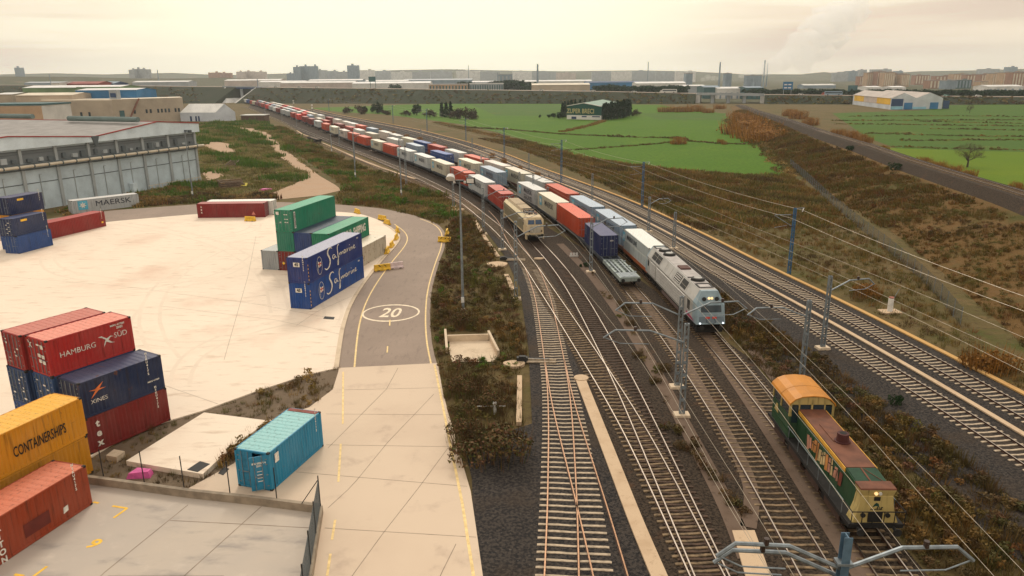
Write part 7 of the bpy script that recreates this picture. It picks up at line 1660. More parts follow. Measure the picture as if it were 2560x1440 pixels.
# far left works
for a in (('green-walled shed with white saw roof behind the beige factory', 55, 190, 219, 214, 500, MAT['green'], MAT['white']), ('second green shed with white roof beside the blue one', 190, 300, 217, 213, 480, MAT['green'], MAT['white']), ('shed with blue fascia behind the factory roof house', 188, 340, 225, 221, 460, MAT['blue'], MAT['white']),
          ('long low cream-roofed shed behind the orange-banded office', 38, 180, 238, 232, 440, MAT['beige2'], MAT['cream']), ('small pale shed at the left edge below the far road', -20, 28, 236, 232, 470, MAT['beige'], MAT['pale']), ('dark red roofed works far left', 150, 245, 209, 204, 620, MAT['red'], MAT['red']), ('navy shed right of the dark red works', 245, 282, 209, 204, 640, MAT['navy'], MAT['bluegrey']), ('grey block left of the dark red works', 127, 148, 207, 205, 610, MAT['pale'], MAT['grey'])):
    shed('industrial_shed', a[0], *a[1:6], a[6], a[7], 26, 'works on the left')
# ---- green barn in the fields
A1, B1_ = G(1417, 298), G(1503, 300); zt = height_of(1460, 299, 266); zp = height_of(1460, 299, 258)
r = thing('green_barn', 'dark green gabled barn with faded yellow lettering among cypresses', 'barn', (*A1, 0)); d = Vector((B1_[0] - A1[0], B1_[1] - A1[1], 0)); bk = Vector((.30, 1, 0)).normalized() * 62
m = MB(); zb_ = zt * .33; m.prism([Vector((0, 0, 0)), d, d + bk, bk], -.2, zb_); m.build('base_wall', MAT['white'], r)
m = MB(); Q = [Vector((0, 0, zb_)), d + Vector((0, 0, zb_)), d + Vector((0, 0, zt)), d * .5 + Vector((0, 0, zp)), Vector((0, 0, zt))]; m.face(Q); m.face([q + bk for q in Q][::-1]); m.quad(Q[0], Q[4], Q[4] + bk, Q[0] + bk); m.quad(Q[1], Q[1] + bk, Q[2] + bk, Q[2]); m.build('wall', MAT['dkgreen'], r)
m = MB(); u_ = Vector((0, 0, .15)); m.quad(Q[4] + u_, Q[3] + u_, Q[3] + bk + u_, Q[4] + bk + u_); m.quad(Q[3] + u_, Q[2] + u_, Q[2] + bk + u_, Q[3] + bk + u_); m.build('roof', plain('faded_green_roof', (.16, .26, .20), .6, 0, .15, .1), r)
m = MB(); m.bar(Q[4] + u_ - bk * .005, Q[3] + u_ - bk * .005, .5, .4); m.bar(Q[3] + u_ - bk * .005, Q[2] + u_ - bk * .005, .5, .4); m.build('white_trim', MAT['white'], r)
ya = math.atan2(d.y, d.x); nb = Vector((d.y, -d.x, 0)).normalized() * .12
for t_, f in (('ZUPER', .20), ('BRECI', .62)):
    v = d * f + nb; flat_text('lettering', t_, 3.6, plain('faded_yellow_letter', (.50, .44, .20), .7), (v.x, v.y, zb_ + 2.2), (math.pi / 2, 0, ya), r, .82, 0, .06)
windows_on(r, A1, B1_, [(.14, .28, .2, zb_ * .65), (.44, .58, zb_ * .55, zb_ * .85), (.74, .96, zb_ * .6, zb_ * .85)], zt, MAT['navy'], .1, 'opening')
for i, (x_, by, ty) in enumerate([(1508, 299, 260), (1514, 300, 257), (1521, 299, 259), (1528, 299, 254), (1535, 298, 257), (1543, 297, 252), (1551, 296, 254), (1558, 295, 250), (1566, 293, 248), (1573, 291, 250)]): plant_px('cypress', 'cypress on the right side of the green barn, %s from the front' % nth(i), (x_, by), ty, 1.5, 'cypresses along the green barn')
for i, (x_, by, ty) in enumerate([(1406, 291, 258), (1412, 290, 254), (1420, 284, 252), (1428, 280, 250), (1438, 277, 249), (1450, 273, 248), (1462, 270, 247), (1474, 269, 249)]): plant_px('cypress', 'cypress behind the left of the green barn, %s along the row' % nth(i), (x_, by), ty, 1.4, 'cypresses behind the green barn')
for i, (x_, by, ty) in enumerate([(1385, 296, 281), (1400, 297, 278), (1410, 297, 283), (1372, 295, 285)]): plant_px('round', 'dark bush at the left foot of the green barn, %s' % nth(i), (x_, by), ty, 1.3, 'dark bushes by the green barn')
# ---- yellow and white farm sheds on the right
A1 = G(2226, 274); Bc = G(2373, 272); zt = height_of(2226, 274, 246)
r = thing('farm_shed', 'double-gabled white farm shed with yellow panels and blue doors', 'barn', (*A1, 0)); d = Vector((Bc[0] - A1[0], Bc[1] - A1[1], 0)); bk = Vector((*G(2131, 261), 0)) - Vector((*A1, 0))
m = MB(); m.prism([Vector((0, 0, 0)), d * .87, d * .87 + bk, bk], -.2, zt)
for f0, f1 in ((.0, .42), (.42, .87)): m.face([d * f0 + Vector((0, 0, zt)), d * f1 + Vector((0, 0, zt)), d * ((f0 + f1) / 2) + Vector((0, 0, zt + 3.5))])
m.build('wall', wallmat('farm_wall', (.55, .58, .62)), r)
m = MB()
for f0, f1 in ((-.01, .42), (.42, 1.0)):
    a_, b_2, c_ = d * f0 + Vector((0, 0, zt)), d * ((f0 + min(f1, .87)) / 2) + Vector((0, 0, zt + 3.6)), d * f1 + Vector((0, 0, zt - (1.5 if f1 > .9 else 0))); m.quad(a_, b_2, b_2 + bk, a_ + bk); m.quad(b_2, c_, c_ + bk, b_2 + bk)
m.build('roof', wallmat('farm_roof', (.40, .34, .30)), r)
bl = bk.length
sideA, sideB = A1, (A1[0] + bk.x, A1[1] + bk.y)
windows_on(r, sideA, sideB, [(.02, .34, zt * .42, zt * .98), (.68, .96, zt * .42, zt * .98)], zt, MAT['yellow'], .15, 'yellow_panel'); windows_on(r, sideA, sideB, [(.34, .68, zt * .42, zt * .98)], zt, MAT['pinkish'], .12, 'pale_panel')
windows_on(r, A1, Bc, [(.22, .36, 0, zt * .6), (.66, .80, 0, zt * .6)], zt, MAT['blue'], .3, 'door'); windows_on(r, A1, Bc, [(.0, .2, zt * .3, zt * .95), (.88, .99, .2, zt * .75)], zt, MAT['navy'], .08, 'dark_opening'); windows_on(r, A1, Bc, [(.0, .2, 0, zt * .28), (.37, .6, 0, zt * .22)], zt, wallmat('pale_blue_base', (.25, .50, .62)), .2, 'blue_base')
block('white_cabin', 'small white cabin at the right end of the farm shed', 'cabin', 2363, 2386, 268, 575, MAT['white'], 5, None, 0, MAT['pale'])

# ------------------------------------------------------------------ highway on its bank, bridges, traffic
HA, HB = (-900., 726 + .315 * 900), (900., 726 - .315 * 900); hd = Vector((HB[0] - HA[0], HB[1] - HA[1], 0)).normalized(); hn = Vector((-hd.y, hd.x, 0))
HT = [(-420, 211), (0, 213), (300, 214.5), (600, 218), (1000, 222.5), (1500, 229), (1800, 235.5), (2150, 239.5), (2560, 242.5), (3000, 245)]
def hw(px): return on_plane(px, float(np.interp(px, [h_[0] for h_ in HT], [h_[1] for h_ in HT])), HA, HB)
def bank(px0, px1, label, step=18):
    m = MB(); secs = []
    for px_ in np.linspace(px0, px1, max(3, int((px1 - px0) / step))):
        c = hw(px_); z = c.z; run = z * 2.3 + 2; secs.append([c - hn * run - Vector((0, 0, z + .3)), c - hn * run * .5 - Vector((0, 0, z * .5)), c, c + hn * 24, c + hn * (24 + run) - Vector((0, 0, z + .3))])
    for a, b in zip(secs, secs[1:]):
        for q in range(4): m.mi = 1 if q == 2 else 0; m.quad(a[q], a[q + 1], b[q + 1], b[q])
    for e, fl in ((secs[0], 1), (secs[-1], 0)): m.mi = 0; m.face(e if fl else e[::-1])
    return tag(m.build('highway_bank', [M['grassbank'], M['asphalt']]), label, None, None, 'structure')
BK = []
for px_ in nrg.uniform(-100, 2700, 1500):
    if 545 < px_ < 650 or 1735 < px_ < 1920: continue
    c = hw(px_); u = nrg.uniform(.05, .98); v = c - hn * (c.z * 2.3 + 2) * u; BK.append((v.x, v.y, c.z * (1 - u) - .3))
scatter('bank_scrub', [b[:2] for b in BK], ['far'], ['dark', 'olive', 'dark'], 1.2, 2.6, 'dark scrub on the highway bank', [b[2] for b in BK])
bank(-420, 590, 'grassy highway bank left of the rail bridge'); bank(640, 1740, 'grassy highway bank across the picture'); bank(1912, 3000, 'grassy highway bank at the right')
def bridge(name, label, px0, px1, piers, mat, thick=1.6):
    a, b = hw(px0), hw(px1); r = thing(name, label, 'bridge', (a.x, a.y, 0)); o = Vector((a.x, a.y, 0)); a, b = a - o, b - o
    m = MB(); m.hexa([a - hn * .5 - Vector((0, 0, thick)), b - hn * .5 - Vector((0, 0, thick)), b + hn * 25 - Vector((0, 0, thick)), a + hn * 25 - Vector((0, 0, thick)), a - hn * .5, b - hn * .5, b + hn * 25, a + hn * 25]); m.build('deck', mat, r)
    m = MB(); m.bar(a - hn * .4 + Vector((0, 0, .55)), b - hn * .4 + Vector((0, 0, .55)), .2, 1.1); m.build('parapet', MAT['grey'], r)
    for p_ in piers:
        c = hw(p_) - o
        for k in (2, 20): m = MB(); q = c + hn * k; m.box(q.x - 1.2, q.x + 1.2, q.y - 1., q.y + 1., -.5, c.z - thick); m.build('pier', MAT['grey'], r)
    for e in (a, b): m = MB(); m.hexa([e + hd * -3 + Vector((0, 0, -e.z)), e + hd * 3 + Vector((0, 0, -e.z)), e + hd * 3 + hn * 24 + Vector((0, 0, -e.z)), e - hd * 3 + hn * 24 + Vector((0, 0, -e.z)), e + hd * -3 - Vector((0, 0, .2)), e + hd * 3 - Vector((0, 0, .2)), e + hd * 3 + hn * 24 - Vector((0, 0, .2)), e - hd * 3 + hn * 24 - Vector((0, 0, .2))]); m.build('abutment', MAT['pale'], r)
bridge('rail_overbridge', 'blue-edged highway bridge over the railway at the far left', 556, 641, (600, 628), MAT['navy']); bridge('road_underpass', 'low highway bridge on piers over a road at the right', 1742, 1911, (1781, 1821, 1861), MAT['grey'], 1.2)
def cone(label, px0, px1, top):
    a, b = hw(px0), hw(px1); c = hw(top); m = MB(); z = c.z; m.face([a - hn * (z * 1.6) - Vector((0, 0, a.z)), b - hn * (z * 1.6) - Vector((0, 0, b.z)), c - hn * 1.0]); q = (b if top < px1 else a) + hn * 6; 
    m.face([b - hn * (z * 1.6) - Vector((0, 0, b.z)), b + hn * 10 - Vector((0, 0, b.z)), c - hn * 1.]); m.face([a + hn * 10 - Vector((0, 0, a.z)), a - hn * (z * 1.6) - Vector((0, 0, a.z)), c - hn * 1.]); tag(m.build('paved_cone', MAT['pale']), label, 'slope paving')
cone('pale paved cone right of the rail bridge', 618, 668, 640); cone('pale paved cone left of the rail bridge', 528, 600, 565)
CARM = None
def car_parts():
    m = MB(); pr = [(-2.1, .35), (2.1, .35), (2.15, .75), (1.2, .92), (.6, 1.42), (-1.2, 1.45), (-1.9, .98), (-2.15, .9)]; m.loft([[(u, y, z) for u, z in pr] for y in (-.85, .85)]); body = m.mesh('car_body', M['paint'])
    m = MB()
    for sy in (-1, 1): m.face([(u, sy * .86, z) for u, z in ((1.0, .95), (.58, 1.36), (-1.15, 1.38), (-1.7, 1.0))])
    m.quad((1.22, -.7, .95), (.66, -.7, 1.38), (.66, .7, 1.38), (1.22, .7, .95)); win = m.mesh('car_windows', M['glass'])
    m = MB(); m.cylh((0, -.12, 0), (0, .12, 0), .33, 12); wh = m.mesh('wheel', M['rubber']); return body, win, wh
CARP = car_parts()
def car(label, px_, col, lane=5., sc=1., loc=None, yaw=None):
    c = loc if loc is not None else hw(px_) + hn * lane; r = thing('car', label, 'car', c, math.atan2(hd.y, hd.x) if yaw is None else yaw, 'cars on and below the highway'); link('car_body', CARP[0], r, color=col); link('window', CARP[1], r)
    for sx in (-1.3, 1.3):
        for sy in (-.8, .8): link('wheel', CARP[2], r, (sx, sy, .33))
    r.scale = (sc,) * 3
for i, (px_, col, nm_) in enumerate([(683, WHITE, 'white'), (742, WHITE, 'white'), (786, WHITE, 'white'), (1350, WHITE, 'white'), (1480, WHITE, 'white'), (1583, WHITE, 'white'), (1766, (.03, .04, .05), 'dark'), (1875, (.4, .42, .42), 'grey'), (2003, WHITE, 'white'), (2335, WHITE, 'white'), (2370, (.2, .4, .35), 'pale green'), (2450, WHITE, 'white'), (2297, (.5, .5, .5), 'grey')]):
    car('%s car on the highway, %s from the left' % (nm_, nth(i)), px_, col)
for lab, c, col in (('white car on the road below the underpass bridge', (1912, 258), WHITE), ('white car parked left of the yellow-panelled farm shed', (2107, 259), WHITE)): x_, y_ = G(*c); car(lab, 0, col, 0, 1.2, Vector((x_, y_, 0)), .1)
def coach(label, px_, Lc, col, cab, hgt=3.3):
    c = hw(px_) + hn * 6; r = thing('coach', label, 'bus', c, math.atan2(hd.y, hd.x), 'large vehicles on the highway'); m = MB(); m.loft([[(u, y, z) for u, z in ((-Lc / 2, .5), (Lc / 2, .5), (Lc / 2 - .1, 2.4), (Lc / 2 - .5, hgt), (-Lc / 2, hgt))] for y in (-1.2, 1.2)]); m.build('bus_body', M['paint'], r, color=col)
    m = MB(); m.box(-Lc / 2 + .5, Lc / 2 - .6, -1.22, -1.2, 1.7, 2.6); m.build('window_band', M['glass'], r)
    m = MB(); m.hexa([(-Lc / 2 - 2.6, -1.1, .5), (-Lc / 2 - .2, -1.1, .5), (-Lc / 2 - .2, 1.1, .5), (-Lc / 2 - 2.6, 1.1, .5), (-Lc / 2 - 1.6, -1., 2.2), (-Lc / 2 - .2, -1., 2.6), (-Lc / 2 - .2, 1., 2.6), (-Lc / 2 - 1.6, 1., 2.2)]); m.build('front_end', M['paint'], r, color=cab)
    for sx in (-Lc * .32, Lc * .3):
        for sy in (-1.1, 1.1): m = MB(); m.cylh((sx, sy - .15, .5), (sx, sy + .15, .5), .5, 12); m.build('wheel', M['rubber'], r)
coach('long white coach on the highway in front of dark trees', 1672, 13, WHITE, WHITE); coach('white and blue truck with red cab on the highway', 2085, 14, (.25, .35, .45), (.3, .06, .04))
A_ = hw(1968) + hn * 2; r = thing('motorway_sign', 'large blue motorway sign on two posts beside the highway', 'road sign', A_); m = MB(); m.box(-4.2, 4.2, -.1, .1, 4.4, 10.8); m.build('panel', MAT['blue'], r)
for sx in (-3.2, 3.2): m = MB(); m.box(sx - .15, sx + .15, .1, .3, -1, 10.5); m.build('post', MAT['grey'], r)
for k in range(4): m = MB(); m.box(-3.2 + (k % 2) * 3.4, -.6 + (k % 2) * 3.4, -.14, -.1, 5.4 + (k // 2) * 2.6, 6.4 + (k // 2) * 2.6); m.build('sign_line', MAT['white'], r)
for lab, px_, w_, h_ in (('dark billboard on two posts beyond the rail highway', 900, 3.6, 12.5), ('dark boxy sign above the roadside trees', 2140, 4., 9.)):
    A_ = hw(px_) + hn * 27; A_.z -= 1; r = thing('billboard', lab, 'billboard', A_); m = MB(); m.box(-w_, w_, -.3, .3, h_ - 5.2, h_); m.build('panel', MAT['teal'], r)
    for sx in (-w_ * .6, w_ * .9): m = MB(); m.tube([(sx, .4, -6), (sx, .4, h_ - (.5 if sx < 0 else 1.8))], .28, 6); m.build('post', MAT['teal'], r)
# trees along the far side of the highway
PXT = list(np.linspace(1474, 1525, 6)) + list(np.linspace(1540, 1702, 16)) + list(np.linspace(1868, 2660, 62))
for i, px_ in enumerate(PXT):
    c = hw(px_) + hn * 29; top = 209 if px_ < 1530 else (212 - 4 * math.exp(-((px_ - 1675) / 25) ** 2) if px_ < 1710 else 219 + .005 * (px_ - 1900)); top += rng.uniform(-2.2, 3.); z1 = on_plane(px_, top, (c.x, c.y), (c.x + hd.x, c.y + hd.y)).z; c.z = max(0, c.z - 4)
    plant('pine', 'dark pine in the row beyond the highway, %s from the left' % nth(i), c, max(4, z1 - c.z), rng.uniform(1., 1.4), 'pines beyond the highway')
for i, (px_, top) in enumerate([(1025, 201), (1040, 199), (1050, 203), (1110, 203), (1130, 198), (1142, 196), (1160, 196), (1178, 196), (1200, 197), (1230, 200), (836, 208), (955, 210), (975, 209)]):
    c = hw(px_) + hn * 140; z1 = on_plane(px_, top, (c.x, c.y), (c.x + hd.x, c.y + hd.y)).z; c.z = 0; plant('pine', 'dark tree among the industrial sheds, %s from the left' % nth(i), c, max(5, z1), 1.1, 'trees among the industrial sheds')

# ------------------------------------------------------------------ industrial belt and city in the haze
for i, a in enumerate([(560, 700, 201, 198, 1150, 'pinkish', 'pale'), (645, 760, 205, 202, 1000, 'pale', 'white'), (700, 885, 207, 203, 980, 'pinkish', 'pale'), (770, 905, 201, 198, 1250, 'bluegrey', 'pale'), (880, 1075, 208, 204, 950, 'pale', 'white'), (905, 1020, 203, 200, 1300, 'grey', 'pale'), (1010, 1180, 200, 197, 1350, 'bluegrey', 'grey'), (1255, 1310, 209, 207, 900, 'white', 'white'), (1284, 1306, 205, 203, 1000, 'brick', 'pinkish'),
                       (1300, 1480, 203, 200, 1250, 'pale', 'white'), (1330, 1475, 212, 208, 840, 'beige2', 'cream'), (1465, 1600, 206, 203, 1000, 'blue', 'navy'), (1590, 1715, 208, 204, 950, 'pale', 'white'), (1700, 1765, 215, 212, 850, 'grey', 'pale'), (1760, 1800, 218, 214, 800, 'teal', 'bluegrey'), (1795, 1866, 221, 217, 790, 'pale', 'white'), (1866, 1910, 219, 216, 770, 'teal', 'bluegrey'), (2170, 2205, 218, 215, 1000, 'white', 'white'), (2230, 2265, 218, 215, 1000, 'white', 'white'), (2470, 2560, 216, 212, 950, 'white', 'pale'), (2010, 2090, 213, 210, 1300, 'bluegrey', 'pale'), (330, 470, 205, 202, 1100, 'grey', 'pale'), (60, 200, 207, 204, 1150, 'bluegrey', 'grey'), (1180, 1300, 205, 202, 1150, 'grey', 'white')]):
    shed('industrial_shed', '%s industrial shed beyond the highway, %s in the belt' % ({'pale': 'pale', 'pinkish': 'pinkish', 'bluegrey': 'blue-grey', 'grey': 'grey', 'white': 'white', 'brick': 'brick red', 'beige2': 'long beige', 'blue': 'blue-walled', 'teal': 'dark teal'}[a[5]], nth(i)), a[0], a[1], a[2], a[3], a[4], MAT[a[5]], MAT[a[6]], 30, 'industrial sheds beyond the highway', 5 if a[5] in ('beige2', 'pale', 'white') else 0)
r, w, zt = block('office_building', 'low orange-tan office row with dark windows beyond the highway', 'office', 1072, 1168, 212, 830, MAT['tan'], 14, None, 12, MAT['pinkish'], MAT['teal'])
r, w, zt = block('office_building', 'glass-fronted grey office beyond the highway', 'office', 1174, 1258, 210, 830, MAT['grey'], 14, None, 14, MAT['white'], MAT['teal'])
r, w, zt = block('silo_block', 'dark blue-grey silo block beyond the highway', 'silo', 1243, 1281, 187, 1150, MAT['bluegrey'], 20, None, 4, MAT['grey'], MAT['grey'])
CITY = [(35, 50, 168, 2300, 'bluegrey'), (321, 334, 173, 1900, 'grey'), (332, 352, 171, 1920, 'grey'), (350, 369, 172, 1910, 'grey'), (520, 548, 180, 2300, 'brick'), (546, 576, 181, 2320, 'brick'), (590, 612, 178, 2200, 'pinkish'), (610, 634, 177, 2220, 'pinkish'), (632, 662, 178, 2210, 'pinkish'), (716, 736, 182, 1950, 'bluegrey'), (732, 750, 166, 1900, 'bluegrey'), (748, 772, 164, 1920, 'bluegrey'), (770, 791, 164, 1900, 'bluegrey'), (790, 815, 174, 2300, 'grey'), (815, 842, 176, 2350, 'grey'), (840, 868, 178, 2300, 'grey'), (867, 895, 162, 2000, 'bluegrey'), (895, 935, 174, 2500, 'pale'), (935, 975, 176, 2550, 'grey'), (975, 1030, 179, 2600, 'pale'), (1030, 1075, 178, 2500, 'grey'), (1075, 1130, 177, 2700, 'grey'), (1140, 1200, 176, 2700, 'pale'), (1200, 1250, 178, 2600, 'grey'), (1280, 1330, 177, 2700, 'pale'), (1330, 1390, 178, 2600, 'grey'), (1390, 1440, 180, 2600, 'pinkish'), (1480, 1530, 178, 2700, 'grey'), (1530, 1580, 177, 2600, 'pale'), (1580, 1640, 176, 2700, 'grey'), (1640, 1690, 178, 2600, 'grey'), (1690, 1740, 177, 2500, 'pale'), (1715, 1732, 183, 1500, 'bluegrey'), (1815, 1830, 183, 1400, 'bluegrey'), (1868, 1905, 188, 1400, 'bluegrey'),
        (2150, 2172, 190, 1500, 'brick'), (2170, 2195, 181, 1450, 'tan'), (2195, 2215, 178, 1430, 'brick'), (2212, 2238, 180, 1400, 'tan'), (2236, 2258, 183, 1420, 'brick'), (2256, 2275, 185, 1400, 'tan'), (2085, 2105, 180, 2300, 'grey'), (2105, 2122, 178, 2350, 'grey'), (2122, 2145, 176, 2400, 'bluegrey'), (2150, 2168, 173, 2500, 'grey'), (2240, 2258, 176, 2400, 'bluegrey'), (2290, 2325, 187, 1600, 'brick'), (2325, 2370, 200, 1200, 'brick'), (2366, 2392, 201, 1150, 'bluegrey'), (2390, 2430, 199, 1180, 'teal'), (2340, 2385, 189, 1500, 'brick'), (2385, 2420, 184, 1450, 'tan'), (2418, 2455, 186, 1400, 'brick'), (2452, 2470, 203, 1150, 'tan'), (2455, 2485, 185, 1350, 'brick'), (2483, 2512, 183, 1300, 'tan'), (2510, 2535, 181, 1250, 'tan'), (2533, 2570, 180, 1200, 'brick'), (2570, 2620, 178, 1200, 'tan'), (2520, 2545, 166, 2300, 'bluegrey'), (2450, 2500, 171, 2500, 'grey'), (2180, 2230, 172, 2600, 'grey')]
for i, (x0, x1, yt, Y, mt) in enumerate(CITY):
    near = Y < 1700; r, w, zt = block('apartment_block', '%s apartment block in the haze on the skyline, %s from the left' % ({'bluegrey': 'blue-grey', 'grey': 'grey', 'brick': 'brick-coloured', 'pinkish': 'pinkish', 'pale': 'pale', 'tan': 'tan', 'teal': 'dark glassy'}[mt], nth(i)), 'apartment block', x0, x1, yt + 1.2, Y, MAT[mt], 18, 'apartment blocks on the skyline', 5 if near else (4 if mt == 'bluegrey' else 0), MAT['roofg'] if near else None, MAT['cream'] if mt in ('brick', 'tan') else MAT['bluegrey'])
    m = MB(); q = rng.uniform(-.5, .4) * w; m.box(q, q + w * .35, 4, 10, zt, zt + max(2, zt * .08)); m.build('roof_house', MAT[mt], r)
def stack(label, px_, top, Y, rad, mat, name='chimney'):
    a = GY(px_, top, Y); m = MB(); m.tube([(a[0], Y, 0), (a[0], Y, a[2])], [rad, rad * .6], 8); tag(m.build(name, mat), label, name.replace('_', ' '), 'chimneys and masts on the skyline')
for lab, x_, t_, Y, rd in (('tall dark factory chimney right of the silo block', 1344, 160, 1150, 2.0), ('slim far chimney in the middle of the skyline', 1621, 154, 2000, 1.6), ('thin mast above the pale sheds', 1171, 163, 1500, .9), ('steelwork tower left of the smoke', 1801, 155, 1500, 2.2), ('thin pole left of the big grey tower block', 393, 174, 1500, 1.4), ('chimney rising inside the smoke', 1913, 150, 1500, 1.8), ('second chimney inside the smoke', 1920, 158, 1520, 1.6), ('short thin mast left of the dark chimney', 1244, 181, 1150, .8), ('pale stack below the smoke', 1882, 196, 1350, 3.), ('pylon over the left sheds', 123, 185, 900, .6), ('pylon by the rail bridge', 643, 197, 900, .8)): stack(lab, x_, t_, Y, rd, MAT['bluegrey'])
# low hills and hazy woods behind the town
def ridge(pts, Y, label, depth=400):
    m = MB(); P = [GY(x_, y_, Y) for x_, y_ in pts]
    for a, b in zip(P, P[1:]): m.quad((a[0], Y - depth, -1), (b[0], Y - depth, -1), (b[0], Y, b[2]), (a[0], Y, a[2])); m.quad((a[0], Y, a[2]), (b[0], Y, b[2]), (b[0], Y + depth, -1), (a[0], Y + depth, -1))
    tag(m.build('hills', M['land']), label, None, None, 'structure')
ridge([(-300, 190), (0, 186), (130, 183), (260, 186), (430, 182), (560, 188), (700, 184), (860, 180), (1000, 175), (1120, 173), (1250, 176), (1400, 178), (1600, 176), (1720, 178), (1850, 185), (2000, 186), (2060, 180), (2140, 188), (2300, 178), (2440, 176), (2560, 172), (2900, 172)], 3600, 'low hazy ridge behind the town')
ridge([(-500, 193), (-100, 190.5), (200, 192), (330, 196), (460, 196), (560, 194), (640, 198), (700, 204)], 1700, 'dark wooded rise at the far left', 200)
# smoke
def smoke(name, label, pts, dens, seed):
    g = np.random.default_rng(seed); m = MB()
    for px_, py_, Y, rad in pts:
        c = Vector(GY(px_, py_, Y)); rr = rad * Y / F; ic = bmesh.new(); bmesh.ops.create_icosphere(ic, subdivisions=2, radius=1.)
        n0 = len(m.v); ph = g.uniform(0, 6, 3)
        for v in ic.verts: k = 1 + .22 * math.sin(3 * v.co.x + ph[0]) * math.sin(3 * v.co.y + ph[1]) + .14 * math.sin(6 * v.co.z + ph[2]); m.v.append(tuple(c + Vector((v.co.x * rr * k, v.co.y * rr * .6 * k, v.co.z * rr * .8 * k))))
        for f in ic.faces: m.f.append(tuple(n0 + v.index for v in f.verts)); m.m.append(0)
        ic.free()
    mt = bpy.data.materials.new(name + '_vapour'); mt.use_nodes = True; n_ = mt.node_tree; n_.nodes.clear(); o_ = n_.nodes.new('ShaderNodeOutputMaterial'); v_ = n_.nodes.new('ShaderNodeVolumePrincipled'); v_.inputs['Density'].default_value = dens; v_.inputs['Color'].default_value = (1, .995, .99, 1); v_.inputs['Anisotropy'].default_value = .6
    L(n_, v_.outputs[0], o_.inputs['Volume']); tag(m.build(name, mt), label, 'smoke', None, 'stuff')
SM = [(1852, 190, 1500, 7), (1862, 187, 1500, 10), (1876, 184, 1500, 13), (1892, 180, 1500, 16), (1910, 174, 1500, 20), (1930, 166, 1500, 24), (1952, 156, 1500, 28), (1972, 142, 1500, 33), (1992, 126, 1500, 38), (2012, 108, 1500, 42), (2034, 90, 1500, 46), (2058, 70, 1500, 50), (2084, 50, 1500, 52), (2110, 36, 1500, 44), (2140, 30, 1500, 38), (2010, 150, 1520, 34), (2040, 128, 1520, 38), (2080, 96, 1520, 40)]
smoke('smoke_plume', 'tall pale plume of factory smoke drifting to the right', SM, .05, 3)
smoke('steam_puff', 'low white steam puff beside the tall plume', [(1758, 198, 1450, 7), (1770, 194, 1450, 9), (1783, 195, 1450, 8), (1793, 196, 1450, 6)], .03, 4)
# ------------------------------------------------------------------ light, sky, air, camera
W = bpy.data.worlds.new('World'); SC.world = W; W.use_nodes = True; nt = W.node_tree
bg = nt.nodes['Background']; sky = N(nt, 'ShaderNodeTexSky'); sky.sky_type = 'NISHITA'; sky.sun_disc = False
SUN_EL, SUN_AZ = 38., -7.     # azimuth measured from straight ahead (+Y), negative to the left
sky.sun_elevation = R(SUN_EL); sky.sun_rotation = R(SUN_AZ); sky.air_density = 1.5; sky.dust_density = 4.
tc = N(nt, 'ShaderNodeTexCoord'); mp = N(nt, 'ShaderNodeMapping'); mp.inputs['Scale'].default_value = (1., 1., 5.5); L(nt, tc.outputs['Generated'], mp.inputs[0])
mp.inputs['Scale'].default_value = (1.3, 1., 15.)
n1 = noise(nt, mp.outputs[0], 1.7, 6, .5, .4); mp2 = N(nt, 'ShaderNodeMapping'); mp2.inputs['Scale'].default_value = (2.2, 1., 40.); L(nt, tc.outputs['Generated'], mp2.inputs[0])
n2 = noise(nt, mp2.outputs[0], 1.9, 5, .55, .3)
az, el = R(SUN_AZ), R(SUN_EL); SUNV = Vector((math.sin(az) * math.cos(el), math.cos(az) * math.cos(el), math.sin(el)))
cl = mixc(nt, ramp(nt, n1, .36, .68), (1.50, 1.26, .96), (1.14, .90, .72))
cl = mixc(nt, ramp(nt, n2, .46, .72), cl, (1.55, 1.38, 1.06))
nv = N(nt, 'ShaderNodeVectorMath', operation='NORMALIZE'); L(nt, tc.outputs['Generated'], nv.inputs[0])
def dirdot(v):
    d_ = N(nt, 'ShaderNodeVectorMath', operation='DOT_PRODUCT'); L(nt, nv.outputs[0], d_.inputs[0]); d_.inputs[1].default_value = v; return d_.outputs['Value']
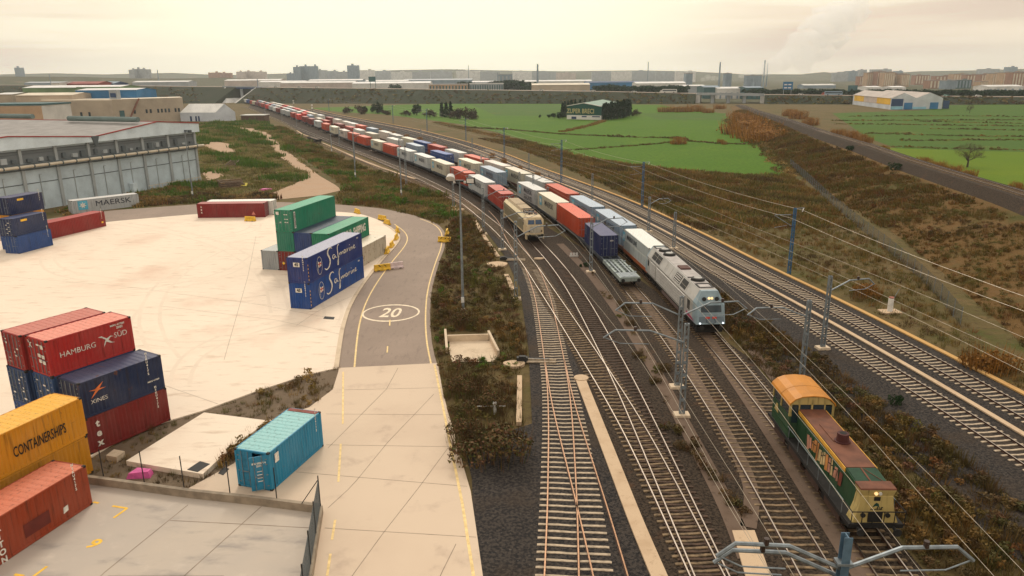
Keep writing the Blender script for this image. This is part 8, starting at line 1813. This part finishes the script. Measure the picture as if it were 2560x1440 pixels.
# thin overcast: brightest below and round the hidden sun, and brighter overhead than at the horizon
cl = mixc(nt, ramp(nt, dirdot(Vector((math.sin(az), math.cos(az), .08)).normalized()), .88, 1.0), cl, (1.75, 1.62, 1.22))
up = ramp(nt, dirdot(Vector((0, 0, 1))), .10, .75)
cl = mixc(nt, up, cl, (1.62, 1.50, 1.32))
sk = N(nt, 'ShaderNodeVectorMath', operation='SCALE'); L(nt, sky.outputs[0], sk.inputs[0]); sk.inputs['Scale'].default_value = .10
skc = mixc(nt, .88, sk.outputs[0], cl)
L(nt, skc, bg.inputs[0]); bg.inputs[1].default_value = SKY_K
sl = bpy.data.lights.new('sun', 'SUN'); sl.energy = SUN_E; sl.angle = R(14); sl.color = (1., .92, .79)
so = bpy.data.objects.new('sun', sl); COL.objects.link(so); so.rotation_euler = (-SUNV).to_track_quat('-Z', 'Y').to_euler()
m = MB(); m.box(-4800, 4800, -220, 6500, -1.3, 190)
hz = bpy.data.materials.new('haze_air'); hz.use_nodes = True; hn = hz.node_tree; hn.nodes.clear()
ho = hn.nodes.new('ShaderNodeOutputMaterial'); hv = hn.nodes.new('ShaderNodeVolumePrincipled'); hv.inputs['Density'].default_value = HAZE_D; hv.inputs['Color'].default_value = (.88, .95, 1., 1); hv.inputs['Anisotropy'].default_value = .6
L(hn, hv.outputs[0], ho.inputs['Volume'])
if HAZE_D: tag(m.build('haze', hz), None, None, None, 'stuff')
cam = bpy.data.cameras.new('camera'); co = bpy.data.objects.new('camera', cam); COL.objects.link(co); SC.camera = co
cam.sensor_width = 36; cam.sensor_fit = 'HORIZONTAL'; cam.lens = 36 * F / 2560; cam.clip_start = .5; cam.clip_end = 30000
co.matrix_world = Matrix.Translation((0, 0, H)) @ Matrix.Rotation(math.pi / 2 - PIT, 4, 'X') @ Matrix.Rotation(ROLL, 4, 'Z')
vs = SC.view_settings; SC.display_settings.display_device = 'sRGB'; vs.view_transform = 'Standard'; vs.look = 'None'; vs.exposure = EXPO; vs.gamma = 1; vs.use_curve_mapping = False
cy_ = SC.cycles; cy_.max_bounces = 8; cy_.diffuse_bounces = 2; cy_.glossy_bounces = 2; cy_.volume_bounces = 5; cy_.transparent_max_bounces = 12; cy_.use_denoising = True
cy_.sample_clamp_indirect = 4.
